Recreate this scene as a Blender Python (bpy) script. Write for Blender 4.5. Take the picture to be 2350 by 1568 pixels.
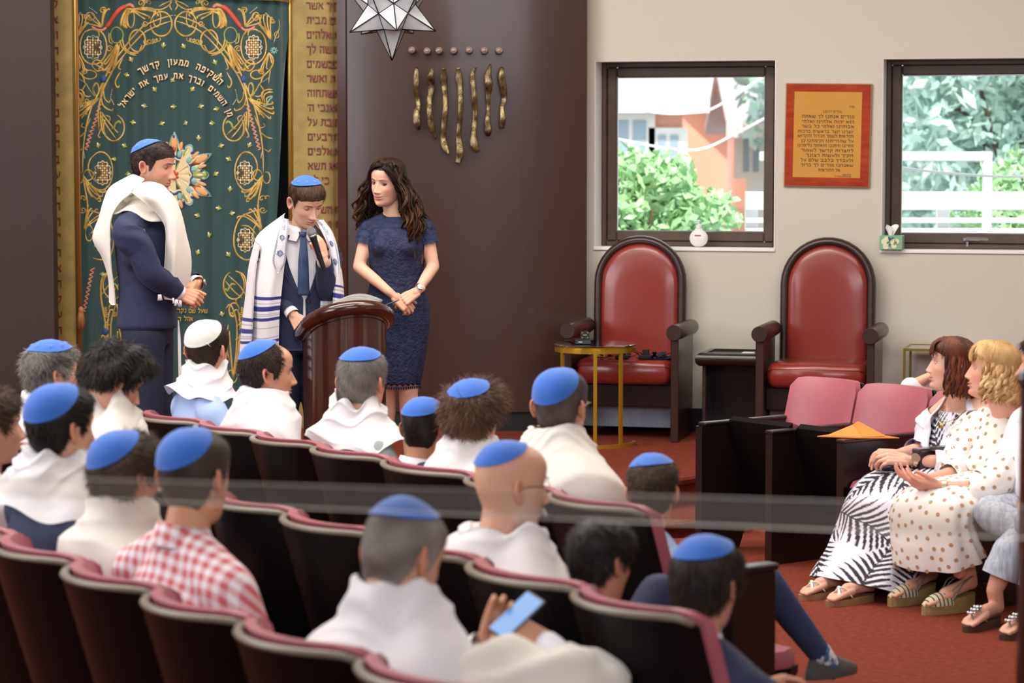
import bpy, math, random
import numpy as np
from mathutils import Vector, Matrix
R = math.radians
scene = bpy.context.scene
COL = scene.collection
for _o in list(bpy.data.objects):
 bpy.data.objects.remove(_o)
random.seed(7)
RNG = np.random.default_rng(7)
# ---------------------------------------------------------------- camera
FPX, PITCH, CAMH = 5800.0, 4.28, 2.05
cam_d = bpy.data.cameras.new('camera')
cam_d.sensor_width = 36.0
cam_d.lens = FPX / 2350.0 * 36.0
cam_d.dof.use_dof = True
cam_d.dof.focus_distance = 12.9
cam_d.dof.aperture_fstop = 3.6
cam_d.clip_end = 300
cam = bpy.data.objects.new('camera', cam_d)
cam.location = (0, 0, CAMH)
cam.rotation_euler = (R(90 - PITCH), 0, 0)
COL.objects.link(cam)
scene.camera = cam
scene.view_settings.view_transform = 'Standard'
scene.view_settings.look = 'None'
scene.view_settings.gamma = 1
scene.view_settings.use_curve_mapping = False
scene.view_settings.exposure = 0.38
# ---------------------------------------------------------------- world and lights
world = bpy.data.worlds.new('World')
scene.world = world
world.use_nodes = True
wn, wl = world.node_tree.nodes, world.node_tree.links
wn.clear()
wo = wn.new('ShaderNodeOutputWorld')
wb = wn.new('ShaderNodeBackground')
wb.inputs[0].default_value = (0.86, 0.93, 1.0, 1)
wb.inputs[1].default_value = 1.5
wl.new(wb.outputs[0], wo.inputs[0])
sun_d = bpy.data.lights.new('sun', 'SUN')
sun_d.energy = 3.6
sun_d.angle = R(0.6)
sun_d.color = (1, 0.95, 0.88)
sun = bpy.data.objects.new('sun', sun_d)
sun.rotation_euler = (R(38), R(14), 0)
COL.objects.link(sun)
def area(name, loc, rot, sx, sy, e, col):
 d = bpy.data.lights.new(name, 'AREA')
 d.shape = 'RECTANGLE'
 d.size, d.size_y, d.energy, d.color = sx, sy, e, col
 o = bpy.data.objects.new(name, d)
 o.location, o.rotation_euler = loc, rot
 COL.objects.link(o)
 return o
area('ceiling_light', (-2.2, 8.2, 4.75), (R(-8), 0, 0), 4.5, 4.5, 250, (1.0, 0.95, 0.88))
area('ceiling_light', (2.4, 10.2, 4.75), (R(-8), 0, 0), 3.5, 4.5, 165, (1.0, 0.95, 0.88))
area('stage_light', (-1.6, 12.2, 4.75), (R(22), 0, 0), 5.0, 1.4, 200, (1.0, 0.93, 0.84))
area('gallery_window_light', (-7.6, 7.5, 3.0), (R(90), 0, R(-72)), 6.0, 2.6, 260, (0.86, 0.93, 1.0))
area('rear_fill_light', (1.5, -1.6, 4.2), (R(72), 0, R(4)), 7.0, 2.4, 330, (0.88, 0.94, 1.0))  # unseen fill lamp added behind the camera; no window in the rear wall
# ---------------------------------------------------------------- helpers: projection
_cp, _sp = math.cos(R(PITCH)), math.sin(R(PITCH))
CAMP = np.array([0, 0, CAMH])
def ray(px, py):
 u = (784 - py) / FPX
 return np.array([(px - 1175) / FPX, _cp + u * _sp, u * _cp - _sp])
def atY(px, py, Y):
 r = ray(px, py)
 return CAMP + r * (Y / r[1])
def atZ(px, py, z):
 r = ray(px, py)
 return CAMP + r * ((z - CAMH) / r[2])
def atP(px, py, p0, n):
 r = ray(px, py)
 n = np.asarray(n, float)
 return CAMP + r * (np.dot(np.asarray(p0, float) - CAMP, n) / np.dot(r, n))
# ---------------------------------------------------------------- helpers: materials
MATS = {}
def lin(c):
 return tuple((x / 12.92 if x <= 0.04045 else ((x + 0.055) / 1.055) ** 2.4) for x in c)
def hexc(h):
 return lin(tuple(int(h[i:i + 2], 16) / 255 for i in (0, 2, 4)))
def mat(name, col, rough=0.5, metal=0.0, noise=None, bump=None, attr=False, spec=0.5, coat=0.0,
  sheen=0.0, trans=0.0, alpha=1.0, stretch=(1, 1, 1), emit=None):
 """Principled material. noise=(scale, second colour, contrast), bump=(scale, strength), in object space."""
 if name in MATS:
  return MATS[name]
 m = bpy.data.materials.new(name)
 m.use_nodes = True
 n, l = m.node_tree.nodes, m.node_tree.links
 b = n['Principled BSDF']
 c = hexc(col) if isinstance(col, str) else col
 b.inputs['Base Color'].default_value = (*c, 1)
 b.inputs['Roughness'].default_value = rough
 b.inputs['Metallic'].default_value = metal
 b.inputs['Specular IOR Level'].default_value = spec
 b.inputs['Coat Weight'].default_value = coat
 b.inputs['Coat Roughness'].default_value = 0.15
 b.inputs['Sheen Weight'].default_value = sheen
 b.inputs['Transmission Weight'].default_value = trans
 b.inputs['Alpha'].default_value = alpha
 if emit:
  b.inputs['Emission Color'].default_value = (*emit[0], 1)
  b.inputs['Emission Strength'].default_value = emit[1]
 mp = None
 if noise or bump:
  tc = n.new('ShaderNodeTexCoord')
  mp = n.new('ShaderNodeMapping')
  mp.inputs['Scale'].default_value = stretch
  l.new(tc.outputs['Object'], mp.inputs[0])
 src = None
 if attr:
  a = n.new('ShaderNodeAttribute')
  a.attribute_name = 'Col'
  src = a.outputs['Color']
  l.new(src, b.inputs['Base Color'])
 if noise:
  nz = n.new('ShaderNodeTexNoise')
  nz.inputs['Scale'].default_value = noise[0]
  nz.inputs['Detail'].default_value = 6
  l.new(mp.outputs[0], nz.inputs[0])
  rp = n.new('ShaderNodeMapRange')
  rp.inputs[1].default_value = 0.5 - noise[2]
  rp.inputs[2].default_value = 0.5 + noise[2]
  l.new(nz.outputs[0], rp.inputs[0])
  mx = n.new('ShaderNodeMix')
  mx.data_type = 'RGBA'
  l.new(rp.outputs[0], mx.inputs[0])
  c2 = hexc(noise[1]) if isinstance(noise[1], str) else noise[1]
  mx.inputs[6].default_value = (*c, 1)
  mx.inputs[7].default_value = (*c2, 1)
  if src is not None:
   l.new(src, mx.inputs[6])
  l.new(mx.outputs[2], b.inputs['Base Color'])
 if bump:
  nb = n.new('ShaderNodeTexNoise')
  nb.inputs['Scale'].default_value = bump[0]
  nb.inputs['Detail'].default_value = 4
  l.new(mp.outputs[0], nb.inputs[0])
  bp = n.new('ShaderNodeBump')
  bp.inputs['Strength'].default_value = bump[1]
  bp.inputs['Distance'].default_value = 0.01
  l.new(nb.outputs[0], bp.inputs['Height'])
  l.new(bp.outputs[0], b.inputs['Normal'])
 MATS[name] = m
 return m
# ---------------------------------------------------------------- helpers: meshes
class MB:
 def __init__(s):
  s.v, s.f, s.m, s.c, s.n = [], [], [], [], 0
 def add(s, vf, mat=0, col=None):
  v, f = vf
  v = np.asarray(v, float).reshape(-1, 3)
  if len(v) == 0:
   return s
  k = s.n
  s.v.append(v)
  if isinstance(f, np.ndarray):
   s.f.extend((f + k).tolist())
   nf = len(f)
  else:
   s.f.extend([tuple(i + k for i in q) for q in f])
   nf = len(f)
  s.m.extend([mat] * nf if np.isscalar(mat) else list(mat))
  if col is None:
   col = (0.8, 0.8, 0.8)
  col = np.asarray(col, float)
  if col.ndim == 1:
   col = np.tile(col[:3], (len(v), 1))
  s.c.append(col)
  s.n += len(v)
  return s
 def mesh(s, name, mats=(), smooth=True, cols=False):
  me = bpy.data.meshes.new(name)
  V = np.concatenate(s.v) if s.v else np.zeros((0, 3))
  me.from_pydata(V.tolist(), [], s.f)
  for m in mats:
   me.materials.append(m)
  if len(mats) > 1:
   me.polygons.foreach_set('material_index', np.array(s.m, dtype=np.int32))
  if smooth:
   me.polygons.foreach_set('use_smooth', np.ones(len(me.polygons), dtype=bool))
  if cols:
   a = me.color_attributes.new('Col', 'FLOAT_COLOR', 'POINT')
   C = np.concatenate(s.c)
   a.data.foreach_set('color', np.hstack([C, np.ones((len(C), 1))]).astype(np.float32).ravel())
  me.update()
  return me
 def build(s, name, mats, parent=None, smooth=True, cols=False, sharp=None):
  if not isinstance(mats, (list, tuple)):
   mats = [mats]
  me = s.mesh(name, mats, smooth, cols)
  if sharp and smooth:
   me.set_sharp_from_angle(angle=R(sharp))
  return link(name, me, parent)
def link(name, me, parent=None):
 o = bpy.data.objects.new(name, me)
 COL.objects.link(o)
 if parent is not None:
  o.parent = parent
 return o
def empty(name, loc=(0, 0, 0), rz=0.0, parent=None):
 o = bpy.data.objects.new(name, None)
 o.empty_display_size = 0.1
 COL.objects.link(o)
 o.location = loc
 o.rotation_euler = (0, 0, rz)
 if parent is not None:
  o.parent = parent
 return o
def tag(o, label=None, cat=None, group=None, kind=None):
 if label:
  o['label'] = label
 if cat:
  o['category'] = cat
 if group:
  o['group'] = group
 if kind:
  o['kind'] = kind
 return o
def thing(name, label, cat, loc=(0, 0, 0), rz=0.0, group=None):
 return tag(empty(name, loc, rz), label, cat, group)
def copy_tree(o, parent=None):
 c = o.copy()
 COL.objects.link(c)
 if parent is not None:
  c.parent = parent
 for ch in list(o.children):
  copy_tree(ch, c)
 return c
def xf(vf, M):
 v, f = vf
 M = np.array(M)
 return v @ M[:3, :3].T + M[:3, 3], f
def T(x=0, y=0, z=0):
 return np.array(Matrix.Translation((x, y, z)))
def Rz(a):
 return np.array(Matrix.Rotation(a, 4, 'Z'))
def Rx(a):
 return np.array(Matrix.Rotation(a, 4, 'X'))
def Ry(a):
 return np.array(Matrix.Rotation(a, 4, 'Y'))
def grid(P, cu=False, cv=False, flip=False):
 """P (n, m, 3) -> verts, quads."""
 n, m = P.shape[:2]
 i = np.arange(n if cu else n - 1)
 j = np.arange(m if cv else m - 1)
 I, J = np.meshgrid(i, j, indexing='ij')
 I2, J2 = (I + 1) % n, (J + 1) % m
 f = np.stack([I * m + J, I2 * m + J, I2 * m + J2, I * m + J2], -1).reshape(-1, 4)
 if flip:
  f = f[:, ::-1]
 return P.reshape(-1, 3), f
def loft(rings, cap0=True, cap1=True):
 P = np.asarray(rings, float)
 n, m = P.shape[:2]
 v, f = grid(P, False, True)
 f = [tuple(q) for q in f.tolist()]
 if cap0:
  f.append(tuple(range(m)))
 if cap1:
  f.append(tuple(range((n - 1) * m, n * m))[::-1])
 return v, f
def box(x0, x1, y0, y1, z0, z1, ch=0.0):
 if ch <= 0:
  v = np.array([(x, y, z) for x in (x0, x1) for y in (y0, y1) for z in (z0, z1)])
  return v, [(0, 1, 3, 2), (4, 6, 7, 5), (0, 4, 5, 1), (2, 3, 7, 6), (0, 2, 6, 4), (1, 5, 7, 3)]
 ch = min(ch, (x1 - x0) / 2.01, (y1 - y0) / 2.01, (z1 - z0) / 2.01)
 v, idx = [], {}
 lo, hi = (x0, y0, z0), (x1, y1, z1)
 for sx in (0, 1):
  for sy in (0, 1):
   for sz in (0, 1):
    s = (sx, sy, sz)
    for a in range(3):
     p = [(hi[k] if s[k] else lo[k]) if k == a else ((hi[k] - ch) if s[k] else (lo[k] + ch)) for k in range(3)]
     idx[(s, a)] = len(v)
     v.append(p)
 f = []
 for a in range(3):
  b, c = (a + 1) % 3, (a + 2) % 3
  for sv in (0, 1):
   q = []
   for bb, cc in ((0, 0), (1, 0), (1, 1), (0, 1)):
    s = [0, 0, 0]
    s[a], s[b], s[c] = sv, bb, cc
    q.append(idx[(tuple(s), a)])
   f.append(tuple(q if sv else q[::-1]))
  for sb in (0, 1):
   for sc in (0, 1):
    s0, s1 = [0, 0, 0], [0, 0, 0]
    s0[b] = s1[b] = sb
    s0[c] = s1[c] = sc
    s1[a] = 1
    q = (idx[(tuple(s0), b)], idx[(tuple(s1), b)], idx[(tuple(s1), c)], idx[(tuple(s0), c)])
    f.append(q if sb == sc else q[::-1])
 for sx in (0, 1):
  for sy in (0, 1):
   for sz in (0, 1):
    s = (sx, sy, sz)
    q = (idx[(s, 0)], idx[(s, 1)], idx[(s, 2)])
    f.append(q if (sx + sy + sz) % 2 else q[::-1])
 return np.array(v), f
def prism(poly, z0, z1, axis='z'):
 """Extrude a 2D polygon. axis z: (x,y); axis y: poly is (x,z) and z0..z1 runs along y; axis x: poly is (y,z)."""
 p = np.asarray(poly, float)
 n = len(p)
 a, b = np.full((n, 1), z0), np.full((n, 1), z1)
 if axis == 'z':
  v = np.vstack([np.hstack([p, a]), np.hstack([p, b])])
 elif axis == 'y':
  v = np.vstack([np.hstack([p[:, :1], a, p[:, 1:]]), np.hstack([p[:, :1], b, p[:, 1:]])])
 else:
  v = np.vstack([np.hstack([a, p]), np.hstack([b, p])])
 f = [tuple(range(n))[::-1], tuple(range(n, 2 * n))]
 f += [(i, (i + 1) % n, n + (i + 1) % n, n + i) for i in range(n)]
 return v, f
def lathe(prof, n=24):
 a = np.linspace(0, 2 * math.pi, n, endpoint=False)
 P = np.array([[(r * math.cos(t), r * math.sin(t), z) for t in a] for r, z in prof])
 return loft(P)
def sphere(c, r, nu=16, nv=10):
 r = np.ones(3) * np.asarray(r, float)
 a = np.linspace(0, 2 * math.pi, nu, endpoint=False)
 t = np.linspace(0.001, math.pi - 0.001, nv)
 P = np.array([[(math.sin(q) * math.cos(s), math.sin(q) * math.sin(s), -math.cos(q)) for s in a] for q in t])
 return loft(P * r + np.asarray(c, float))
def smoothpath(pts, n=6, closed=False):
 """Catmull-Rom through points."""
 p = np.asarray(pts, float)
 if len(p) < 3:
  return np.array([p[0] + (p[-1] - p[0]) * t for t in np.linspace(0, 1, n + 1)])
 if closed:
  q = np.vstack([p[-1:], p, p[:2]])
 else:
  q = np.vstack([2 * p[:1] - p[1:2], p, 2 * p[-1:] - p[-2:-1]])
 out = []
 for i in range(1, len(q) - 2):
  for t in np.linspace(0, 1, n, endpoint=False):
   out.append(0.5 * (2 * q[i] + (q[i + 1] - q[i - 1]) * t + (2 * q[i - 1] - 5 * q[i] + 4 * q[i + 1] - q[i + 2]) * t * t
       + (3 * q[i] - q[i - 1] - 3 * q[i + 1] + q[i + 2]) * t ** 3))
 if not closed:
  out.append(q[-2])
 return np.array(out)
def tube(path, r, n=8, caps=True, flat=1.0, up=None):
 """Tube along path; r scalar or per-point; flat scales the second cross axis."""
 p = np.asarray(path, float)
 k = len(p)
 r = np.ones(k) * np.asarray(r, float)
 t = np.gradient(p, axis=0)
 t /= np.linalg.norm(t, axis=1, keepdims=True) + 1e-12
 u = np.zeros_like(p)
 ref = np.array(up, float) if up is not None else (np.array([0, 0, 1.0]) if abs(t[0][2]) < 0.9 else np.array([1.0, 0, 0]))
 for i in range(k):
  w = ref - t[i] * np.dot(ref, t[i])
  w /= np.linalg.norm(w) + 1e-12
  u[i] = w
  if up is None:
   ref = w
 b = np.cross(t, u)
 a = np.linspace(0, 2 * math.pi, n, endpoint=False)
 ca, sa = np.cos(a), np.sin(a)
 P = p[:, None, :] + r[:, None, None] * (ca[None, :, None] * b[:, None, :] + flat * sa[None, :, None] * u[:, None, :])
 return loft(P, caps, caps)
def capsule(p0, r0, p1, r1, n=12):
 p0, p1 = np.asarray(p0, float), np.asarray(p1, float)
 d = p1 - p0
 L = np.linalg.norm(d) + 1e-9
 d = d / L
 pts, rad = [], []
 for a in np.linspace(-88, 0, 5):
  pts.append(p0 + d * r0 * math.sin(R(a)))
  rad.append(r0 * math.cos(R(a)))
 for a in np.linspace(0, 88, 5):
  pts.append(p1 + d * r1 * math.sin(R(a)))
  rad.append(r1 * math.cos(R(a)))
 return tube(pts, rad, n)
def ellloft(secs, n=20):
 """secs: (cx, cy, cz, rx, ry) horizontal ellipses bottom to top; closed solid."""
 a = np.linspace(0, 2 * math.pi, n, endpoint=False)
 P = [[(c[0] + c[3] * math.cos(t), c[1] + c[4] * math.sin(t), c[2]) for t in a] for c in secs]
 return loft(P)
def remesh(parts, voxel, it=6, fac=0.5):
 """Fuse overlapping closed shells into one continuous surface; returns verts, faces."""
 mb = MB()
 for p in parts:
  mb.add(p)
 me = mb.mesh('tmp', smooth=False)
 o = bpy.data.objects.new('tmp', me)
 COL.objects.link(o)
 md = o.modifiers.new('r', 'REMESH')
 md.mode = 'VOXEL'
 md.voxel_size = voxel
 if it:
  ms = o.modifiers.new('s', 'SMOOTH')
  ms.factor, ms.iterations = fac, it
 dg = bpy.context.evaluated_depsgraph_get()
 e = o.evaluated_get(dg)
 m2 = e.to_mesh()
 nv, nf = len(m2.vertices), len(m2.polygons)
 v = np.zeros(nv * 3)
 m2.vertices.foreach_get('co', v)
 lt = np.zeros(nf, dtype=np.int32)
 m2.polygons.foreach_get('loop_total', lt)
 f = [tuple(p.vertices) for p in m2.polygons] if (nf and lt.min() != lt.max()) else None
 if f is None:
  idx = np.zeros(len(m2.loops), dtype=np.int32)
  m2.loops.foreach_get('vertex_index', idx)
  f = idx.reshape(nf, -1)
 e.to_mesh_clear()
 bpy.data.objects.remove(o)
 bpy.data.meshes.remove(me)
 return v.reshape(-1, 3), f
# Square Hebrew letters as pen strokes: (points, pen width); unit letter height
_H, _N = .19, .13
LETTERS = {
 'א': [([(.04, .97), (.66, .06)], .2), ([(.62, .97), (.60, .72), (.40, .50)], _N), ([(.24, .64), (.09, .36), (.08, .0)], _N)],
 'ב': [([(.02, .9), (.58, .9)], _H), ([(.54, .92), (.54, .1)], _N), ([(.0, .09), (.70, .09)], _H)],
 'ג': [([(.10, .9), (.40, .9)], _H), ([(.36, .92), (.40, .35), (.46, .0)], _N), ([(.38, .34), (.06, .04)], _N)],
 'ד': [([(.0, .9), (.68, .9)], _H), ([(.54, .92), (.54, .0)], _N)],
 'ה': [([(.0, .9), (.64, .9)], _H), ([(.58, .92), (.58, .0)], _N), ([(.12, .58), (.12, .0)], _N)],
 'ו': [([(.0, .9), (.22, .9)], _H), ([(.16, .95), (.16, .0)], _N)],
 'ז': [([(.0, .9), (.30, .9)], _H), ([(.18, .9), (.14, .0)], _N)],
 'ח': [([(.0, .9), (.66, .9)], _H), ([(.58, .92), (.58, .0)], _N), ([(.11, .9), (.11, .0)], _N)],
 'ט': [([(.08, .95), (.08, .1)], _N), ([(.05, .09), (.62, .09)], _H), ([(.60, .1), (.60, .9)], _N), ([(.40, .9), (.62, .9)], _H)],
 'י': [([(.0, .9), (.22, .9)], _H), ([(.17, .95), (.15, .56)], _N)],
 'כ': [([(.04, .9), (.54, .9)], _H), ([(.56, .86), (.56, .14)], _N), ([(.0, .09), (.54, .09)], _H)],
 'ך': [([(.0, .9), (.54, .9)], _H), ([(.50, .95), (.48, -.32)], _N)],
 'ל': [([(.08, 1.36), (.08, .9)], _N), ([(.06, .9), (.54, .9)], _H), ([(.50, .9), (.48, .52), (.20, .0)], _N)],
 'מ': [([(.10, .97), (.22, .70), (.04, .0)], _N), ([(.20, .72), (.38, .92), (.58, .88)], .15), ([(.60, .88), (.62, .08)], _N), ([(.36, .09), (.66, .09)], _H)],
 'ם': [([(.0, .9), (.66, .9)], _H), ([(.60, .9), (.60, .08)], _N), ([(.06, .09), (.66, .09)], _H), ([(.11, .9), (.11, .08)], _N)],
 'נ': [([(.12, .9), (.38, .9)], _H), ([(.36, .92), (.36, .1)], _N), ([(.02, .09), (.42, .09)], _H)],
 'ן': [([(.0, .9), (.22, .9)], _H), ([(.16, .95), (.14, -.32)], _N)],
 'ס': [([(.0, .9), (.66, .9)], _H), ([(.09, .9), (.11, .34), (.32, .04)], _N), ([(.62, .88), (.58, .34), (.32, .04)], _N)],
 'ע': [([(.60, .97), (.54, .36), (.06, .02)], _N), ([(.10, .97), (.20, .60), (.32, .22)], _N)],
 'פ': [([(.10, .9), (.56, .9)], _H), ([(.12, .9), (.13, .56), (.32, .52)], _N), ([(.58, .88), (.58, .12)], _N), ([(.02, .09), (.60, .09)], _H)],
 'ף': [([(.06, .9), (.54, .9)], _H), ([(.09, .9), (.10, .56), (.28, .52)], _N), ([(.54, .9), (.52, -.32)], _N)],
 'צ': [([(.08, .97), (.52, .12)], .15), ([(.58, .97), (.54, .64), (.36, .52)], _N), ([(.02, .09), (.64, .09)], _H)],
 'ץ': [([(.06, .97), (.30, .55), (.30, -.32)], _N), ([(.52, .97), (.48, .66), (.30, .5)], _N)],
 'ק': [([(.0, .9), (.64, .9)], _H), ([(.60, .88), (.56, .45), (.36, .18)], _N), ([(.12, .56), (.12, -.32)], _N)],
 'ר': [([(.0, .9), (.54, .9)], _H), ([(.52, .93), (.52, .0)], _N)],
 'ש': [([(.06, .97), (.14, .1)], _N), ([(.44, .97), (.38, .50), (.16, .34)], _N), ([(.80, .97), (.70, .1)], _N), ([(.10, .09), (.74, .09)], _H)],
 'ת': [([(.08, .9), (.66, .9)], _H), ([(.62, .92), (.62, .0)], _N), ([(.20, .9), (.18, .14), (.0, .07)], _N)],
 "'": [([(.08, 1.0), (.03, .72)], .1)], '״': [([(.06, 1.0), (.03, .72)], .08), ([(.22, 1.0), (.19, .72)], .08)],
}
_GL = {}
def solid_glyph(ch, h, depth, bold=0.0):
 """Letter as raised pen strokes: x right, z up, thickness towards -y; h is the letter height."""
 VV, FF, n = [], [], 0
 xs = [p[0] for pts, w in LETTERS[ch] for p in pts]
 w0 = max(xs) + .04
 for j, (pts, w) in enumerate(LETTERS[ch]):
  p = np.array(pts, float)
  w = (w + bold) / 2
  t = np.gradient(p, axis=0) if len(p) > 2 else np.tile(p[1] - p[0], (2, 1))
  t = t / np.linalg.norm(t, axis=1, keepdims=True)
  q = np.stack([-t[:, 1], t[:, 0]], 1) * w
  e = np.zeros_like(p)
  if abs(t[0][1]) < .3 and len(p) == 2:      # slanted pen ends on the horizontals
   e[0], e[1] = (-.03, 0), (.03, 0)
  A, B = p + q + e, p - q + e * .2
  dd = depth * (1 - .06 * j)
  m = len(p)
  poly = np.vstack([A, B[::-1]])
  k = len(poly)
  V = np.vstack([np.column_stack([poly[:, 0], np.zeros(k), poly[:, 1]]), np.column_stack([poly[:, 0], np.full(k, -dd / h), poly[:, 1]])]) * h
  F = []
  for i in range(m - 1):
   F.append((n + i, n + i + 1, n + k - 2 - i, n + k - 1 - i))
   F.append((n + k + k - 1 - i, n + k + k - 2 - i, n + k + i + 1, n + k + i))
  F += [(n + i, n + (i + 1) % k, n + k + (i + 1) % k, n + k + i) for i in range(k)]
  VV.append(V)
  FF += F
  n += 2 * k
 return np.vstack(VV), FF, w0 * h
def text_rtl(s, h, gap=0.12, space=0.35, bold=0.0, depth=0.002):
 """Hebrew line laid out right to left, ending at x=0 on the right: list of (char, x, verts, faces), width."""
 x, out = 0.0, []
 for ch in s:
  if ch == ' ':
   x -= space * h
   continue
  V, F, w = solid_glyph(ch, h, depth, bold)
  x -= w
  out.append((ch, x, V, F, w))
  x -= gap * h
 return out, -x
def wave(n, amp=1.0, k=5, fmax=6.0, seed=0):
 """A random smooth function of 2 variables: returns f(u, v)."""
 g = np.random.default_rng(seed)
 a, fu, fv, ph = g.normal(size=k) / math.sqrt(k), g.uniform(-fmax, fmax, k), g.uniform(-fmax, fmax, k), g.uniform(0, 6.28, k)
 def f(u, v):
  return amp * sum(a[i] * np.sin(fu[i] * u + fv[i] * v + ph[i]) for i in range(k))
 return f
# ================================================================ materials of the room
M_WOODWALL = mat('wall_veneer', '3d2118', 0.38, noise=(3.0, '331a12', 0.3), stretch=(6, 6, 0.35), coat=0.25)
M_WOOD = mat('espresso_wood', '38221c', 0.35, noise=(4.0, '2c1a16', 0.3), stretch=(5, 5, 0.6), coat=0.2)
M_WOODD = mat('black_brown_wood', '1d1110', 0.3, noise=(4.0, '150c0c', 0.3), stretch=(4, 4, 0.6), coat=0.3)
M_MAHOG = mat('polished_mahogany', '4a241c', 0.16, noise=(5.0, '32160f', 0.3), stretch=(5, 5, 0.5), coat=0.7)
M_BLACK = mat('matte_black', '0b0a0b', 0.6)
M_BEIGE = mat('beige_plaster', 'c9c2b6', 0.7, bump=(60, 0.06))
M_WHITE = mat('white_paint', 'eceae6', 0.55)
M_CARPET = mat('rust_carpet', '86402f', 0.95, noise=(35, '6c3024', 0.25), bump=(220, 0.6), spec=0.08)
M_GOLDLEAF = mat('gold_leaf', 'a8904f', 0.5, 0.35, noise=(9, '7d6a3a', 0.3), bump=(150, 0.12))
M_GOLDEDGE = mat('gold_bead', 'b9974a', 0.3, 0.7)
M_REDLET = mat('red_letter', '6e1d18', 0.45)
M_BRASS = mat('yellow_brass', 'c39a2c', 0.28, 0.75)
M_FRAME = mat('window_frame_bronze', '5a483d', 0.42, noise=(6, '463830', 0.3), stretch=(2, 2, 2))
M_CEIL = mat('ceiling_white', 'efe9de', 0.8)
M_SILVER = mat('steel', 'c9c9cc', 0.22, 0.9)
def glass_mat(name, col, rough, amount):
 if name in MATS:
  return MATS[name]
 m = bpy.data.materials.new(name)
 m.use_nodes = True
 n, l = m.node_tree.nodes, m.node_tree.links
 n.clear()
 o = n.new('ShaderNodeOutputMaterial')
 t = n.new('ShaderNodeBsdfTransparent')
 t.inputs[0].default_value = (*col, 1)
 g = n.new('ShaderNodeBsdfGlossy')
 g.inputs['Roughness'].default_value = rough
 fr = n.new('ShaderNodeFresnel')
 fr.inputs[0].default_value = 1.45
 ml = n.new('ShaderNodeMath')
 ml.operation = 'MULTIPLY'
 ml.inputs[1].default_value = amount
 mx = n.new('ShaderNodeMixShader')
 l.new(fr.outputs[0], ml.inputs[0])
 l.new(ml.outputs[0], mx.inputs[0])
 l.new(t.outputs[0], mx.inputs[1])
 l.new(g.outputs[0], mx.inputs[2])
 l.new(mx.outputs[0], o.inputs[0])
 MATS[name] = m
 return m
M_GLASS = glass_mat('window_glass', (0.97, 0.99, 0.99), 0.02, 0.8)
M_TABGLASS = glass_mat('table_glass', (0.75, 0.84, 0.83), 0.03, 2.0)
STG = 0.33          # stage height
ZT = 0.97           # seat back height
def struct(name, mb, m, parent=None, smooth=False):
 o = mb.build(name, m, parent, smooth=smooth)
 if parent is None:
  o['kind'] = 'structure'
 return o
# ---------------------------------------------------------------- floor, stage, ceiling
def sstep(a, b, x):
 t = np.clip((x - a) / (b - a), 0, 1)
 return t * t * (3 - 2 * t)
def floor_z(x, y):
 """The carpeted floor rises gently towards the right block."""
 return 0.17 * sstep(-0.1, 0.85, np.asarray(x, float)) * (0.3 + 0.7 * sstep(13.2, 12.0, np.asarray(y, float)))
mb = MB()
gx, gy = np.linspace(-8.5, 8.5, 120), np.linspace(-3, 17.0, 120)
GX, GY = np.meshgrid(gx, gy, indexing='ij')
mb.add(grid(np.stack([GX, GY, floor_z(GX, GY)], -1)))
struct('floor', mb, M_CARPET, smooth=True)
a_ = np.linspace(R(205), R(322.5), 40)
arc0 = [(-1.0 + 2.72 * math.cos(t), 15.3 + 2.72 * math.sin(t)) for t in a_]
def stage_outline(grow):
 a = [(-1.0 + (2.72 + grow) * math.cos(t), 15.3 + (2.72 + grow) * math.sin(t)) for t in a_]
 a = [(x, min(y, 14.45 - grow)) for x, y in a]
 return [(-8.4, 16.9), (-8.4, 14.45 - grow)] + a + [(8.4, 14.45 - grow), (8.4, 16.9)]
def nosed_slab(grow, z0, z1):
 """A carpeted tread with a rounded nosing, a little proud of the riser."""
 m_ = MB()
 rings = []
 for dz, dg in ((z0 - z1, -0.03), (-0.055, -0.03), (-0.045, 0.0), (-0.02, 0.012), (-0.006, 0.006), (0.0, -0.01)):
  rings.append([(x, y, z1 + dz) for x, y in stage_outline(grow + dg)])
 m_.add(loft(rings))
 return m_
struct('floor_stage', nosed_slab(0.0, 0.0, STG), M_CARPET)
struct('floor_step', nosed_slab(0.33, 0.0, STG / 2), M_CARPET)
mb = MB()
mb.add(box(-8.5, 8.5, -3, 17.0, 4.9, 5.0))
struct('ceiling', mb, M_CEIL)
# ---------------------------------------------------------------- beige wall with two deep windows
WA = R(14.5)
WU = np.array([math.cos(WA), -math.sin(WA), 0])
WN = np.array([-math.sin(WA), -math.cos(WA), 0])
WP = np.array([0.46, 15.75, 0.0])
def wall_uv(px, py, off=0.0):
 p = atP(px, py, WP + WN * off, WN)
 return float(np.dot(p - WP, WU)), float(p[2])
def wallM(u=0, z=0, d=0):
 """Matrix of a frame on the beige wall: x along the wall, -y out into the room, origin at (u, z)."""
 m = np.eye(4)
 m[:3, 0], m[:3, 1], m[:3, 2] = WU, -WN, (0, 0, 1)
 m[:3, 3] = WP + WU * u + WN * d + np.array([0, 0, z])
 return m
u1a, zt1 = wall_uv(1365, 140)
u1b, zb1 = wall_uv(1777, 572)
u2a, zt2 = wall_uv(2026, 131)
zb, zt = zb1, zt1
u2b = u2a + (u1b - u1a)
TH = 0.30
mb = MB()
segs = [(-0.5, u1a, 0, 5), (u1a, u1b, 0, zb), (u1a, u1b, zt, 5), (u1b, u2a, 0, 5), (u2a, u2b, 0, zb), (u2a, u2b, zt, 5), (u2b, 7.5, 0, 5)]
for (a, b, c, d) in segs:
 mb.add(xf(box(a, b, 0, TH, c, d), wallM()))
struct('wall_right', mb, M_BEIGE)
mb = MB()
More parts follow.
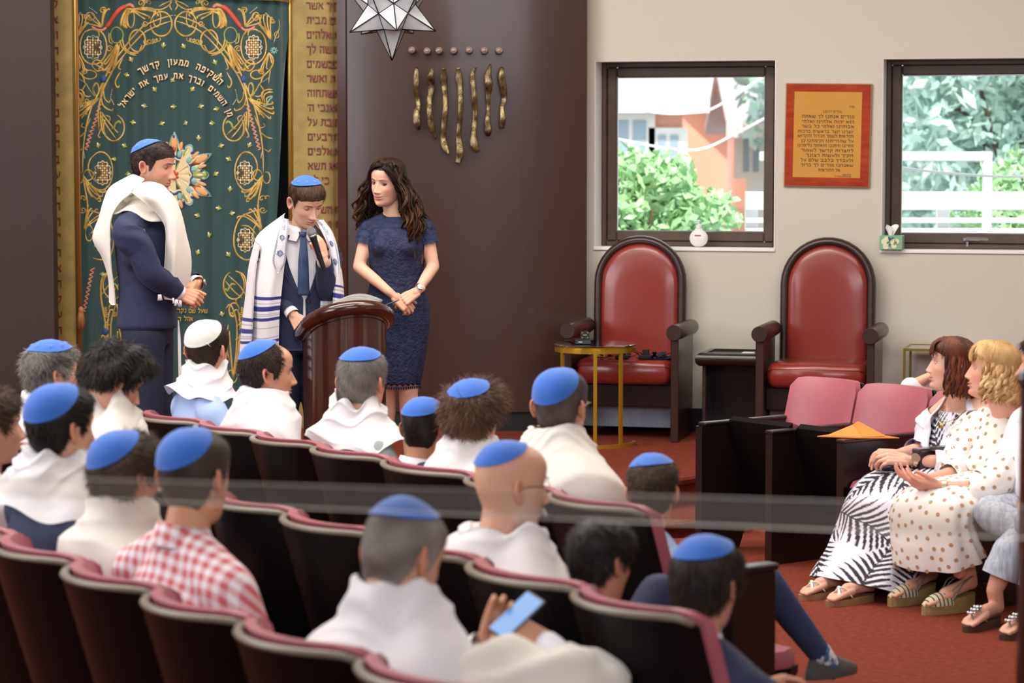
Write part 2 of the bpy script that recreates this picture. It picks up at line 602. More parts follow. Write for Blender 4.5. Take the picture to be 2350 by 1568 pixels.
for (a, b) in ((u1a, u1b), (u2a, u2b)):      # white painted reveals
 e = 0.004
 mb.add(xf(box(a - e, a + e, 0.002, TH, zb, zt), wallM()))
 mb.add(xf(box(b - e, b + e, 0.002, TH, zb, zt), wallM()))
 mb.add(xf(box(a, b, 0.002, TH, zt - e, zt + e), wallM()))
 mb.add(xf(box(a - 0.004, b + 0.004, -0.012, TH, zb - 0.016, zb + 0.004, 0.003), wallM()))
struct('trim_3', mb, M_WHITE)
for k, (a, b) in enumerate(((u1a, u1b), (u2a, u2b))):
 w = empty('window_%d' % (k + 1))
 w['kind'] = 'structure'
 w.matrix_world = Matrix(wallM(a, zb, -0.2).tolist())
 W_, H_ = b - a, zt - zb
 f = MB()
 t_ = 0.028
 def frame(x0, x1, z0, z1, t, y0, y1, ch, m_):
  m_.add(box(x0, x0 + t, y0, y1, z0, z1, ch))
  m_.add(box(x1 - t, x1, y0, y1, z0, z1, ch))
  m_.add(box(x0 + t, x1 - t, y0, y1, z1 - t, z1, ch))
  m_.add(box(x0 + t, x1 - t, y0, y1, z0, z0 + t, ch))
 frame(0.004, W_ - 0.004, 0.004, H_ - 0.004, 0.03, -0.02, 0.06, 0.006, f)
 f.build('frame', M_FRAME, w, smooth=False)
 f = MB()
 frame(0.034, W_ - 0.034, 0.034, H_ - 0.034, 0.062, 0.0, 0.05, 0.008, f)
 sash = f.build('sash', M_FRAME, w, smooth=False)
 f = MB()
 frame(0.094, W_ - 0.094, 0.094, H_ - 0.094, 0.008, 0.012, 0.03, 0.002, f)
 f.build('glazing_bead', M_SILVER, w, smooth=False)
 f = MB()
 f.add(box(0.096, W_ - 0.096, 0.028, 0.034, 0.096, H_ - 0.096))
 f.build('pane', M_GLASS, w, smooth=False)
 if k == 1:
  f = MB()
  c = 0.53
  f.add(box(c - 0.055, c + 0.045, -0.012, 0.001, 0.05, 0.075, 0.004))
  f.add(tube([(c - 0.03, -0.02, 0.063), (c - 0.03, -0.035, 0.068), (c + 0.03, -0.04, 0.07), (c + 0.1, -0.04, 0.066)], [0.013, 0.011, 0.009, 0.008], 8))
  f.add(box(c - 0.035, c - 0.02, -0.03, 0.0, 0.02, 0.05, 0.004))
  f.build('latch', M_SILVER, w, sharp=40)
mb = MB()
mb.add(xf(box(-0.4, 6.5, -0.02, 0.0, STG, STG + 0.14, 0.004), wallM()))
struct('baseboard_right', mb, M_BLACK)
# ---------------------------------------------------------------- curved wood wall, dark side panel, ark recess
XL = atY(787, 300, 15.62)[0]
XR = atY(1347, 300, 15.62)[0]
def woodarc(n, bulge, y0, xl, xr):
 t = np.linspace(-1, 1, n)
 return [((xl + xr) / 2 + s * (xr - xl) / 2, y0 - bulge * (1 - s * s)) for s in t]
mb = MB()
mb.add(prism(woodarc(33, 0.10, 15.62, XL, XR) + [(XR, 16.4), (XL, 16.4)], STG + 0.12, 5.0))
o = mb.build('wall_back', M_WOODWALL, sharp=35)
o['kind'] = 'structure'
mb = MB()
mb.add(prism(woodarc(33, 0.10, 15.64, XL, XR) + [(XR, 16.3), (XL, 16.3)], STG, STG + 0.125))
o = mb.build('baseboard_back', M_BLACK, sharp=35)
o['kind'] = 'structure'
# vertical veneer joint on the curved wall (a fine groove strip)
xj = atY(925, 300, 15.5)[0]
# reveal between the right gold column and the wood wall
x757, x775 = atY(757, 300, 15.78)[0], atY(775, 300, 15.62)[0]
mb = MB()
mb.add(prism([(x757, 15.80), (x775, 15.60), (XL + 0.02, 15.60), (XL + 0.02, 16.3), (x757, 16.3)], STG, 5.0))
o = mb.build('trim_4', mat('reveal_wood', '4a2a20', 0.12, noise=(4, '3a2018', 0.3), stretch=(5, 5, 0.5), coat=0.6), smooth=False)
o['kind'] = 'structure'
xp = atY(121, 360, 15.0)[0]
mb = MB()
mb.add(box(-4.6, xp, 15.0, 15.12, STG, 5.0, 0.004))
struct('wall_left', mb, mat('panel_wood', '2f1a15', 0.5, noise=(3, '281511', 0.3), stretch=(6, 6, 0.3), coat=0.15))
mb = MB()
mb.add(box(-8.45, -4.6, 14.9, 15.1, 0, 5.0))
mb.add(box(-8.45, -8.3, 5.0, 14.9, 0, 1.2))
mb.add(box(-8.6, -8.45, -3, 15, 0, 5))
mb.add(box(8.45, 8.6, -3, 17, 0, 5))
struct('wall_side', mb, M_BEIGE)
mb = MB()
mb.add(box(-8.5, 8.5, -3.1, -3, 0, 5))
struct('wall_rear', mb, mat('rear_panelling', '6b5648', 0.6))
mb = MB()
mb.add(box(-4.2, -0.9, 16.35, 16.45, STG, 5.0))
struct('wall_ark', mb, M_BLACK)  # black colour stands in for the shaded void behind the curtain
# gold columns with raised red letters
GOLDS = []
def gold_column(name, pa, pb, Y, bead):
 xa, xb = atY(pa, 360, Y)[0], atY(pb, 360, Y)[0]
 m_ = MB()
 n = 15
 t = np.linspace(-1, 1, n)
 front = [((xa + xb) / 2 + s * (xb - xa) / 2, Y - 0.018 * (1 - s ** 4)) for s in t]
 m_.add(prism(front + [(xb, Y + 0.3), (xa, Y + 0.3)], STG, 5.0))
 o_ = m_.build(name, M_GOLDLEAF, sharp=35)
 o_['kind'] = 'structure'
 b = MB()
 bx = xa if bead < 0 else xb
 b.add(tube([(bx, Y - 0.005, STG), (bx, Y - 0.005, 5.0)], 0.016, 10))
 b.build('edge_bead', M_GOLDEDGE, o_)
 return o_
gl = gold_column('trim_1', 80, 176, 15.55, 1)
gr = gold_column('trim_2', 667, 768, 15.72, -1)
def column_text(parent, s, px, py, Y, h, align):
 items, w = text_rtl(s, h, 0.13, 0.38, 0.012, 0.006)
 p = atY(px, py, Y)
 off = p[0] if align == 'r' else p[0] + w
 for ch, x, V, F, ww in items:
  m_ = MB()
  m_.add((V + np.array([off + x, Y - 0.018, p[2]]), F))
  m_.build('letter', M_REDLET, parent, smooth=False)
for k, s in enumerate(['ל', 'א', 'הו', 'לר', 'או', 'תי', 'הי', 'לנ', 'פ', 'ת', 'ב', 'ע', 'ה', 'ה', 'ה', 'שי', 'ה', 'א', 'ת', 'ל', 'ע', 'ה', 'א']):
 y = 12 + k * 35.6
 column_text(gl, s[::-1], 134 + 0.0135 * y, y + 7, 15.55, 0.047, 'r')
for k, s in enumerate(['ניך אשר', 'ים מבית', 'אלהים', 'שה לך', 'בשמים', 'ת ואשר', 'תשתחוה', "אנכי ה'", 'אבת על', 'רבעים', 'אלפים', 'א תשא', 'כי לא', 'את', 'השבת', 'ועשית', 'כל']):
 column_text(gr, s, 701 + 0.011 * (23 + 33.6 * k), 22 + 33.4 * k, 15.72, 0.044, 'l')
# ---------------------------------------------------------------- outside: houses, trees, van, gantry
M_STUCCO = mat('orange_stucco', 'f0b096', 0.9, noise=(2, 'eba88c', 0.3))  # stucco, roof and leaf colours paled to imitate glare through the windows
M_ROOF = mat('grey_shingle', 'c2c3ca', 0.9, noise=(3, 'b4b5be', 0.3), stretch=(1, 1, 6))
M_LEAF = mat('leaf_green', '9ccf96', 0.6, noise=(1.5, 'c6e6b0', 0.25))
M_LEAF2 = mat('leaf_blue_green', 'a3c4b8', 0.6, noise=(1.2, 'd0e6d8', 0.25))
M_BARK = mat('bark', '6a5646', 0.9)
M_ASPH = mat('asphalt', 'b9b7b4', 0.9)
M_PANE = mat('far_pane', '9fb2c0', 0.1)
mb = MB()
mb.add(box(-14, 30, 17.6, 70, -1.9, -1.7))
o = mb.build('ground', M_ASPH, smooth=False)
o['kind'] = 'structure'
M_VAN = mat('van_white', 'eef0f2', 0.25)
def house(name, label, x0, x1, y0, y1, zt_, ridge, axis, wins, chim=None, fh=.3, wm=None):
 h = thing(name, label, 'house', (0, 0, 0))
 b = MB()
 b.add(box(x0, x1, y0, y1, -1.7, zt_))
 if axis == 'x':      # gable ends face the side; ridge along x
  ym = (y0 + y1) / 2
  b.add(prism([(y0, zt_), (y1, zt_), (ym, ridge)], x0, x1, 'x'))
 else:
  xm = (x0 + x1) / 2
  b.add(prism([(x0, zt_), (x1, zt_), (xm, ridge)], y0, y1, 'y'))
 b.build('wall', wm or M_STUCCO, h, smooth=False)
 r = MB()
 ov = 0.35
 if axis == 'x':
  ym = (y0 + y1) / 2
  k = (ridge - zt_) / (ym - y0)
  for s in (1, -1):
   ye = y0 - ov if s > 0 else y1 + ov
   r.add(prism([(ye, zt_ - k * ov), (ym, ridge), (ym, ridge + 0.22), (ye, zt_ - k * ov + 0.16)], x0 - ov, x1 + ov, 'x'))
 else:
  xm = (x0 + x1) / 2
  k = (ridge - zt_) / (xm - x0)
  for s in (1, -1):
   xe = x0 - ov if s > 0 else x1 + ov
   r.add(prism([(xe, zt_ - k * ov), (xm, ridge), (xm, ridge + 0.3), (xe, zt_ - k * ov + 0.22)], y0 - ov, y1 + ov, 'y'))
 r.build('roof', M_ROOF, h, smooth=False)
 fs = MB()
 if axis == 'x':
  fs.add(box(x0 - ov, x1 + ov, y0 - ov - 0.06, y0 - ov + 0.02, zt_ - k * ov - 0.08, zt_ - k * ov + 0.14))
 else:
  for s in (1, -1):
   xe = x0 - ov if s > 0 else x1 + ov
   fs.add(prism([(xe, zt_ - k * ov - 0.1), (xm, ridge - 0.1), (xm, ridge - 0.1 + fh), (xe, zt_ - k * ov - 0.1 + fh)], y0 - ov - 0.05, y0 - ov + 0.02, 'y'))
 fs.build('fascia', M_WHITE, h, smooth=False)
 for (wx, wz, ww, wh) in wins:
  f_ = MB()
  f_.add(box(wx - ww / 2 - 0.1, wx + ww / 2 + 0.1, y0 - 0.08, y0 + 0.02, wz - 0.1, wz + wh + 0.1))
  fo = f_.build('window', M_WHITE, h, smooth=False)
  for q in (-1, 1):
   g_ = MB()
   g_.add(box(wx + (q - 1) * ww / 4 + 0.03, wx + (q + 1) * ww / 4 - 0.03, y0 - 0.1, y0 - 0.07, wz, wz + wh))
   g_.build('pane', M_PANE, fo, smooth=False)
 if chim:
  c_ = MB()
  c_.add(box(chim[0] - 0.35, chim[0] + 0.35, chim[1] - 0.35, chim[1] + 0.35, chim[2], chim[3]))
  c_.add(box(chim[0] - 0.45, chim[0] + 0.45, chim[1] - 0.45, chim[1] + 0.45, chim[3] - 0.1, chim[3] + 0.1))
  c_.build('chimney', M_STUCCO, h, smooth=False)
 return h
def hx(px, Y):
 return atY(px, 350, Y)[0]
p0 = atY(1500, 268, 36)
house('house', 'orange stucco house with grey roof and chimney behind the left window', hx(1240, 36), hx(1566, 36), 36, 42, p0[2] + .42, p0[2] + 2.9, 'x',
 [(hx(1446, 36), 1.95, 0.5, 0.55), (hx(1532, 36), 1.7, 0.35, 0.6)], (hx(1518, 37), 37.4, p0[2] + .6, p0[2] + 2.0))
p0, p1 = atY(1690, 292, 44), atY(1520, 165, 44)
house('house', 'tall orange gabled house with broad white roof edge behind the left window', hx(1330, 44), hx(1690, 44), 44, 54, p0[2], p1[2] + .3, 'y', [], None, 1.1)
p0 = atY(1700, 285, 40)
house('house', 'low pale house with a narrow window at right of the left window view', hx(1700, 40), hx(1830, 40), 39.0, 42.5, p0[2], p0[2] + .7, 'x', [(hx(1722, 39), 1.75, 0.3, 0.7)], None, .3, M_VAN)
def tree(name, label, cx, cy, z0, zc, rx, rz, n, leaf, m, seed, group=None):
 t = thing(name, label, 'tree', (cx, cy, z0), 0, group)
 g = np.random.default_rng(seed)
 b = MB()
 b.add(tube([(0, 0, 0), (0.03, 0, (zc - z0) * 0.5), (0, 0.02, zc - z0)], [0.12, 0.09, 0.04], 7))
 for k in range(7):
  a = g.uniform(0, 6.28)
  b.add(tube(smoothpath([(0, 0, (zc - z0) * 0.55), (0.4 * rx * math.cos(a), 0.4 * rx * math.sin(a), (zc - z0) * 0.85), (0.8 * rx * math.cos(a), 0.8 * rx * math.sin(a), zc - z0 + g.uniform(-.4, .6) * rz)], 4), [0.05, .045, .04, .035, .03, .025, .02, .015, .01], 5))
 b.build('trunk', M_BARK, t)
 d = g.normal(size=(n, 3))
 d /= np.linalg.norm(d, axis=1, keepdims=True)
 rad = g.uniform(0.45, 1.0, n) ** 0.5
 lump = 1 + 0.25 * np.sin(d[:, 0] * 5 + seed) * np.sin(d[:, 2] * 6 + 1) + 0.15 * np.sin(d[:, 1] * 9)
 c = d * (rad * lump)[:, None] * np.array([rx, rx, rz]) + np.array([0, 0, zc - z0])
 u = g.normal(size=(n, 3))
 u /= np.linalg.norm(u, axis=1, keepdims=True)
 w = np.cross(u, g.normal(size=(n, 3)))
 w /= np.linalg.norm(w, axis=1, keepdims=True)
 s = leaf * g.uniform(0.6, 1.3, n)[:, None]
 V = np.stack([c - u * s, c + w * s * 0.45, c + u * s, c - w * s * 0.45], 1).reshape(-1, 3)
 F = np.arange(4 * n).reshape(n, 4)
 lf = MB()
 lf.add((V, F))
 fo = lf.build('foliage', m, t, smooth=False)
 fo['kind'] = 'stuff'
 return t
c = atY(1490, 505, 23)
tree('tree', 'bright green bushy tree outside the left window', c[0] - .2, 23, -1.7, c[2], 0.80, 0.62, 5200, 0.075, M_LEAF, 3)
c = atY(2100, 190, 36.3)
tree('tree', 'tall blue-green tree outside the right window beside its left edge', c[0], 36.3, -1.7, c[2], 2.25, 3.0, 8000, 0.15, M_LEAF2, 5)
c = atY(2350, 130, 30)
tree('tree', 'tall blue-green tree outside the right window behind the white gantry', c[0], 30, -1.7, c[2], 1.5, 2.0, 7000, 0.12, M_LEAF2, 9)
c = atY(2345, 470, 21)
tree('tree', 'small green shrub outside the right window at the rail fence', c[0], 21.6, -1.7, c[2] - .1, 0.42, 0.5, 1200, 0.06, M_LEAF, 12)
# van
c = atY(1745, 500, 25)
v = thing('van', 'white van parked outside the left window', 'van', (c[0] + 0.8, 25, -1.7))
mb = MB()
prof = [(-2.3, 0.45), (-2.3, 1.15), (-1.75, 1.3), (-1.15, 2.05), (1.9, 2.15), (2.2, 1.95), (2.3, 0.45)]
mb.add(prism(prof, -0.85, 0.85, 'y'))
mb.build('body', M_VAN, v, smooth=False)
mb = MB()
mb.add(prism([(-1.5, 1.35), (-1.05, 1.92), (-0.1, 1.95), (-0.1, 1.35)], -0.87, -0.84, 'y'))
mb.add(prism([(0.1, 1.35), (0.1, 1.95), (1.6, 1.97), (1.6, 1.35)], -0.87, -0.84, 'y'))
mb.build('side_window', M_PANE, v, smooth=False)
for x in (-1.4, 1.4):
 for y in (-0.8, 0.8):
  w_ = MB()
  w_.add(xf(lathe([(0.05, -0.1), (0.33, -0.1), (0.35, -0.05), (0.35, 0.05), (0.33, 0.1), (0.05, 0.1)], 20), T(x, y, 0.35) @ Rx(R(90))))
  w_.build('wheel', M_BLACK, v, sharp=40)
# gantry and fence
c0, c1 = atY(2020, 362, 21), atY(2266, 362, 21)
v = thing('gantry', 'white metal gantry bar on a post outside the right window', 'gantry', (c1[0], 21, -1.7))
mb = MB()
mb.add(box(-0.035, 0.035, -0.035, 0.035, 0, c1[2] + 1.7, 0.01))
mb.build('post', M_VAN, v, smooth=False)
mb = MB()
mb.add(box(c0[0] - c1[0] - 1.0, 0.035, -0.04, 0.04, c1[2] + 1.67, c1[2] + 1.75, 0.01))
mb.build('bar', M_VAN, v, smooth=False)
c0 = atY(2060, 440, 20.0)
v = thing('rail_fence', 'white board fence with rails outside the right window', 'fence', (c0[0], 20.0, -1.7))
for k, (ya, yb) in enumerate(((440, 482), (500, 512), (524, 545), (560, 580))):
 za, zb_ = atY(2100, yb, 20)[2] + 1.7, atY(2100, ya, 20)[2] + 1.7
 mb = MB()
 mb.add(box(-1.2, 2.8, -0.03, 0.03, za, zb_, 0.005))
 mb.build('rail', M_VAN, v, smooth=False)
for k in range(6):
 mb = MB()
 mb.add(box(-1.2 + k * 0.76, -1.1 + k * 0.76, 0.03, 0.09, 0, atY(2100, 440, 20)[2] + 1.7, 0.005))
 mb.build('post', M_VAN, v, smooth=False)
for lab, pts in (('thick pale cable sagging across the left window view, upper one', [(1380, 224), (1495, 257), (1585, 259), (1650, 243), (1790, 152)]),
    ('thick pale cable sagging across the left window view, lower one', [(1380, 312), (1530, 340), (1612, 342), (1690, 308), (1790, 255)]),
    ('pale cable slung across the right window view below the gantry bar', [(2030, 380), (2150, 395), (2270, 404), (2400, 407)])):
 P = smoothpath([atY(x, y, 27.5 if 'left' in lab else 19.2) for x, y in pts], 8)
 if 'left' in lab:
  P[:, 1] += np.linspace(0, 0.3, len(P))
 mb = MB()
 mb.add(tube(P, 0.013 if 'left' in lab else 0.012, 6))
 tag(mb.build('cable', M_VAN), lab, 'cable')
# ================================================================ stage furniture
M_VINYL = mat('oxblood_vinyl', '8f3029', 0.3, noise=(3, '7f2823', 0.35), coat=0.35, bump=(35, 0.04))
M_PINK = mat('rose_vinyl', 'a75b66', 0.42, noise=(4, '9c515d', 0.3), spec=0.5)
M_SHELL = mat('dark_plywood', '0d0706', 0.42, noise=(3, '090505', 0.3), stretch=(4, 4, 0.5), spec=.18)
M_EDGE = mat('edge_band', '7b7264', 0.35)
M_GREYP = mat('grey_panel', '8e93a3', 0.5, noise=(8, '7c8294', 0.3), stretch=(8, 1, 0.6))
M_BULB = mat('clear_bulb', 'ecd0c4', 0.05, trans=0.8, coat=0.5)
M_BRONZE = mat('cast_bronze', '9c8b62', 0.34, 0.75, noise=(38, '40352a', 0.2), bump=(120, 0.5), stretch=(1, 1, 0.35))
M_PAPER = mat('paper', 'f3f2ef', 0.6)
def rounded(poly_w, h_str, r, n=14):
 """Arch outline in (x, z): straight sides up to h_str then a half circle of radius r."""
 t = np.linspace(0, math.pi, n * 2)
 return [(r * math.cos(a), h_str + r * math.sin(a)) for a in t]
def throne(label, u, d):
 t = thing('high_back_chair', label, 'chair', group='high chairs under the windows')
 M = wallM(u, STG, d)
 t.matrix_world = Matrix(M.tolist())
 # arched back: frame tube and domed upholstery
 rb, hs = 0.262, 0.92
 lean = 0.05
 def arch(r, n=18):
  a = np.linspace(math.pi, 0, n)
  return [(-r, z) for z in np.linspace(0.30, hs, 6)[:-1]] + [(r * math.cos(k), hs + r * math.sin(k)) for k in a] + [(r, z) for z in np.linspace(hs, 0.30, 6)[1:]]
 pts = [(x, 0.0 + lean * (z - 0.3), z) for x, z in arch(rb)]
 m_ = MB()
 m_.add(tube(pts, 0.028, 12, up=(0, 1, 0), flat=1.35))
 back = [(x, 0.0, z) for x, z in arch(rb)]
 v, f = prism([(x, z) for x, z in arch(rb)], 0.0, 0.03, 'y')
 v[:, 1] += lean * (v[:, 2] - 0.3) + 0.004
 m_.add((v, f))
 m_.build('back_frame', M_WOOD, t, sharp=50)
 m_ = MB()
 rings = []
 for s, y in ((1.0, 0.005), (0.985, -0.018), (0.95, -0.030), (0.88, -0.038), (0.6, -0.046), (0.02, -0.05)):
  rr = []
  for x, z in arch(rb - 0.018):
   zz = 0.72 + (z - 0.72) * s if s < 0.9 else z - (1 - s) * 0.2 * (1 if z > hs else 0) * 1.0
   xx = x * s
   if s >= 0.9:
    zz = 0.72 + (z - 0.72) * (1 - (1 - s) * 0.8)
   rr.append((xx, y + lean * (zz - 0.3), zz))
  rings.append(rr)
 P = np.array(rings)
 m_.add(loft(P, False, True))
 m_.build('back_pad', M_VINYL, t, sharp=70)
 # seat cushion with rounded edges
 m_ = MB()
 rings = []
 hw, y0, y1, z0, z1 = 0.29, -0.50, -0.02, 0.335, 0.48
 for k in range(9):
  a = math.pi * k / 8 - math.pi / 2
  ins = 0.03 * (1 - math.cos(a))
  z = (z0 + z1) / 2 + (z1 - z0) / 2 * math.sin(a)
  w_ = hw - ins
  ya, yb = y0 + ins, y1 - ins
  c_ = 0.03
  rings.append([(-w_ + c_, ya, z), (0, ya - 0.012, z), (w_ - c_, ya, z), (w_, ya + c_, z), (w_ + 0.004, (ya + yb) / 2, z), (w_, yb - c_, z), (w_ - c_, yb, z), (0, yb, z), (-w_ + c_, yb, z), (-w_, yb - c_, z), (-w_ - .004, (ya + yb) / 2, z), (-w_, ya + c_, z)])
 m_.add(loft(rings))
 m_.build('seat', M_VINYL, t, sharp=80)
 m_ = MB()
 m_.add(tube([(-hw + .01, y0 + 0.008, z1 - 0.035), (0, y0 - 0.004, z1 - 0.032), (hw - .01, y0 + 0.008, z1 - 0.035)], 0.004, 6))
 m_.build('piping', M_VINYL, t)
 for s in (-1, 1):
  a_ = MB()
  a_.add(tube([(s * 0.325, -0.56, 0.655), (s * 0.325, -0.555, 0.655), (s * 0.325, -0.01, 0.655)], [0.045, 0.048, 0.048], 22))
  a_.build('armrest', M_WOOD, t, sharp=40)
  a_ = MB()
  a_.add(box(s * 0.325 - 0.024, s * 0.325 + 0.024, -0.54, -0.49, 0.0, 0.62, 0.004))
  a_.build('front_post', M_WOOD, t, smooth=False)
  a_ = MB()
  a_.add(box(s * 0.325 - 0.014, s * 0.325 + 0.014, -0.49, -0.02, 0.0, 0.63, 0.003))
  a_.build('side_panel', M_WOOD, t, smooth=False)
 m_ = MB()
 m_.add(box(-0.30, 0.30, -0.44, -0.42, 0.20, 0.33, 0.003))
 m_.build('seat_rail', M_WOODD, t, smooth=False)
 m_ = MB()
 m_.add(box(-0.30, 0.30, -0.30, -0.28, 0.06, 0.20, 0.003))
 m_.build('kick_panel', M_GREYP, t, smooth=False)
 return t
def wall_pos(px, py, z):
 p = atZ(px, py, z)
 return float(np.dot(p - WP, WU)), float(np.dot(p - WP, WN))
u, d = wall_pos(1447, 1010, STG)
throne('tall red vinyl armchair with arched back behind the gold table', u - 0.045, 0.13)
u2_, d2 = wall_pos(1897, 1018, STG)
throne('tall red vinyl armchair with arched back right of the small dark table', u2_ - 0.05, 0.13)
CH1 = (u - 0.045, 0.13)
# small dark table between the chairs
u, d = wall_pos(1676, 1008, STG)
t = thing('side_table', 'dark wooden side table with tray top and open shelf between the red chairs', 'side table')
t.matrix_world = Matrix(wallM(u + 0.02, STG, 0.17).tolist())
mb = MB()
pr = []
hw = 0.205
for k in range(9):
 a = math.pi * k / 8 - math.pi / 2
 ins = 0.035 * (1 - math.cos(a))
 pr.append((ins, 0.49 + 0.04 * math.sin(a)))
rings = [[(-hw + i, -0.42 + i, z), (hw - i, -0.42 + i, z), (hw - i, 0.0 - i, z), (-hw + i, 0.0 - i, z)] for i, z in pr]
mb.add(loft(rings, True, False))
i = 0.035
v = [(-hw + i, -0.42 + i, 0.53), (hw - i, -0.42 + i, 0.53), (hw - i, -i, 0.53), (-hw + i, -i, 0.53)]
q = [(x * 0.86, -0.21 + (y + 0.21) * 0.86, 0.53) for x, y, z in v]
q2 = [(x, y, 0.518) for x, y, z in q]
mb.add(loft([v, q, q2], False, True))
mb.build('top', M_WOODD, t, sharp=40)
mb = MB()
for a_, b_ in ((-0.17, -0.148), (0.148, 0.17)):
 mb.add(box(a_, b_, -0.36, -0.02, 0, 0.455, 0.003))
mb.build('side_board', M_WOOD, t, smooth=False)
mb = MB()
mb.add(box(-0.148, 0.148, -0.04, -0.02, 0, 0.455))
mb.build('back_board', M_WOODD, t, smooth=False)
mb = MB()
mb.add(box(-0.148, 0.148, -0.355, -0.04, 0.075, 0.093))
mb.build('shelf', M_WOODD, t, smooth=False)
mb = MB()
mb.add(box(-0.148, 0.148, -0.352, -0.335, 0.0, 0.075))
mb.build('plinth', M_WOOD, t, smooth=False)
mb = MB()
mb.add(box(0.04, 0.115, -0.20, -0.12, STG * 0 + 0.5181, 0.521))
o = mb.build('card', M_PAPER, None, smooth=False)
o.matrix_world = t.matrix_world
tag(o, 'small white card lying on the dark tray-top table', 'card')
# gold C-frame table with glass top
ctr = atZ(1366, 1021, STG)
TX, TY = ctr[0], ctr[1] + 0.02
TR, THt = 0.243, 0.60
t = thing('round_table', 'round glass-topped table on thin gold legs in front of left red chair', 'table', (TX, TY, STG))
def ringtube(r, z, w, h, a0=0, a1=360, n=64):
 a = np.linspace(R(a0), R(a1), n, endpoint=(a1 - a0 < 359))
 prof = [(-w / 2, -h / 2), (w / 2, -h / 2), (w / 2, h / 2), (-w / 2, h / 2)]
 P = np.array([[((r + q[0]) * math.cos(k), (r + q[0]) * math.sin(k), z + q[1]) for q in prof] for k in a])
 v, f = grid(P, a1 - a0 >= 359, True)
 f = [tuple(x) for x in f.tolist()]
 if a1 - a0 < 359:
  f += [(0, 1, 2, 3), tuple(range((n - 1) * 4, n * 4))[::-1]]
 return v, f
mb = MB()
mb.add(ringtube(TR - 0.012, THt - 0.035, 0.018, 0.024))
mb.add(ringtube(TR - 0.02, THt - 0.020, 0.006, 0.012))
mb.build('top_ring', M_BRASS, t, smooth=False)
mb = MB()
mb.add(lathe([(0.001, THt - 0.012), (TR - 0.003, THt - 0.012), (TR, THt - 0.009), (TR, THt - 0.004), (TR - 0.003, THt - 0.001), (0.001, THt - 0.001)], 64))
mb.build('glass_top', M_TABGLASS, t, sharp=30)
for a in (212, 268, 308):
 mb = MB()
 x, y = (TR - 0.012) * math.cos(R(a)), (TR - 0.012) * math.sin(R(a))
 mb.add(xf(box(-0.011, 0.011, -0.008, 0.008, 0.0, THt - 0.045, 0.001), T(x, y, 0) @ Rz(R(a + 90))))
 mb.build('leg', M_BRASS, t, smooth=False)
mb = MB()
mb.add(ringtube(TR - 0.012, 0.011, 0.02, 0.022, 170, 362))
mb.build('base_ring', M_BRASS, t, smooth=False)
# black cube box on the table
bp = atZ(1337, 789, STG + THt)
t = thing('leather_box', 'small black leather cube on square base on the glass table', 'box', (bp[0], TY - 0.06, STG + THt), R(4))
M_LEATHER = mat('black_leather', '1b1c22', 0.35)
M_GILT = mat('gilt_print', 'd8c58a', 0.35, 0.3)
mb = MB()
mb.add(box(-0.045, 0.045, -0.04, 0.04, 0, 0.03, 0.003))
mb.build('base', M_LEATHER, t, smooth=False)
mb = MB()
mb.add(box(-0.012, 0.034, -0.023, 0.023, 0.03, 0.075, 0.002))
cube = mb.build('cube', M_LEATHER, t, smooth=False)
mb = MB()
for sx, sz in ((0, 0), (1, 0), (0, 1), (1, 1)):
 x, z = (-0.008 if sx == 0 else 0.022), (0.035 if sz == 0 else 0.068)
 mb.add(box(x, x + 0.009, -0.0245, -0.0228, z, z + 0.002))
 mb.add(box(x if sx == 0 else x + 0.007, x + 0.002 if sx == 0 else x + 0.009, -0.0245, -0.0228, z - (0.006 if sz else 0), z + (0.002 if sz else 0.008)))
mb.add(box(0.0, 0.022, -0.0245, -0.0228, 0.052, 0.055))
mb.build('gilt_mark', M_GILT, cube, smooth=False)
mb = MB()
mb.add(box(-0.03, -0.006, -0.0415, -0.0398, 0.012, 0.016))
mb.build('clasp', M_SILVER, t, smooth=False)
# black straps on the left chair's seat
M_STRAP = mat('black_strap', '0d0d10', 0.3)
CM = wallM(CH1[0], STG, CH1[1])
t = thing('strap_coil', 'black leather straps and small boxes lying on the left red chair seat', 'strap')
t.matrix_world = Matrix(CM.tolist())
g = np.random.default_rng(4)
for k in range(7):
 mb = MB()
 c_ = np.array([-0.10 + 0.055 * k, -0.36 + 0.03 * g.normal(), 0.49])
 pts = [c_ + np.array([0.06 * math.cos(a + k), 0.05 * math.sin(a + k), 0.018 + 0.018 * math.sin(2 * a + k)]) for a in np.linspace(0, 5.2, 8)]
 mb.add(tube(smoothpath(pts, 4), 0.011, 6, flat=0.2))
 mb.build('strap', M_STRAP, t)
for x, y in ((-0.02, -0.40), (0.12, -0.38)):
 mb = MB()
 mb.add(box(x - 0.04, x + 0.04, y - 0.035, y + 0.035, 0.482, 0.505, 0.004))
 mb.add(box(x - 0.018, x + 0.018, y - 0.018, y + 0.018, 0.503, 0.54, 0.003))
 mb.build('small_box', M_LEATHER, t, smooth=False)
mb = MB()
mb.add(box(-0.21, -0.13, -0.36, -0.28, 0.482, 0.512, 0.006))
mb.build('metal_case', M_GOLDEDGE, t, smooth=False)
mb = MB()
v, f = grid(np.array([[(x, y, 0.484 + 0.012 * math.sin(9 * x + 4 * y) ** 2 + (0.03 if (abs(x - .2) < .02 and y > -.32) else 0)) for x in np.linspace(0.12, 0.27, 8)] for y in np.linspace(-0.42, -0.26, 8)]))
mb.add((v, f))
mb.add((v - [0, 0, 0.01], f[:, ::-1]))
o = mb.build('velvet_pouch', mat('navy_velvet', '1c2748', 0.8), None)
o.matrix_world = Matrix(CM.tolist())
tag(o, 'folded navy cloth pouch at right end of the left red chair seat', 'pouch')
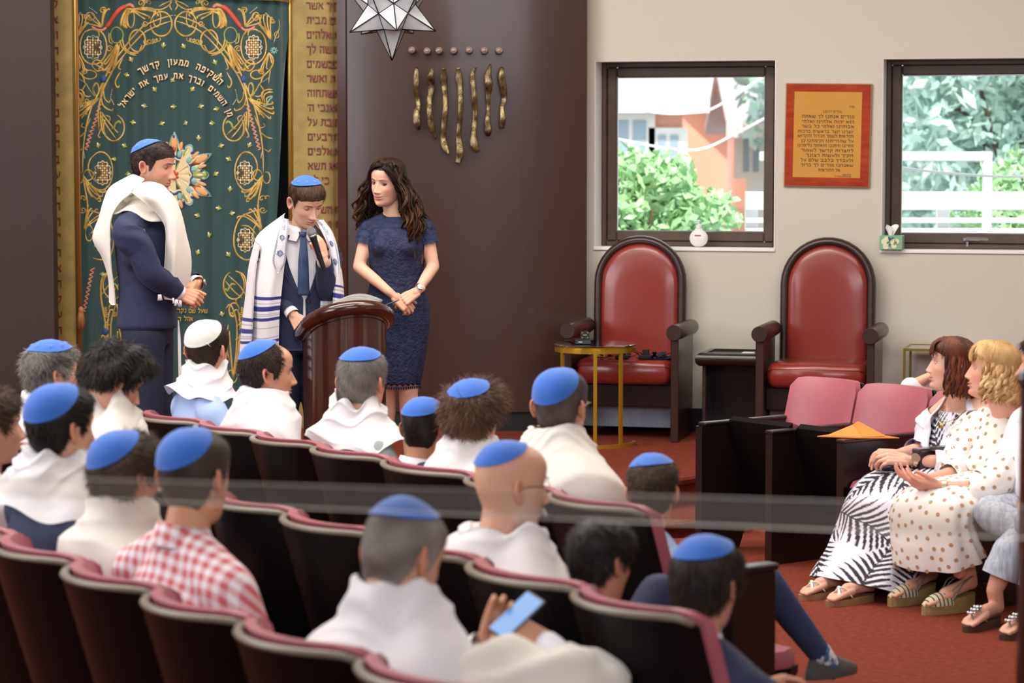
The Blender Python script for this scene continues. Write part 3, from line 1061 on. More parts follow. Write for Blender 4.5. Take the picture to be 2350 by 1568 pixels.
# brass frame table at the far right, by the wall
u, d = wall_pos(2062, 1000, STG)
t = thing('brass_table', 'slim brass framed glass side table by the beige wall behind the women', 'side table')
p_ = atZ(2062, 812, STG + 0.56)
u = float(np.dot(p_ - WP, WU))
t.matrix_world = Matrix(wallM(u, STG, 0.06).tolist())
M_BR2 = mat('antique_brass', 'a08c45', 0.3, 0.8)
mb = MB()
mb.add(box(0, 0.42, -0.38, -0.37, 0.555, 0.57))
mb.add(box(0, 0.42, -0.01, 0.0, 0.555, 0.57))
mb.add(box(0, 0.012, -0.37, -0.01, 0.555, 0.57))
mb.add(box(0.408, 0.42, -0.37, -0.01, 0.555, 0.57))
mb.build('top_frame', M_BR2, t, smooth=False)
mb = MB()
mb.add(box(0.012, 0.408, -0.37, -0.01, 0.56, 0.567))
mb.build('glass_top', M_TABGLASS, t, smooth=False)
for x in (0, 0.406):
 for y in (-0.38, -0.014):
  mb = MB()
  mb.add(box(x, x + 0.014, y, y + 0.014, 0, 0.556))
  mb.build('leg', M_BR2, t, smooth=False)
# lectern
LC = atY(796, 800, 12.55)
LX, LY = LC[0], 12.55
t = thing('lectern', 'polished dark lectern with curved front and thick rolled rim', 'lectern', (LX, LY, STG), R(20))
aa = np.linspace(R(180), R(360), 29)
HWL, DP = 0.192, 0.22
def ltop(x, y):
 return 0.872 - 0.42 * y
def dshape(g_, zf, n=29):
 o_ = [((HWL + g_) * math.cos(a), (DP + g_) * math.sin(a)) for a in aa]
 o_ += [(HWL + g_, 0.12), (-HWL - g_, 0.12)]
 return [(x, y, zf(x, y)) for x, y in o_]
mb = MB()
mb.add(loft([dshape(0, lambda x, y: 0.06), dshape(0, lambda x, y: ltop(x, y) - 0.05)]))
mb.build('body', M_MAHOG, t, sharp=40)
mb = MB()
mb.add(loft([dshape(0.03, lambda x, y: 0.0), dshape(0.03, lambda x, y: 0.05), dshape(0.012, lambda x, y: 0.065)]))
mb.build('plinth', M_WOODD, t, sharp=40)
mb = MB()
mb.add(loft([dshape(0.01, lambda x, y: ltop(x, y) - 0.05), dshape(0.01, lambda x, y: ltop(x, y) - 0.015)]))
mb.build('reading_board', M_MAHOG, t, sharp=40)
mb = MB()
pts = [(-HWL - 0.01, 0.20, ltop(0, 0.20))] + [((HWL + 0.01) * math.cos(a), (DP + 0.005) * math.sin(a), ltop(0, DP * math.sin(a))) for a in aa] + [(HWL + 0.01, 0.20, ltop(0, 0.20))]
pp = smoothpath(pts, 3)
rr = np.full(len(pp), 0.036)
rr[0], rr[-1] = 0.02, 0.02
mb.add(tube(pp, rr, 14, up=(0, 0.3, 1)))
mb.build('rim', M_MAHOG, t)
# open book of sheets on the lectern
t2 = thing('sheet_stack', 'white sheets of paper lying on the lectern top', 'paper', (LX, LY, STG), R(20))
for k in range(5):
 mb = MB()
 x0 = -0.15 + 0.014 * k
 P = np.array([[(x0 + u_ * 0.24, -0.16 + v_ * 0.24 + .006 * k, ltop(0, -0.16 + v_ * 0.24) + 0.004 + 0.007 * k + (.010 + .006 * k) * math.sin(math.pi * u_ * 1.0) * (1 - v_) + .022 * (1 - v_) ** 2) for v_ in np.linspace(0, 1, 7)] for u_ in np.linspace(0, 1, 9)])
 v, f = grid(P)
 mb.add((v, f))
 mb.add((v - [0, 0, 0.0015], f[:, ::-1]))
 mb.build('sheet', M_PAPER, t2)
mb = MB()
mb.add(xf(box(-0.05, 0.05, -0.03, 0.03, 0, 0.004), T(0.19, -0.10, ltop(0, -0.1) + 0.055) @ Ry(R(-18)) @ Rx(R(-12))))
o = mb.build('bookmark_card', mat('teal_card', '3d6f83', 0.4), None, smooth=False)
o.matrix_world = Matrix((T(LX, LY, STG) @ Rz(R(20))).tolist())
tag(o, 'small teal card lying at the right edge of the lectern rim', 'card')
# ---------------------------------------------------------------- on the curved wood wall
def woodY(px):
 x = (px - 1175) / FPX * 15.55
 s = (x - (XL + XR) / 2) / ((XR - XL) / 2)
 return 15.62 - 0.10 * (1 - s * s)
for k, (x, y) in enumerate([(949, 116), (984, 118), (1011, 117), (1045, 117), (1080, 116), (1115, 117), (1149, 117)]):
 Y = woodY(x)
 p = atY(x - 3, y, Y)
 t = thing('wall_bulb', 'small round clear bulb, %s of the seven above the bronze branches' % ['leftmost', 'second from left', 'third from left', 'middle one', 'third from right', 'second from right', 'rightmost'][k], 'light bulb', (p[0], Y, p[2]), 0, 'bulbs above the bronze branches')
 mb = MB()
 mb.add(xf(lathe([(0.001, 0), (0.021, 0), (0.023, 0.004), (0.021, 0.03), (0.015, 0.032), (0.001, 0.032)], 18), Rx(R(90))))
 mb.build('socket', M_BLACK, t, sharp=40)
 mb = MB()
 mb.add(xf(lathe([(0.001, 0.028), (0.012, 0.028), (0.013, 0.038), (0.019, 0.047), (0.0225, 0.058), (0.021, 0.069), (0.014, 0.078), (0.001, 0.082)], 18), Rx(R(90))))
 mb.build('globe', M_BULB, t)
BR = [
 ([(956, 155), (955, 185), (956, 215), (960, 240), (955, 262), (958, 285), (961, 297)], [4, 7, 6, 5, 8, 9, 3]),
 ([(992, 156), (988, 178), (990, 205), (985, 235), (986, 265), (990, 290), (1000, 318)], [3, 8, 7, 6, 6, 8, 2]),
 ([(1019, 156), (1018, 178), (1020, 205), (1022, 240), (1020, 275), (1017, 312), (1020, 335), (1030, 354)], [3, 8, 6, 6, 6, 6, 9, 2]),
 ([(1051, 155), (1053, 180), (1056, 210), (1057, 240), (1055, 280), (1053, 315), (1056, 350), (1050, 375)], [4, 9, 6, 6, 5, 6, 9, 5]),
 ([(1093, 152), (1084, 172), (1087, 205), (1089, 235), (1090, 270), (1087, 305), (1088, 330), (1097, 347)], [2, 6, 6, 6, 6, 6, 10, 4]),
 ([(1126, 148), (1120, 172), (1122, 195), (1120, 222), (1121, 250), (1119, 280), (1120, 300), (1121, 311)], [2, 8, 9, 5, 4, 7, 9, 4]),
 ([(1152, 155), (1151, 175), (1156, 205), (1157, 228), (1152, 248), (1154, 270), (1152, 293)], [4, 8, 7, 6, 4, 7, 5]),
]
NAMES = ['leftmost of the seven, under the first bulb', 'second from left of the seven', 'third from left of the seven', 'middle and longest of the seven', 'third from right of the seven', 'second from right of the seven', 'rightmost of the seven, under the last bulb']
for k, (pts, ws) in enumerate(BR):
 Yw = woodY(pts[2][0])
 P = []
 for i, (x, y) in enumerate(pts):
  p = atY(x, y, Yw - 0.06 - 0.02 * math.sin(i * 1.7 + k))
  P.append(p)
 base = P[0].copy()
 t = thing('bronze_branch', 'wavy cast bronze branch on wood wall, ' + NAMES[k], 'wall sculpture', tuple(base), 0, 'bronze branches on the wood wall')
 Q = smoothpath([p - base for p in P], 7)
 w = np.interp(np.linspace(0, len(ws) - 1, len(Q)), range(len(ws)), ws) / 372.0 * 1.05
 w = np.convolve(np.pad(w, 2, 'edge'), np.ones(5) / 5, 'valid')
 mb = MB()
 v, f = tube(Q, w, 14, flat=0.42, up=(0, 1, 0))
 nn = wave(1, 0.0035, 8, 90, seed=k)
 v[:, 1] += nn(v[:, 0], v[:, 2] * 0.4) + 0.004 * np.sin(v[:, 2] * 60 + k)
 ends = np.linspace(0, 1, len(Q)).repeat(14)
 v[:, 1] += 0.03 * np.clip(np.abs(ends - 0.5) * 2 - 0.75, 0, 1) * np.array([1 if k % 2 else -1])
 mb.add((v, f))
 mb.build('branch', M_BRONZE, t)
 for q in (0.2, 0.8):
  c_ = Q[int(q * (len(Q) - 1))]
  yy = Yw - base[1]
  mb = MB()
  mb.add(tube([(c_[0], c_[1], c_[2]), (c_[0], yy + 0.01, c_[2])], 0.004, 6))
  mb.build('mounting_pin', M_BRASS, t)
# pendant star lamp
SY = 13.9
sc = atY(897, 22, SY)
SR = 0.277
t = thing('star_lamp', 'hanging star lamp of pearly glass panes with dark metal edges', 'pendant lamp', tuple(sc))
phi = (1 + 5 ** 0.5) / 2
ico = np.array([(s1 * a, s2 * b, 0) for a, b in ((1, phi),) for s1 in (-1, 1) for s2 in (-1, 1)])
ico = np.vstack([ico, ico[:, [2, 0, 1]], ico[:, [1, 2, 0]]])
ico = ico / np.linalg.norm(ico[0])
ax = Vector(ico[0])
q = ax.rotation_difference(Vector((0.02, -0.0, -1)).normalized())
ico = np.array([tuple(q @ Vector(p)) for p in ico])
ico = ico @ np.array(Matrix.Rotation(R(22), 3, 'Z')).T
M_PEARL = mat('pearl_glass', 'dfe3e6', 0.2, noise=(9, 'b9c2ca', 0.3), trans=0.25, coat=0.3)
M_LEAD = mat('dark_lead', '2d2724', 0.4, 0.6)
tris = [(i, j, k) for i in range(12) for j in range(i + 1, 12) for k in range(j + 1, 12)
  if all(abs(np.linalg.norm(ico[a] - ico[b]) - 1.0515) < 0.02 for a, b in ((i, j), (j, k), (i, k)))]
dod = np.array([(ico[list(q_)]).mean(0) for q_ in tris])
dod = dod / np.linalg.norm(dod[0]) * 0.5
edge = MB()
done = set()
for vi in range(12):
 near = [k for k in range(20) if vi in tris[k]]
 ax_ = ico[vi]
 b1 = np.cross(ax_, [0.3, 0.5, 0.8])
 b1 /= np.linalg.norm(b1)
 b2 = np.cross(ax_, b1)
 near.sort(key=lambda k: math.atan2(dod[k] @ b2, dod[k] @ b1))
 for n_ in range(5):
  a, b = near[n_], near[(n_ + 1) % 5]
  tri = np.array([ico[vi], dod[a], dod[b]]) * SR
  c_ = tri.mean(0)
  nn = np.cross(tri[1] - tri[0], tri[2] - tri[0])
  nn /= np.linalg.norm(nn)
  tri = c_ + (tri - c_) * 0.96
  mb = MB()
  mb.add((np.vstack([tri, tri - nn * 0.003]), [(0, 1, 2), (5, 4, 3), (0, 3, 4, 1), (1, 4, 5, 2), (2, 5, 3, 0)]))
  mb.build('pane', M_PEARL, t, smooth=False)
  edge.add(tube([ico[vi] * SR, dod[a] * SR], 0.0035, 5))
  e = tuple(sorted((a, b)))
  if e not in done:
   done.add(e)
   edge.add(tube([dod[a] * SR, dod[b] * SR], 0.003, 5))
edge.build('metal_edge', M_LEAD, t)
mb = MB()
mb.add(tube([(0, 0, SR * 0.9), (0, 0, 4.9 - sc[2])], 0.006, 6))
mb.build('hanging_rod', M_LEAD, t)
# framed calligraphy on the beige wall
ua, za = wall_uv(1801, 192)
ub, zb_ = wall_uv(1996, 430)
t = thing('framed_text', 'framed calligraphy panel with red-brown border between the two windows', 'wall plaque')
t.matrix_world = Matrix((wallM(ua, zb_ + 0.004, 0.0) @ Ry(R(0.9))).tolist())
PW, PH = ub - ua, za - zb_
mb = MB()
mb.add(box(0, PW, -0.02, 0.0, 0, PH, 0.003))
mb.build('border_edge', mat('olive_edge', '9a8556', 0.4), t, smooth=False)
mb = MB()
mb.add(box(0.006, PW - 0.006, -0.0225, -0.019, 0.006, PH - 0.006, 0.001))
mb.build('border', mat('red_grain', 'b4492a', 0.12, noise=(7, '8e3326', 0.22), stretch=(1, 1, 4), coat=0.5), t, smooth=False)
mb = MB()
mb.add(box(0.055, PW - 0.057, -0.0245, -0.022, 0.058, PH - 0.052))
mb.build('parchment', mat('amber_parchment', 'cf9a4c', 0.14, noise=(3, 'c48d42', 0.3), coat=0.5), t, smooth=False)
LINES = [('בס״ד', 'r', 50, .8), ('מודים דרבנן', 'c', 61, .8), ('מודים אנחנו לך שאתה', 'f', 73, 1.1), ('הוא יהוה אלהינו ואלהי', 'f', 84.5, 1), ('אבותינו ואלהי כל בשר', 'f', 95, 1),
  ('יוצרנו יוצר בראשית ברכות', 'w', 106.5, 1), ('והודאות לשמך הגדול והקדוש', 'w', 116.5, 1), ('על שהחייתנו וקימתנו כן', 'f', 127.5, 1), ('תחיינו ותחננו ותאסוף גליותינו', 'w', 138, 1),
  ('לחצרות קדשך לשמור', 'f', 149, 1), ('חקיך ולעשות רצונך', 'm', 160, 1), ('ולעבדך בלבב שלם על', 'f', 171, 1), ('שאנחנו מודים לך ברוך', 'f', 182, 1), ('אל ההודאות', 'c', 193, 1),
  ('לעילוי נשמת', 's', 201, .5), ('אברהם הכהן בן שרה ז״ל', 's', 205, .5)]
ink = MB()
M_INK = mat('black_ink', '2a1d10', 0.4)
sx_ = PW / 195.0
for s, al, y, k in LINES:
 h = 0.0165 * k
 items, w = text_rtl(s, h, 0.16, 0.42, 0.006, 0.0012)
 full = {'f': 120, 'w': 128, 'm': 108}.get(al)
 xr = {'c': 128, 's': 153, 'r': 157}.get(al, 157) * sx_
 kx = full * sx_ / w if full else (0.85 if al != 'c' else 1.15)
 z = PH - (y + 5) * PH / 238.0 * 1.02
 for ch, x, V, F, ww in items:
  V = V.copy()
  V[:, 0] = xr + (x + V[:, 0]) * kx
  V[:, 1] -= 0.0244
  V[:, 2] += z
  ink.add((V, F))
ink.build('lettering', M_INK, t, smooth=False)['kind'] = 'stuff'
# on the window sills
sm = wallM(0, zb + 0.004, 0)
us, _ = wall_uv(1604, 560, -0.08)
t = thing('soap_bottle', 'round white pump bottle standing on the left window sill', 'bottle')
t.matrix_world = Matrix((wallM(us, zb + 0.005, -0.07)).tolist())
M_SOAP = mat('white_plastic', 'f4f3f2', 0.25, trans=0.1)
mb = MB()
a_ = np.linspace(0, math.pi, 14)
mb.add(xf(lathe([(0.001, 0.0)] + [(max(0.001, 0.058 * math.sin(q) + (0.0 if q > .6 else .0)), 0.055 - 0.055 * math.cos(q)) for q in a_[2:-2]] + [(0.022, 0.112), (0.02, 0.118), (0.001, 0.118)], 24), np.diag([1, 0.6, 1, 1])))
mb.build('body', M_SOAP, t)
mb = MB()
mb.add(lathe([(0.001, 0.116), (0.018, 0.116), (0.018, 0.137), (0.012, 0.14), (0.005, 0.142), (0.005, 0.158), (0.012, 0.16), (0.012, 0.168), (0.001, 0.169)], 16))
mb.add(tube([(0, 0, 0.164), (-0.01, -0.012, 0.164), (-0.02, -0.028, 0.158)], 0.0045, 6))
mb.build('pump', M_SOAP, t, sharp=40)
mb = MB()
mb.add(box(-0.02, 0.02, -0.037, -0.034, 0.07, 0.078))
mb.build('label_print', mat('label_red', 'c8606a', 0.5), t, smooth=False)
us, _ = wall_uv(2049, 560, -0.06)
t = thing('tissue_box', 'green patterned tissue box with a white tissue on the right window sill', 'tissue box')
t.matrix_world = Matrix((wallM(us, zb + 0.005, 0.02) @ T(0, 0, 0)).tolist())
M_TB = mat('green_carton', '7fae8c', 0.5)
mb = MB()
mb.add(box(-0.068, 0.068, -0.03, 0.09, 0, 0.085, 0.002))
mb.build('carton', M_TB, t, smooth=False)
g = np.random.default_rng(2)
for cm, cs, rr_ in (('fruit_cream', 'dfe0b4', 0.019), ('leaf_navy', '3a3f7d', 0.012), ('fruit_cream', 'dfe0b4', 0.016), ('leaf_mid', '4f8a62', 0.013), ('leaf_navy', '3a3f7d', 0.013)):
 mb = MB()
 for k in range(4):
  cx, cz = g.uniform(-0.048, 0.048), g.uniform(0.018, 0.068)
  a = np.linspace(0, 2 * math.pi, 14, endpoint=False)
  an = g.uniform(0, 3)
  e = 1.0 if 'fruit' in cm else 0.5
  P = [(np.clip(cx + rr_ * (math.cos(q) * math.cos(an) - e * math.sin(q) * math.sin(an)), -.064, .064), np.clip(cz + rr_ * (math.cos(q) * math.sin(an) + e * math.sin(q) * math.cos(an)), .003, .082)) for q in a]
  mb.add(prism(P, -0.0312 - 0.0003 * k, -0.0295, 'y'))
 mb.build('printed_shape', mat(cm, cs, 0.5), t, smooth=False)
mb = MB()
P = []
for i_ in range(9):
 ph = i_ / 8
 row = []
 for j_ in range(13):
  a = j_ / 12 * 2 * math.pi * 0.8
  r_ = 0.012 + 0.026 * ph * (1 + 0.35 * math.sin(3 * a + 1))
  row.append((r_ * math.cos(a) - 0.006, 0.03 + 0.6 * r_ * math.sin(a), 0.08 + 0.06 * ph + 0.012 * math.sin(2 * a) * ph))
 P.append(row)
v, f = grid(np.array(P))
mb.add((v, f))
mb.add((v * 1.001 - [0, 0.001, 0], f[:, ::-1]))
mb.build('tissue', M_PAPER, t)
# ================================================================ auditorium seats, left block
ROW1 = [(350, 940), (465, 965), (600, 990), (745, 1015), (905, 1045), (1085, 1085), (1275, 1120), (1492, 1163)]
ROW2 = [(-42, 988), (80, 1022), (215, 1054), (360, 1088), (515, 1125), (690, 1165), (885, 1215), (1090, 1275), (1340, 1340), (1606, 1404)]
ROW3 = [(-230, 1105), (-105, 1160), (30, 1220), (190, 1280), (375, 1345), (585, 1410), (850, 1490), (1180, 1590)]
def row_line(pts):
 """Seat boundaries: pixel corners cast on the seat-top plane, smoothed to even spacing along a gentle curve."""
 P = np.array([atZ(x, y, ZT)[:2] for x, y in pts])
 d = np.r_[0, np.cumsum(np.linalg.norm(np.diff(P, axis=0), axis=1))]
 cx, cy = np.polyfit(d, P[:, 0], 2), np.polyfit(d, P[:, 1], 2)
 return np.stack([np.polyval(cx, d), np.polyval(cy, d)], 1), d
SEATS = []
RL = [row_line(r) for r in (ROW1, ROW2, ROW3)]
def arc_back(w, n, r_in, sag):
 """Concave back profile in plan: chord w, middle set back by sag; returns x, y."""
 h = w / 2
 rad = (h * h + sag * sag) / (2 * sag)
 am = math.asin(min(1, h / rad))
 a = np.linspace(-am, am, n)
 return rad * np.sin(a), -(rad * np.cos(a) - rad * math.cos(am))
def curved_slab(w, z0, z1, y0, y1, sag, lean, n=15, nz=9, rtop=0.05, puff=0.0, rbot=0.03):
 """Curved upright slab (seat back shell or pad) with rounded upper corners; concave towards +y."""
 x, yy = arc_back(w, n, 0, sag)
 zs = np.linspace(0, 1, nz)
 rings = []
 top, bot = [], []
 F, B = [], []
 for k in range(nz):
  z = z0 + (z1 - z0) * zs[k]
  rowf, rowb = [], []
  for i in range(n):
   e = abs(x[i]) / (w / 2)
   drop = rtop * max(0, (e - 0.8) / 0.2) ** 2
   lift = rbot * max(0, (e - 0.8) / 0.2) ** 2
   zz = z0 + lift + (z1 - drop - z0 - lift) * zs[k]
   yb = yy[i] - lean * (zz - z0)
   ed = (1 - min(1, (1 - e) * 6) ** 2) if e > 1 - 1 / 6 else 0
   ez = max(0, 1 - min(zs[k], 1 - zs[k]) * 9) ** 2
   pf = puff * (1 - max(ed, ez))
   rowb.append((x[i], yb + y0, zz))
   rowf.append((x[i], yb + y1 + pf, zz))
  F.append(rowf)
  B.append(rowb)
 F, B = np.array(F), np.array(B)
 v1, f1 = grid(F, flip=False)
 v2, f2 = grid(B, flip=True)
 N = len(v1)
 V = np.vstack([v1, v2])
 Fc = f1.tolist() + (f2 + N).tolist()
 for k in range(nz - 1):
  a, b = k * n, (k + 1) * n
  Fc.append((a, b, b + N, a + N))
  Fc.append((b + n - 1, a + n - 1, a + n - 1 + N, b + n - 1 + N))
 for i in range(n - 1):
  Fc.append((i + 1, i, i + N, i + 1 + N))
  t_ = (nz - 1) * n
  Fc.append((t_ + i, t_ + i + 1, t_ + i + 1 + N, t_ + i + N))
 return V, Fc
LEAN = 0.30
SAG = 0.125
def seat_proto(w):
 t = empty('auditorium_seat')
 mb = MB()
 mb.add(curved_slab(w - 0.012, 0.36, 0.955, -0.022, 0.0, SAG, LEAN, rtop=0.02))
 mb.build('back_shell', M_SHELL, t, sharp=50)
 mb = MB()
 x, yy = arc_back(w - 0.012, 15, 0, SAG)
 P = [(x[i], yy[i] - 0.012 - LEAN * 0.595, 0.957 - 0.02 * max(0, (abs(x[i]) / (w / 2) - .8) / .2) ** 2) for i in range(15)]
 mb.add(tube(P, 0.013, 8, flat=0.7, up=(0, 0, 1)))
 mb.build('edge_band', M_EDGE, t)
 mb = MB()
 mb.add(curved_slab(w - 0.004, 0.40, 0.975, 0.0, 0.030, SAG, LEAN, rtop=0.03, puff=0.015))
 mb.build('back_pad', M_PINK, t, sharp=60)
 mb = MB()
 rings = []
 for s, z in ((0.94, 0.36), (1.0, 0.375), (1.0, 0.40)):
  rings.append([(a * s * (w / 2 - 0.02), b, z) for a, b in ((-1, 0.02), (-1, 0.40), (-0.85, 0.46), (0.85, 0.46), (1, 0.40), (1, 0.02))])
 mb.add(loft(rings))
 mb.build('seat_pan', M_SHELL, t, smooth=False)
 mb = MB()
 rings = []
 for s, z in ((1.0, 0.40), (1.0, 0.43), (0.96, 0.455), (0.8, 0.465)):
  rings.append([(a * s * (w / 2 - 0.025), 0.22 + (b - 0.22) * s, z) for a, b in ((-1, 0.03), (-1, 0.39), (-0.85, 0.45), (0.85, 0.45), (1, 0.39), (1, 0.03))])
 mb.add(loft(rings))
 mb.build('seat_pad', M_PINK, t, sharp=50)
 for s in (-1, 1):
  mb = MB()
  mb.add(box(s * w / 2 - 0.012, s * w / 2 + 0.012, 0.03, 0.10, 0.0, 0.36, 0.004))
  mb.build('leg', M_SHELL, t, smooth=False)
 mb = MB()
 bx = np.linspace(-w / 2 + 0.03, w / 2 - 0.03, 9)
 mb.add(tube([(q, -0.02 + 0.30 * (q / (w / 2)) ** 2 * .3 + 0.0, 0.352 + 0.04 * (q / (w / 2)) ** 2) for q in bx], 0.006, 6))
 mb.build('underside_trim', M_SILVER, t)
 return t
who = {(0, 0): 'behind the man in the white kippah', (0, 1): 'behind the balding man in profile', (0, 2): 'behind the grey-haired man', (0, 3): 'behind the boy in navy suit',
 (0, 4): 'behind the curly-haired teen', (0, 5): 'behind the man with a large blue kippah and glasses', (0, 6): 'at right end of the front row, beside boy in light blue',
 (1, 0): 'at left end of second row, behind grey man by the dark panel', (1, 1): 'behind the young man with black wavy hair', (1, 2): 'in the second row, empty, hidden by the clip-kippah man',
 (1, 3): 'in the second row, empty, right of the checked-shirt man\'s head', (1, 4): 'in the second row, empty, left of the phone man\'s head', (1, 5): 'in the second row, empty, behind the phone man\'s kippah',
 (1, 6): 'behind the bald man with glasses', (1, 7): 'behind the dark-haired child without kippah', (1, 8): 'at right end of second row, behind the boy in navy jacket',
 (2, 0): 'at left edge of the nearest row, mostly cut off', (2, 1): 'behind the man in white shawl over grey jacket', (2, 2): 'behind the man with a clip on his kippah', (2, 3): 'behind the man in checked shirt',
 (2, 4): 'in the nearest row, empty, right of the checked shirt', (2, 5): 'behind the man holding the phone', (2, 6): 'in the nearest row, mostly below the picture, right of the phone man'}
protos = {}
for ri, (P, d) in enumerate(RL):
 for i in range(len(P) - 1):
  a, b = P[i], P[i + 1]
  w = float(np.linalg.norm(b - a))
  c_ = (a + b) / 2
  Rv = (b - a) / w
  Fv = np.array([-Rv[1], Rv[0]])
  # the measured corners are the tips of the concave back at its top: base sits forward by the lean
  base = c_ + Fv * (LEAN * 0.595)
  th = math.atan2(Rv[1], Rv[0])
  key = round(w / 0.03)
  if key not in protos:
   o = protos[key] = seat_proto(w)
  else:
   o = copy_tree(protos[key])
  o.location = (base[0], base[1], 0)
  o.rotation_euler = (0, 0, th)
  tag(o, 'dark-backed rose seat ' + who.get((ri, i), 'in row'), 'seat', ['seats of the front row', 'seats of the second row', 'seats of the nearest row'][ri])
  SEATS.append((ri, i, c_, Fv, Rv, w))
SEAT = {(s[0], s[1]): s for s in SEATS}
# dark end standard of the left block by the aisle
pe = atZ(1742, 1300, 0.76)
t = thing('end_panel', 'dark wooden row end panel by the aisle near the boy in navy jacket', 'end panel', (pe[0] - .02, pe[1] + .02, 0), R(-54))
mb = MB()
mb.add(box(-0.026, 0.026, -0.10, 0.08, 0, 0.74, 0.004))
mb.build('board', M_WOODD, t, smooth=False)
mb = MB()
mb.add(box(-0.03, 0.03, -0.11, 0.09, 0.74, 0.762, 0.005))
mb.build('cap', M_WOODD, t, smooth=False)
# ================================================================ right block (women's side)
RT = R(-52)             # row direction: right and nearer
RR = np.array([math.cos(RT), math.sin(RT)])
RF = np.array([-math.sin(RT) * -1, -math.cos(RT)])   # facing: left and nearer
RF = np.array([RR[1], -RR[0]])
pa = atZ(1830, 864, ZT)[:2]
SW = 0.452
def pew_seat(i, pan):
 o = empty('auditorium_seat')
 w = SW
 mb = MB()
 mb.add(curved_slab(w - 0.012, 0.30, 0.795, -0.022, 0.0, 0.05, 0.26, rtop=0.03))
 mb.build('back_shell', M_SHELL, o, sharp=50)
 mb = MB()
 mb.add(curved_slab(w - 0.014, 0.34, 0.805, 0.0, 0.034, 0.05, 0.26, rtop=0.045, puff=0.02))
 mb.build('back_pad', M_PINK, o, sharp=60)
 mb = MB()
 mm = (T(0, 0.14, 0.24) @ Rx(R(66))) if pan else T(0, 0.03, 0.40)
 n = 11
 xs = np.linspace(-w / 2 + 0.03, w / 2 - 0.03, n)
 prof = [(0.0, -0.03), (0.36, -0.035), (0.415, -0.02), (0.43, 0.005), (0.41, 0.03), (0.35, 0.04), (0.0, 0.03)]
 P = np.array([[(q, y, z) for y, z in prof] for q in xs])
 mb.add(xf(loft(P), mm))
 mb.build('seat_pad', M_PINK, o, sharp=50)
 mb = MB()
 P = np.array([[(q * 1.02, y, z) for y, z in [(0.0, -0.05), (0.36, -0.055), (0.43, -0.03), (0.436, 0.002), (0.36, -0.03), (0.0, -0.03)]] for q in xs])
 mb.add(xf(loft(P), mm))
 mb.build('seat_pan', M_SHELL, o, sharp=50)
 return o
for i in range(4):
 c_ = pa + RR * SW * (i + 0.5)
 o = pew_seat(i, i < 2)
 base = c_ + RF * (0.26 * 0.50)
 o.location = (base[0], base[1], 0.17)
 # local +y is facing, local +x is the sitter's right
 o.rotation_euler = (0, 0, math.atan2(RF[1], RF[0]) - R(90))
 tag(o, ['rose padded folding seat at the stage end of the right block, empty', 'rose padded folding seat behind the orange folder, empty', 'rose padded folding seat under the woman in palm print skirt', 'rose padded folding seat under the woman in polka dot dress'][i], 'seat', 'seats of the right block')
for i in range(5):
 c_ = pa + RR * SW * i
 t = thing('end_panel', ['dark wooden armrest panel at the stage end of the right block', 'dark wooden armrest panel between the two empty rose seats', 'dark wooden armrest panel left of the woman in palm print skirt', 'dark wooden armrest panel between the two seated women', 'dark wooden armrest panel right of the woman in polka dots'][i], 'armrest panel',
   (c_[0], c_[1], 0.17), math.atan2(RF[1], RF[0]) - R(90), 'armrest panels of the right block')
 mb = MB()
 prof = [(0.02, 0.0), (0.02, 0.60), (0.62 if i else 0.60, 0.60), (0.62, 0.0)] if i else [(-0.06, 0.0), (-0.06, 0.60), (0.64, 0.60), (0.64, 0.0), (0.40, 0.0), (0.36, 0.10), (0.10, 0.10), (0.06, 0.0)]
 mb.add(prism(prof, -0.022, 0.022, 'x'))
 mb.build('board', M_WOODD, t, smooth=False)
 mb = MB()
 mb.add(box(-0.026, 0.026, 0.0, 0.625, 0.60, 0.618, 0.005))
 mb.build('cap', M_WOODD, t, smooth=False)
# orange folder across the second seat's arms
M_ORANGE = mat('orange_paper', 'e07f2c', 0.55)
pf = atZ(1965, 1003, 0.79)
t = thing('paper_folder', 'orange paper folder lying open on the armrests of the second seat', 'folder', (pf[0], pf[1], 0.79), R(-12))
mb = MB()
mb.add(prism([(-0.17, -0.03), (0.02, -0.06), (0.19, -0.02), (0.05, 0.12), (-0.08, 0.10)], 0, 0.004))
mb.build('lower_sheet', M_ORANGE, t, smooth=False)
mb = MB()
v = np.array([(-0.13, -0.02, 0.006), (0.03, -0.05, 0.006), (0.13, -0.0, 0.008), (0.0, 0.10, 0.06), (-0.02, 0.04, 0.05)])
mb.add((np.vstack([v, v - [0, 0, 0.002]]), [(0, 1, 4), (1, 2, 3, 4), (9, 6, 5), (9, 8, 7, 6), (0, 4, 9, 5), (3, 8, 9, 4), (2, 7, 8, 3), (1, 6, 7, 2), (0, 5, 6, 1)]))
mb.build('raised_sheet', M_ORANGE, t, smooth=False)
# rail post at the right edge of the picture
pr = atY(2345, 870, 6.0)
t = thing('rail_post', 'dark wooden rail post with glossy round knob at the right picture edge', 'post', (pr[0] + 0.012, 6.0, 0))
mb = MB()
mb.add(box(-0.012, 0.03, -0.02, 0.02, 0, pr[2] - 0.02, 0.004))
mb.build('post', M_MAHOG, t, smooth=False)
mb = MB()
mb.add(sphere((0.006, 0, pr[2]), 0.03, 18, 12))
mb.build('knob', M_MAHOG, t)
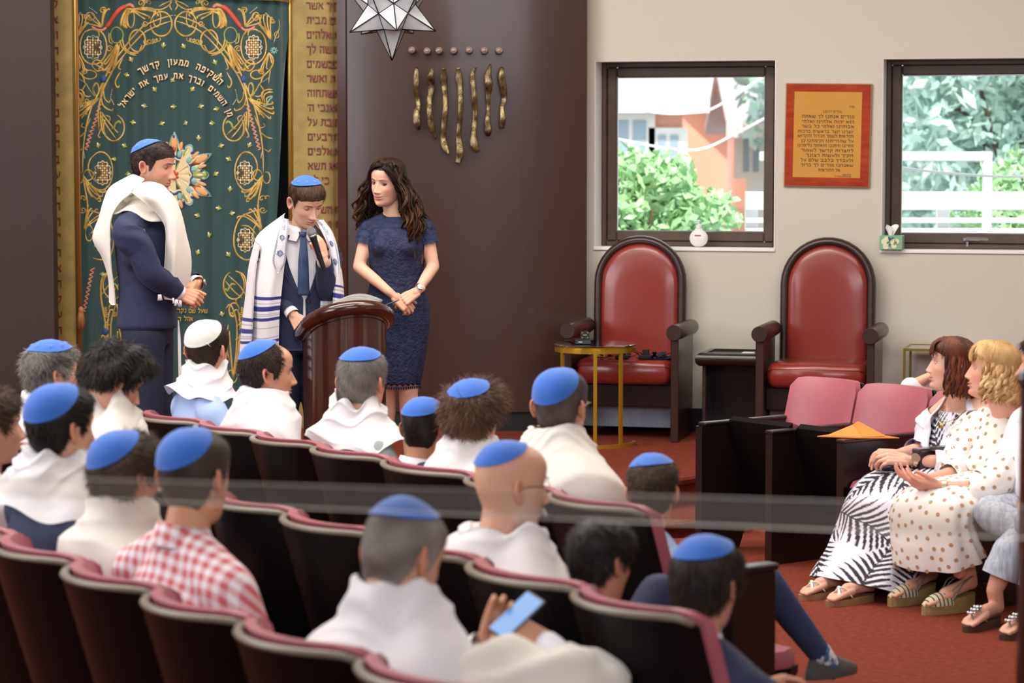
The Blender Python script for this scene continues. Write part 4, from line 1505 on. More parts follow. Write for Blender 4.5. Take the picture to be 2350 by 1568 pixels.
# clear glass parapet edge between the camera gallery and the seats, held by posts outside the picture
GY = 4.35
t = thing('glass_rail', 'clear hazy glass parapet edge crossing in front of the seats, out of focus', 'glass rail', (0, GY, 0))
q = [atY(-260, 1086, GY), atY(2600, 1170, GY), atY(2600, 1246, GY), atY(-260, 1126, GY)]
mb = MB()
mb.add(prism([(c_[0], c_[2]) for c_ in q], -.006, .006, 'y'))
m = glass_mat('hazy_glass', (.93, .92, .90), .3, 1.0)
n_, l_ = m.node_tree.nodes, m.node_tree.links
df, m2_ = n_.new('ShaderNodeBsdfDiffuse'), n_.new('ShaderNodeMixShader')
df.inputs[0].default_value = (.55, .50, .45, 1)  # tan diffuse mixed in to imitate reflected haze along the glass
m2_.inputs[0].default_value = .05
o_ = [k for k in n_ if k.type == 'OUTPUT_MATERIAL'][0]
src = o_.inputs[0].links[0].from_socket
l_.new(src, m2_.inputs[1])
l_.new(df.outputs[0], m2_.inputs[2])
l_.new(m2_.outputs[0], o_.inputs[0])
mb.build('glass_strip', m, t, smooth=False)
for c_ in q[:2]:
 mb = MB()
 mb.add(box(c_[0] - .02, c_[0] + .02, -.02, .02, 0, c_[2] + .01, .004))
 mb.build('post', M_SILVER, t, smooth=False)
# ================================================================ people: heads, hands, bodies, clothes
M_SKIN = mat('skin', 'd9a58c', 0.5, attr=True, spec=0.35, bump=(160, 0.05))
M_SKIN.node_tree.nodes['Principled BSDF'].inputs['Subsurface Weight'].default_value = 0.12
M_SKIN.node_tree.nodes['Principled BSDF'].inputs['Subsurface Radius'].default_value = (0.012, 0.004, 0.002)
M_EYE = mat('eye', 'ffffff', 0.08, attr=True, coat=0.6)
M_HAIR = mat('hair', '20160f', 0.5, attr=True, spec=0.25)
M_TALLIT = mat('white_wool', 'e6e3e4', 0.85, bump=(260, 0.25), sheen=0.15)
M_TALLIT2 = mat('cream_wool', 'e9e4da', 0.85, bump=(240, 0.25), sheen=0.15)
M_KIPPAH = mat('blue_suede', '2c68c4', 0.8, sheen=0.25, bump=(300, 0.15))
M_KIPPAHW = mat('white_suede', 'd9d9d2', 0.8, sheen=0.2, bump=(300, 0.15))
M_KMARK = mat('pale_blue_thread', '8fb2ea', 0.6)
M_NAVY = mat('navy_wool', '1c2547', 0.75, bump=(300, 0.2), sheen=0.05)
M_NAVY2 = mat('navy_trousers', '161d36', 0.8, bump=(300, 0.2))
M_WSHIRT = mat('white_cotton', 'eceaf0', 0.7, bump=(120, 0.12))
M_DENIM = mat('blue_denim', '33496f', 0.85, noise=(30, '283b5c', 0.3))
M_LACE = None
SKIN = hexc('d6a287')
H_BLACK, H_DARK, H_BROWN = hexc('17120f'), hexc('2a1d15'), hexc('4a3323')
def smooth01(a, b, x):
 t = np.clip((np.asarray(x, float) - a) / (b - a + 1e-12), 0, 1)
 return t * t * (3 - 2 * t)
def pchip(xs, ys, q):
 """Smooth monotone-ish interpolation (Catmull-Rom on a non-uniform table)."""
 xs, ys, q = np.asarray(xs, float), np.asarray(ys, float), np.asarray(q, float)
 m = np.gradient(ys, xs)
 i = np.clip(np.searchsorted(xs, q) - 1, 0, len(xs) - 2)
 h = xs[i + 1] - xs[i]
 t = np.clip((q - xs[i]) / h, 0, 1)
 return (2 * t ** 3 - 3 * t ** 2 + 1) * ys[i] + (t ** 3 - 2 * t ** 2 + t) * h * m[i] + (-2 * t ** 3 + 3 * t ** 2) * ys[i + 1] + (t ** 3 - t ** 2) * h * m[i + 1]
_HZ = [-.121, -.117, -.108, -.095, -.080, -.062, -.042, -.02, .0, .02, .04, .06, .08, .095, .107, .115, .118]
_HF = [.040, .066, .085, .0915, .0925, .0940, .0945, .0935, .092, .0925, .0955, .0965, .0885, .0745, .0545, .029, .001]
_HB = [-.045, -.052, -.058, -.060, -.064, -.070, -.080, -.092, -.100, -.104, -.105, -.102, -.091, -.077, -.056, -.029, -.001]
_HW = [.020, .032, .046, .056, .062, .066, .069, .072, .0745, .0765, .0775, .077, .0715, .0605, .0445, .0245, .001]
def hairline(az, front=.072, temple=.03, nape=-.072):
 return np.interp(az, [0, 25, 45, 58, 68, 76, 81, 85, 103, 112, 128, 180],
     [front, front - .003, front - .016, temple + .012, temple - .03, -.022, -.012, .014, .016, -.03, nape + .006, nape])
def head_grid(h, hi=True):
 nz, na = (104, 112) if hi else (56, 64)
 t = np.linspace(0, 1, nz)
 z = -.121 + .239 * (0.5 * t + 0.5 * (0.5 - 0.5 * np.cos(math.pi * t)))
 f, b, w = (pchip(_HZ, T_, z) for T_ in (_HF, _HB, _HW))
 a = np.linspace(-math.pi, math.pi, na, endpoint=False)
 a = a - 0.36 * np.sin(a) if hi else a - 0.2 * np.sin(a)       # crowd the points towards the face
 sa, ca = np.sin(a), np.cos(a)
 ex = 1.0 + 0.5 * smooth01(-.02, -.1, z)
 k = h.get('jaw', 1.0)
 wj = w * (1 + (k - 1) * smooth01(-.01, -.07, z))
 X = wj[:, None] * np.sign(sa) * np.abs(sa) ** np.where(ca[None, :] > 0, ex[:, None], 0.92)
 c = (f + b) / 2 * 0.15
 Y = np.where(ca > 0, c[:, None] + (f - c)[:, None] * np.abs(ca) ** 0.92, c[:, None] + (c - b)[:, None] * np.sign(ca) * np.abs(ca) ** 0.95)
 Z = np.repeat(z[:, None], na, 1)
 front = smooth01(0.15, 0.45, np.repeat(ca[None, :], nz, 0))
 ax = np.abs(X)
 def g(x0, z0, sx, sz):
  return np.exp(-((ax - x0) / sx) ** 2 - ((Z - z0) / sz) ** 2)
 ns = h.get('nose', 1.0)
 nr = pchip([-.055, -.047, -.042, -.034, -.022, -.005, .012, .026], [0, .003, .017, .027, .022, .0135, .006, 0], Z) * ns
 nw = np.interp(Z, [-.045, -.034, -.015, .01, .03], [.0125, .0125, .0085, .0075, .010])
 dy = nr * np.exp(-(ax / nw) ** 2)
 dy += .0095 * ns * g(.0135, -.037, .0065, .007)
 dy += -.0105 * g(.031, .010, .0155, .0105) + .0035 * g(.028, .031, .02, .007) - .003 * g(0, .016, .010, .010)
 dy += .0045 * g(.044, -.022, .017, .016) - .003 * g(.046, -.058, .014, .02)
 sm = h.get('smile', 0.0)
 zm = -.0655 + sm * .006 * (ax / .025) ** 2
 lw = .0255 * (1 + .15 * sm)
 inl = np.clip(1 - (ax / lw) ** 2, 0, 1) ** 0.7
 dy += inl * (.0065 * np.exp(-((Z - zm - .0055) / .0045) ** 2) + .0075 * np.exp(-((Z - zm + .0065) / .005) ** 2) - .0035 * np.exp(-((Z - zm) / .0022) ** 2))
 dy += -.002 * g(0, -.052, .0045, .006) - .0045 * g(0, -.083, .022, .006) + .004 * g(0, -.101, .016, .011)
 dy += sm * .003 * g(.04, -.045, .012, .012)
 Y = Y + dy * front
 P = np.stack([X, Y, Z], -1) * np.array([h.get('w', 1.0), 1.0, 1.0])
 # colours
 sk = np.array(h.get('skin', SKIN))
 C = np.tile(sk, (nz, na, 1))
 def blend(C, col, m):
  return C * (1 - m[..., None]) + np.array(col) * m[..., None]
 red = sk * np.array([1.02, .74, .70])
 C = blend(C, red, .45 * front * (g(.046, -.025, .02, .018) + .6 * np.exp(-(ax / .016) ** 2 - ((Z + .034) / .012) ** 2)).clip(0, 1))
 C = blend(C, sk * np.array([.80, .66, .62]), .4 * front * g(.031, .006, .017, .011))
 lips = h.get('lips', sk * np.array([.82, .50, .48]))
 lm = front * np.clip(1 - (ax / lw) ** 4, 0, 1) * (smooth01(.0125, .009, Z - zm) * smooth01(-.0135, -.010, Z - zm) * (inl ** .25))
 C = blend(C, lips, .75 * lm)
 C = blend(C, np.array(lips) * .35, .8 * front * np.exp(-((Z - zm) / .0014) ** 2) * (ax < lw))
 az = np.degrees(np.arctan2(np.abs(X), Y + .004))
 if h.get('stubble'):
  col, amt = h['stubble']
  m = smooth01(-.035, -.06, Z) * smooth01(115, 95, az) + smooth01(.02, -.03, Z) * np.exp(-((az - 72) / 14) ** 2)
  m = np.clip(m, 0, 1) * (1 - .8 * g(.03, -.04, .02, .014)) * (1 - .7 * lm)
  C = blend(C, col, amt * np.clip(m, 0, 1))
 hl = hairline(az, h.get('hl', .072), h.get('temple', .03), h.get('nape', -.072))
 mask = Z - hl
 if h.get('bald'):
  mask = np.minimum(mask, np.where(az < 115, h['bald'] - Z + 0 * az, 9))
 if h.get('recede'):
  mask = np.where((az < h['recede']) & (Z > .0), -.05, mask)
 if h.get('scalp'):
  col, amt = h['scalp']
  fade = h.get('fade', (.0, .02))
  C = blend(C, col, amt * smooth01(fade[0], fade[1], mask))
 n = np.zeros_like(P)
 du = np.roll(P, -1, 1) - np.roll(P, 1, 1)
 dv = np.gradient(P, axis=0)
 n = np.cross(dv, du)
 n /= np.linalg.norm(n, axis=2, keepdims=True) + 1e-12
 return P, n, C, mask, az
def ear_geo(s, sk):
 nr, na = 7, 20
 r = np.linspace(0.05, 1, nr)
 a = np.linspace(0, 2 * math.pi, na, endpoint=False)
 Rr, A = np.meshgrid(r, a, indexing='ij')
 wv = .0185 * (1 + .18 * np.sin(A))
 u = Rr * wv * np.cos(A)
 v = Rr * .032 * np.sin(A)
 d = .010 * np.exp(-((Rr - .85) / .2) ** 2) * (1 - .6 * np.exp(-((A - math.pi) / .7) ** 2)) - .007 * np.exp(-(Rr / .45) ** 2) + .004 * np.exp(-((Rr - .5) / .1) ** 2) * (np.sin(A) > .1)
 uax = np.array([s * .50, -.86, .0])
 vax = np.array([0, -.18, .98])
 nax = np.array([s * .86, .50, .0])
 ctr = np.array([s * .0735, -.010, -.004]) + uax * .014
 P = ctr + u[..., None] * uax + v[..., None] * vax + d[..., None] * nax
 B = P - nax * (.006 + .004 * (1 - Rr[..., None]))
 mb = MB()
 f1 = grid(P, False, True, flip=(s < 0))
 f2 = grid(B, False, True, flip=(s > 0))
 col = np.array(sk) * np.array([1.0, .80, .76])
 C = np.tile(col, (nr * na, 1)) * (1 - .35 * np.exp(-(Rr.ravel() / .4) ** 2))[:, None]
 mb.add(f1, 0, C)
 mb.add(f2, 0, col * .95)
 n = nr * na
 last = [(nr - 1) * na + i for i in range(na)]
 V = np.vstack([f1[0], f2[0]])
 F = [(last[i], last[(i + 1) % na], last[(i + 1) % na] + n, last[i] + n) for i in range(na)]
 mb.add((V, F), 0, col)
 return np.concatenate(mb.v), mb.f, np.concatenate(mb.c)
def add_m(mb, vf, M, mat_=0, col=None):
 mb.add(xf((np.asarray(vf[0], float), vf[1]), M), mat_, col)
def add_head(mb, h, M, hi=True):
 """Head with ears, eyes, lids, brows and lashes, all in the body mesh (materials: 0 skin, 1 eye, 2 hair)."""
 P, n, C, mask, az = head_grid(h, hi)
 vf = grid(P, False, True)
 add_m(mb, vf, M, 0, C.reshape(-1, 3))
 k = P.shape[1]
 add_m(mb, (P[0], [tuple(range(k))]), M, 0, C[0])
 sk = np.array(h.get('skin', SKIN))
 for s in (-1, 1):
  v, f, c = ear_geo(s, sk)
  add_m(mb, (v * np.array([h.get('w', 1), 1, 1]), f), M, 0, c)
 if not hi:
  return P, n, mask, az
 lid = h.get('lid', 22)
 gz, gx = h.get('gaze', (0, 0))
 for s in (-1, 1):
  c0 = np.array([s * .0315, .0695, .0095])
  nu, nv = 28, 20
  er = h.get('eye', .0118)
  v, f = sphere((0, 0, 0), er, nu, nv)
  gd = np.array([math.sin(R(gx)), math.cos(R(gx)) * math.cos(R(gz)), math.sin(R(gz))])
  ang = np.degrees(np.arccos(np.clip(v @ gd / er, -1, 1)))
  col = np.where((ang < 27)[:, None], np.array(h.get('iris', hexc('4b3a2a'))), np.array((.82, .80, .79)))
  col = np.where((ang < 12)[:, None], np.array((.01, .01, .01)), col)
  add_m(mb, (v + c0, f), M, 1, col)
  ea = np.linspace(-78, 78, 17)
  for up in (1, -1):
   bound = (lid if up > 0 else -h.get('lower', 17)) * np.cos(np.radians(ea) * 1.05)
   Pl = np.array([[((er + .0013) * math.cos(R(e)) * math.sin(R(q)), (er + .0013) * math.cos(R(e)) * math.cos(R(q)), (er + .0013) * math.sin(R(e)))
       for e in np.linspace(up * 88, bound[i], 7)] for i, q in enumerate(ea)])
   lc = sk * (np.array([.86, .72, .68]) if not h.get('shadow') else np.array([.62, .48, .45]))
   add_m(mb, grid(Pl + c0), M, 0, lc)
   if up > 0 or h.get('liner'):
    e = np.array([((er + .0016) * math.cos(R(bound[i])) * math.sin(R(q)), (er + .0016) * math.cos(R(bound[i])) * math.cos(R(q)), (er + .0016) * math.sin(R(bound[i]))) for i, q in enumerate(ea)])
    add_m(mb, tube(e + c0, h.get('lash', .0008), 5), M, 2, (.012, .009, .008))
  # eyebrow
  bx = np.linspace(.013, .052, 9)
  arch = h.get('brow_arch', .004)
  bz = .0285 + arch * np.sin((bx - .013) / .039 * 2.6) - .004 * smooth01(.04, .055, bx)
  by = [float(np.interp(x, [.0, .02, .035, .045, .055], [.098, .0965, .0915, .085, .077])) + .0008 for x in bx]
  rad = np.interp(bx, [.013, .02, .04, .052], [.0018, .0030, .0024, .0008]) * h.get('brow', 1.0)
  add_m(mb, tube(np.stack([s * bx, by, bz], 1), rad, 6, flat=.55), M, 2, h.get('browcol', H_DARK))
 return P, n, mask, az
def strands(root, d0, nrm, L, width, lift, grav, nseg=3, jitter=0.25, seed=0, curl=0.0):
 """Ribbon strands from root points: flow direction d0, lifted along normals, bent by gravity."""
 g = np.random.default_rng(seed)
 N = len(root)
 d = d0 + jitter * g.normal(size=(N, 3)) + lift * nrm
 d /= np.linalg.norm(d, axis=1, keepdims=True) + 1e-9
 L = (np.asarray(L).reshape(-1) * g.uniform(.6, 1.2, N))[:, None]
 pts = [root]
 ph = g.uniform(0, 6.28, N)[:, None]
 side = np.cross(d, nrm)
 side /= np.linalg.norm(side, axis=1, keepdims=True) + 1e-9
 for k in range(nseg):
  d = d + np.array([0, 0, -grav]) / nseg + curl * (np.sin(ph + 2.2 * k) * side + np.cos(ph + 2.2 * k) * nrm)
  d /= np.linalg.norm(d, axis=1, keepdims=True) + 1e-9
  pts.append(pts[-1] + d * L / nseg)
 Q = np.stack(pts, 1)
 w = width * np.linspace(1, .25, nseg + 1)[None, :, None]
 sd = side + .4 * g.normal(size=side.shape)
 sd /= np.linalg.norm(sd, axis=1, keepdims=True) + 1e-9
 A, B = Q + sd[:, None, :] * w, Q - sd[:, None, :] * w
 V = np.stack([A, B], 2).reshape(N, -1, 3)
 m = 2 * (nseg + 1)
 base = np.arange(N)[:, None] * m
 F = []
 for k in range(nseg):
  F.append(np.stack([base[:, 0] + 2 * k, base[:, 0] + 2 * k + 1, base[:, 0] + 2 * k + 3, base[:, 0] + 2 * k + 2], 1))
 return V.reshape(-1, 3), np.concatenate(F), m
def hair_mesh(mb, hs, P, n, mask, az, M, seed=0):
 """Scalp cap plus ribbon strands. hs: col, col2, thick, top (extra on top), n, L, w, lift, jit, rough, curl."""
 g = np.random.default_rng(seed)
 nz, na = mask.shape
 th = hs.get('thick', .008)
 wv = wave(1, 1, 9, 55, seed)
 wv2 = wave(1, 1, 9, 120, seed + 1)
 bump = wv(P[..., 0] + P[..., 1], P[..., 2] - P[..., 1]) * .6 + wv2(P[..., 0] - P[..., 1], P[..., 2]) * .4
 t = th * smooth01(-.004, hs.get('soft', .02), mask) * (1 + hs.get('rough', .15) * bump)
 kip = hs.get('kip')
 if kip is not None:      # hair lies flat under the skullcap
  q = P - np.array([0, -.006, .020])
  q /= np.linalg.norm(q, axis=2, keepdims=True)
  kd = np.array(kip[0], float)
  ang = np.degrees(np.arccos(np.clip(q @ (kd / np.linalg.norm(kd)), -1, 1)))
  t *= 1 - .45 * smooth01(kip[1] + 3, kip[1] - 8, ang)
 t += hs.get('top', 0) * smooth01(.04, .11, P[..., 2]) + hs.get('fronttop', 0) * smooth01(.06, .10, P[..., 2]) * smooth01(70, 20, az)
 Q = P + n * t[..., None]
 ok = mask > -.006
 vf, f = grid(Q, False, True)
 okf = ok.ravel()[f].all(1)
 c1, c2 = np.array(hs['col']), np.array(hs.get('col2', hs['col']))
 mixv = np.clip(.5 + .5 * bump.ravel(), 0, 1)[:, None]
 C = c1 * (1 - mixv) + c2 * mixv
 if hs.get('greyside'):
  gm = (smooth01(.05, -.02, P[..., 2]).ravel() * hs['greyside'][1])[:, None]
  C = C * (1 - gm) + np.array(hs['greyside'][0]) * gm
 used = np.unique(f[okf])
 remap = -np.ones(nz * na, int)
 remap[used] = np.arange(len(used))
 add_m(mb, (vf[used], remap[f[okf]]), M, 0, C[used])
 N = hs.get('n', 2500)
 if not N:
  return
 okc = mask.ravel() > hs.get('m0', .004)
 if kip is not None:
  okc &= ang.ravel() > kip[1] - hs.get('over', 1)
 cand = np.where(okc)[0]
 wgt = np.linalg.norm(np.cross(np.roll(P, -1, 1) - P, np.gradient(P, axis=0)), axis=2).ravel()[cand]
 pick = g.choice(cand, N, p=wgt / wgt.sum())
 nn = n.reshape(-1, 3)[pick]
 root = Q.reshape(-1, 3)[pick] - nn * .002 + .002 * g.normal(size=(N, 3))
 wh = np.array(hs.get('whorl', (.008, -.07, .09)))
 fl = root - wh
 fl -= nn * np.sum(fl * nn, 1, keepdims=True)
 fl /= np.linalg.norm(fl, axis=1, keepdims=True) + 1e-9
 if 'comb' in hs:
  fl = fl * .5 + np.array(hs['comb'])
  fl -= nn * np.sum(fl * nn, 1, keepdims=True)
  fl /= np.linalg.norm(fl, axis=1, keepdims=True) + 1e-9
 Lz = hs.get('L', .02) * np.interp(mask.ravel()[pick], [0, .04], [hs.get('short', .6), 1.0])[:, None]
 V, F, m = strands(root, fl, nn, Lz[:, 0], hs.get('w', .0011), hs.get('lift', .15), hs.get('grav', .15), hs.get('seg', 3), hs.get('jit', .22), seed + 3, hs.get('curl', 0))
 cm = g.uniform(0, 1, N)[:, None] ** 1.5
 cs = C[pick] * (1 - .5 * cm) + c2 * .5 * cm
 add_m(mb, (V, F), M, 0, np.repeat(cs * g.uniform(.7, 1.25, N)[:, None], m, 0))
def lock(mb, Mh, pp, rad, cA, cB, g, n=11, wide=1.5):
 """A lock of hair: a dark core and fine ribbons that follow it. cA root colour, cB tip colour."""
 k = len(pp)
 q = np.linspace(0, 1, k)[:, None]
 v, f = tube(pp, rad * .8, 6, True, .5)
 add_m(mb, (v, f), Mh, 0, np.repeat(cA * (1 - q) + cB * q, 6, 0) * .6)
 t = np.gradient(pp, axis=0)
 t /= np.linalg.norm(t, axis=1, keepdims=True) + 1e-9
 u = np.cross(t, [.31, .2, .93])
 u /= np.linalg.norm(u, axis=1, keepdims=True) + 1e-9
 w = np.cross(t, u)
 for j in range(n):
  a, rr = g.uniform(0, 6.28), wide * math.sqrt(g.uniform(.1, 1))
  tw = g.uniform(-1.5, 1.5)
  an = a + tw * q
  C_ = pp + (rad[:, None] + .0012) * rr * (np.cos(an) * u + .75 * np.sin(an) * w)
  sd = np.cos(an + 1.57) * u + np.sin(an + 1.57) * w
  wd = .0017 * np.interp(q, [0, .8, 1], [1, .9, .2])
  V = np.stack([C_ - sd * wd, C_ + sd * wd], 1).reshape(-1, 3)
  i = np.arange(k - 1) * 2
  F = np.stack([i, i + 1, i + 3, i + 2], 1)
  cc = (cA * (1 - q) + cB * q) * g.uniform(.65, 1.6)
  add_m(mb, (V, F), Mh, 0, np.repeat(cc, 2, 0))
def skull_radius(P, thick, ctr):
 """Radius of the (hair-padded) head surface from ctr in any direction, from the head grid itself."""
 V = P.reshape(-1, 3) - ctr
 rr = np.linalg.norm(V, axis=1)
 ok = P.reshape(-1, 3)[:, 2] > -.07
 V, rr = V[ok] / rr[ok, None], rr[ok]
 def f(q):
  q = np.atleast_2d(q)
  w = np.exp(260 * (q @ V.T - 1))
  return (w @ rr) / (w.sum(1) + 1e-9) + thick
 return f
def kippah_geo(P, d, amax, grow=.008, peak=.004, nb=56, na=14):
 d = np.asarray(d, float)
 d = d / np.linalg.norm(d)
 b1 = np.cross(d, (0, 1, 0.01))
 b1 /= np.linalg.norm(b1)
 b2 = np.cross(d, b1)
 ctr = np.array([0, -.006, .020])
 rad = skull_radius(P, grow, ctr)
 rows = []
 be = np.linspace(0, 2 * math.pi, nb, endpoint=False)
 for al in np.linspace(0.5, amax, na):
  q = d * math.cos(R(al)) + (np.cos(be)[:, None] * b1 + np.sin(be)[:, None] * b2) * math.sin(R(al))
  seam = .0012 * np.exp(-((((be + .4) % (math.pi / 2)) - math.pi / 4) / .05) ** 2)
  rows.append(ctr + q * (rad(q) + peak * math.cos(R(al / amax * 90)) ** 2 + seam)[:, None])
 rim = np.array(rows[-1])
 o = (rim - ctr) / np.linalg.norm(rim - ctr, axis=1, keepdims=True)
 tang = rim - np.array(rows[-2])
 tang /= np.linalg.norm(tang, axis=1, keepdims=True)
 rows.append(rim + tang * .002 + o * .0008)
 rows.append(rim + tang * .003 - o * .0008)
 rows.append(rim - o * .004)
 rows.append(np.array(rows[-5]) - o * .005)
 return grid(np.array(rows), False, True, flip=True), (d, b1, b2, rad, ctr)
def star_marks(mb, info, amax, n=7, frac=.72, be0=0.0, span=2 * math.pi, size=.009):
 """Small outline stars embroidered round the rim."""
 d, b1, b2, rad, ctr = info
 for k in range(n):
  be = be0 + span * (k + .5) / n
  def pos(al, b):
   q = d * math.cos(R(al)) + (b1 * math.cos(b) + b2 * math.sin(b)) * math.sin(R(al))
   return ctr + q * (rad(q)[0] + .0022)
  c = pos(amax * frac, be)
  t1 = pos(amax * frac + 1, be) - c
  t1 /= np.linalg.norm(t1)
  t2 = pos(amax * frac, be + .02) - c
  t2 /= np.linalg.norm(t2)
  for s in (1, -1):
   tri = [c + size * (t1 * math.cos(a) * s + t2 * math.sin(a)) for a in (0, 2.094, 4.189, 6.283)]
   mb.add(tube(tri, .0007, 4))
FINGERS = [(-.030, .091, (.043, .026, .020), .0092), (-.010, .095, (.047, .030, .021), .0095), (.011, .091, (.043, .028, .021), .0092), (.030, .083, (.034, .021, .018), .0080)]
def hand_geo(curl=(20, 25, 15), spread=4, thumb=(40, 20), side=1, k=1.0, voxel=.0034, curls=None):
 """Hand from the wrist: +y to the fingertips, +z back of the hand; right hand has its thumb at -x. Fused surface."""
 parts = []
 for x0, r in ((-.028, .0135), (-.009, .0145), (.010, .014), (.027, .0125)):
  parts.append(capsule((x0 * .62, .006, 0), .0155, (x0, .088, .002), r, 10))
 parts.append(capsule((0, -.035, 0), .0215, (0, .012, 0), .0215, 12))
 parts.append(capsule((-.016, .02, -.008), .015, (-.028, .06, -.008), .014, 10))
 for fi, (x, y, ls, r) in enumerate(FINGERS):
  cu = curls[fi] if curls else curl
  p = np.array([x, y, .003])
  ang, dx = 0.0, math.sin(R((fi - 1.5) * spread))
  rr = r
  for j, L in enumerate(ls):
   ang += R(cu[j])
   q = p + L * np.array([dx * math.cos(ang), math.cos(ang), -math.sin(ang)])
   parts.append(capsule(p, rr, q, rr * .9, 10))
   p, rr = q, rr * .9
 ta, tb = thumb
 p = np.array([-.026, .026, -.008])
 dirs = [np.array([-math.sin(R(ta)), math.cos(R(ta)), -.25]), np.array([-math.sin(R(ta - tb)), math.cos(R(ta - tb)), -.3]), np.array([-math.sin(R(ta - 2 * tb)), math.cos(R(ta - 2 * tb)), -.3])]
 rr = .0125
 for dd, L in zip(dirs, (.040, .034, .026)):
  dd = dd / np.linalg.norm(dd)
  q = p + dd * L
  parts.append(capsule(p, rr, q, rr * .88, 10))
  p, rr = q, rr * .88
 v, f = remesh(parts, voxel, 3, .4)
 v = v * k
 if side < 0:
  v = v * np.array([-1, 1, 1])
  f = f[:, ::-1] if isinstance(f, np.ndarray) else [q[::-1] for q in f]
 return v, f
def frameM(p, ydir, zdir):
 """Matrix at p whose y axis is ydir and z axis is near zdir."""
 y = np.asarray(ydir, float)
 y = y / np.linalg.norm(y)
 z = np.asarray(zdir, float)
 z = z - y * np.dot(z, y)
 z /= np.linalg.norm(z)
 x = np.cross(y, z)
 m = np.eye(4)
 m[:3, 0], m[:3, 1], m[:3, 2], m[:3, 3] = x, y, z, p
 return m
def shade_skin(v, sk, seed=0):
 """Slight warmth at knuckles and uneven tone over skin."""
 w_ = wave(1, .06, 6, 40, seed)
 return np.array(sk)[None, :] * (1 + w_(v[:, 0] + v[:, 1], v[:, 2])[:, None] * np.array([.5, 1, 1]))
def shawl_geo(nb, sh, s=1.0, seed=0, hem=.55, span=155, collar=1.0, slant=0.0, hw=.185, nu=84, nv=58, amp=1.0, depth=1.0, back=-.02, vmax=1.0, tilt=0.0, seat=True):
 """Draped prayer shawl around the shoulders, open in front. nb: neck base height, sh: shoulder height."""
 vs = np.linspace(0, vmax, nv)
 tab = [0, .06, .12, .20, .30, .40, .52, .72, 1.0]
 rx = np.interp(vs, tab, [.068, .086, .104, .138, .200, .252, .284, .300, .315]) * s * (hw / .185)
 ry = np.interp(vs, tab, [.070, .086, .100, .114, .130, .146, .160, .176, .190]) * s * depth
 dz0 = np.interp(vs, tab, [.105 * collar, .102 * collar, .072, .034, -.002, -.050, -.13, -.29, -.50]) * s
 k = np.convolve(np.ones(5) / 5, [1])
 sm = lambda a_: np.convolve(np.pad(a_, 2, 'edge'), np.ones(5) / 5, 'valid')
 rx, ry, dz0 = sm(rx), sm(ry), sm(dz0)
 zz = nb + np.where(vs < .52, dz0, -.13 * s - (vs - .52) / .48 * (hem * s - .13 * s))
 us = np.linspace(-1, 1, nu)
 ph = R(span) * us
 n1, n2, n3 = wave(1, 1, 7, 4, seed), wave(1, 1, 7, 8, seed + 1), wave(1, 1, 6, 15, seed + 2)
 ridge = lambda x: 1 - np.abs(np.sin(x)) ** .7 * 2
 P = np.zeros((nu, nv, 3))
 for i, q in enumerate(ph):
  fr = max(0, -math.cos(q))
  sx, sy = math.sin(q), -math.cos(q)
  e = .88
  dx = np.sign(sx) * abs(sx) ** e
  dy = np.sign(sy) * abs(sy) ** e
  u = us[i]
  sw = ridge(math.pi * (vs * 2.9 + .9 * (1 - u * u) + tilt * u + .35 * n1(u, vs)) + seed)
  A = amp * s * (.003 + .012 * smooth01(.10, .5, vs))
  disp = A * (.8 * sw + .7 * n2(u * 1.6, vs * 2.2) + .35 * n3(u * 1.5, vs * 2))
  disp += amp * s * .006 * ridge(vs * 30 + 1.6 * n1(u * 2, 0 * vs) + 2.5 * u + seed) * smooth01(.34, .12, vs)
  disp += amp * s * .010 * np.sin(ph[i] * 7 + 2 * n1(u, vs)) * smooth01(.55, 1, vs)
  P[i, :, 0] = (rx + disp) * dx
  P[i, :, 1] = back * s * smooth01(.1, .5, vs) + (ry + disp) * dy * (1.0 + .12 * (dy > 0))
  P[i, :, 2] = zz + s * slant * u * smooth01(.3, 1, vs) + amp * s * (.012 * n2(u * 2, vs * 2) + .008 * np.sin(5 * u + seed)) * smooth01(.0, .1, .4 - np.abs(vs - .2)) - .03 * s * fr * smooth01(0, .3, vs)
 if seat:      # the cloth lies against the reclined seat back
  lim = -.205 + .32 * np.maximum(0, .95 - P[..., 2]) + 1.1 * np.minimum(np.abs(P[..., 0]), .24) ** 2
  P[..., 1] = np.maximum(P[..., 1], lim)
 return P
def drape_arm(path, radii, seed=0, flat=.7, n=30, k=8, amp=.10):
 """A loose sleeve of cloth along an arm, with folds."""
 p = smoothpath(path, k)
 r = np.interp(np.linspace(0, 1, len(p)), np.linspace(0, 1, len(radii)), radii)
 v, f = tube(p, r, n, False, flat, up=(0, 0, 1))
 g, g2 = wave(1, 1, 7, 9, seed), wave(1, 1, 6, 22, seed + 1)
 V = v.reshape(len(p), n, 3)
 t = np.linspace(0, 1, len(p))[:, None]
 a = np.linspace(0, 2 * math.pi, n, endpoint=False)[None, :]
 d = amp * (g(t * 4 + np.cos(a), np.sin(a)) + .6 * g2(t * 3 + .6 * np.cos(a), .6 * np.sin(a))) + amp * .5 * np.sin(14 * t + 2.5 * np.cos(a + seed))
 V = p[:, None, :] + (V - p[:, None, :]) * (1 + d[..., None])
 return V.reshape(-1, 3), f
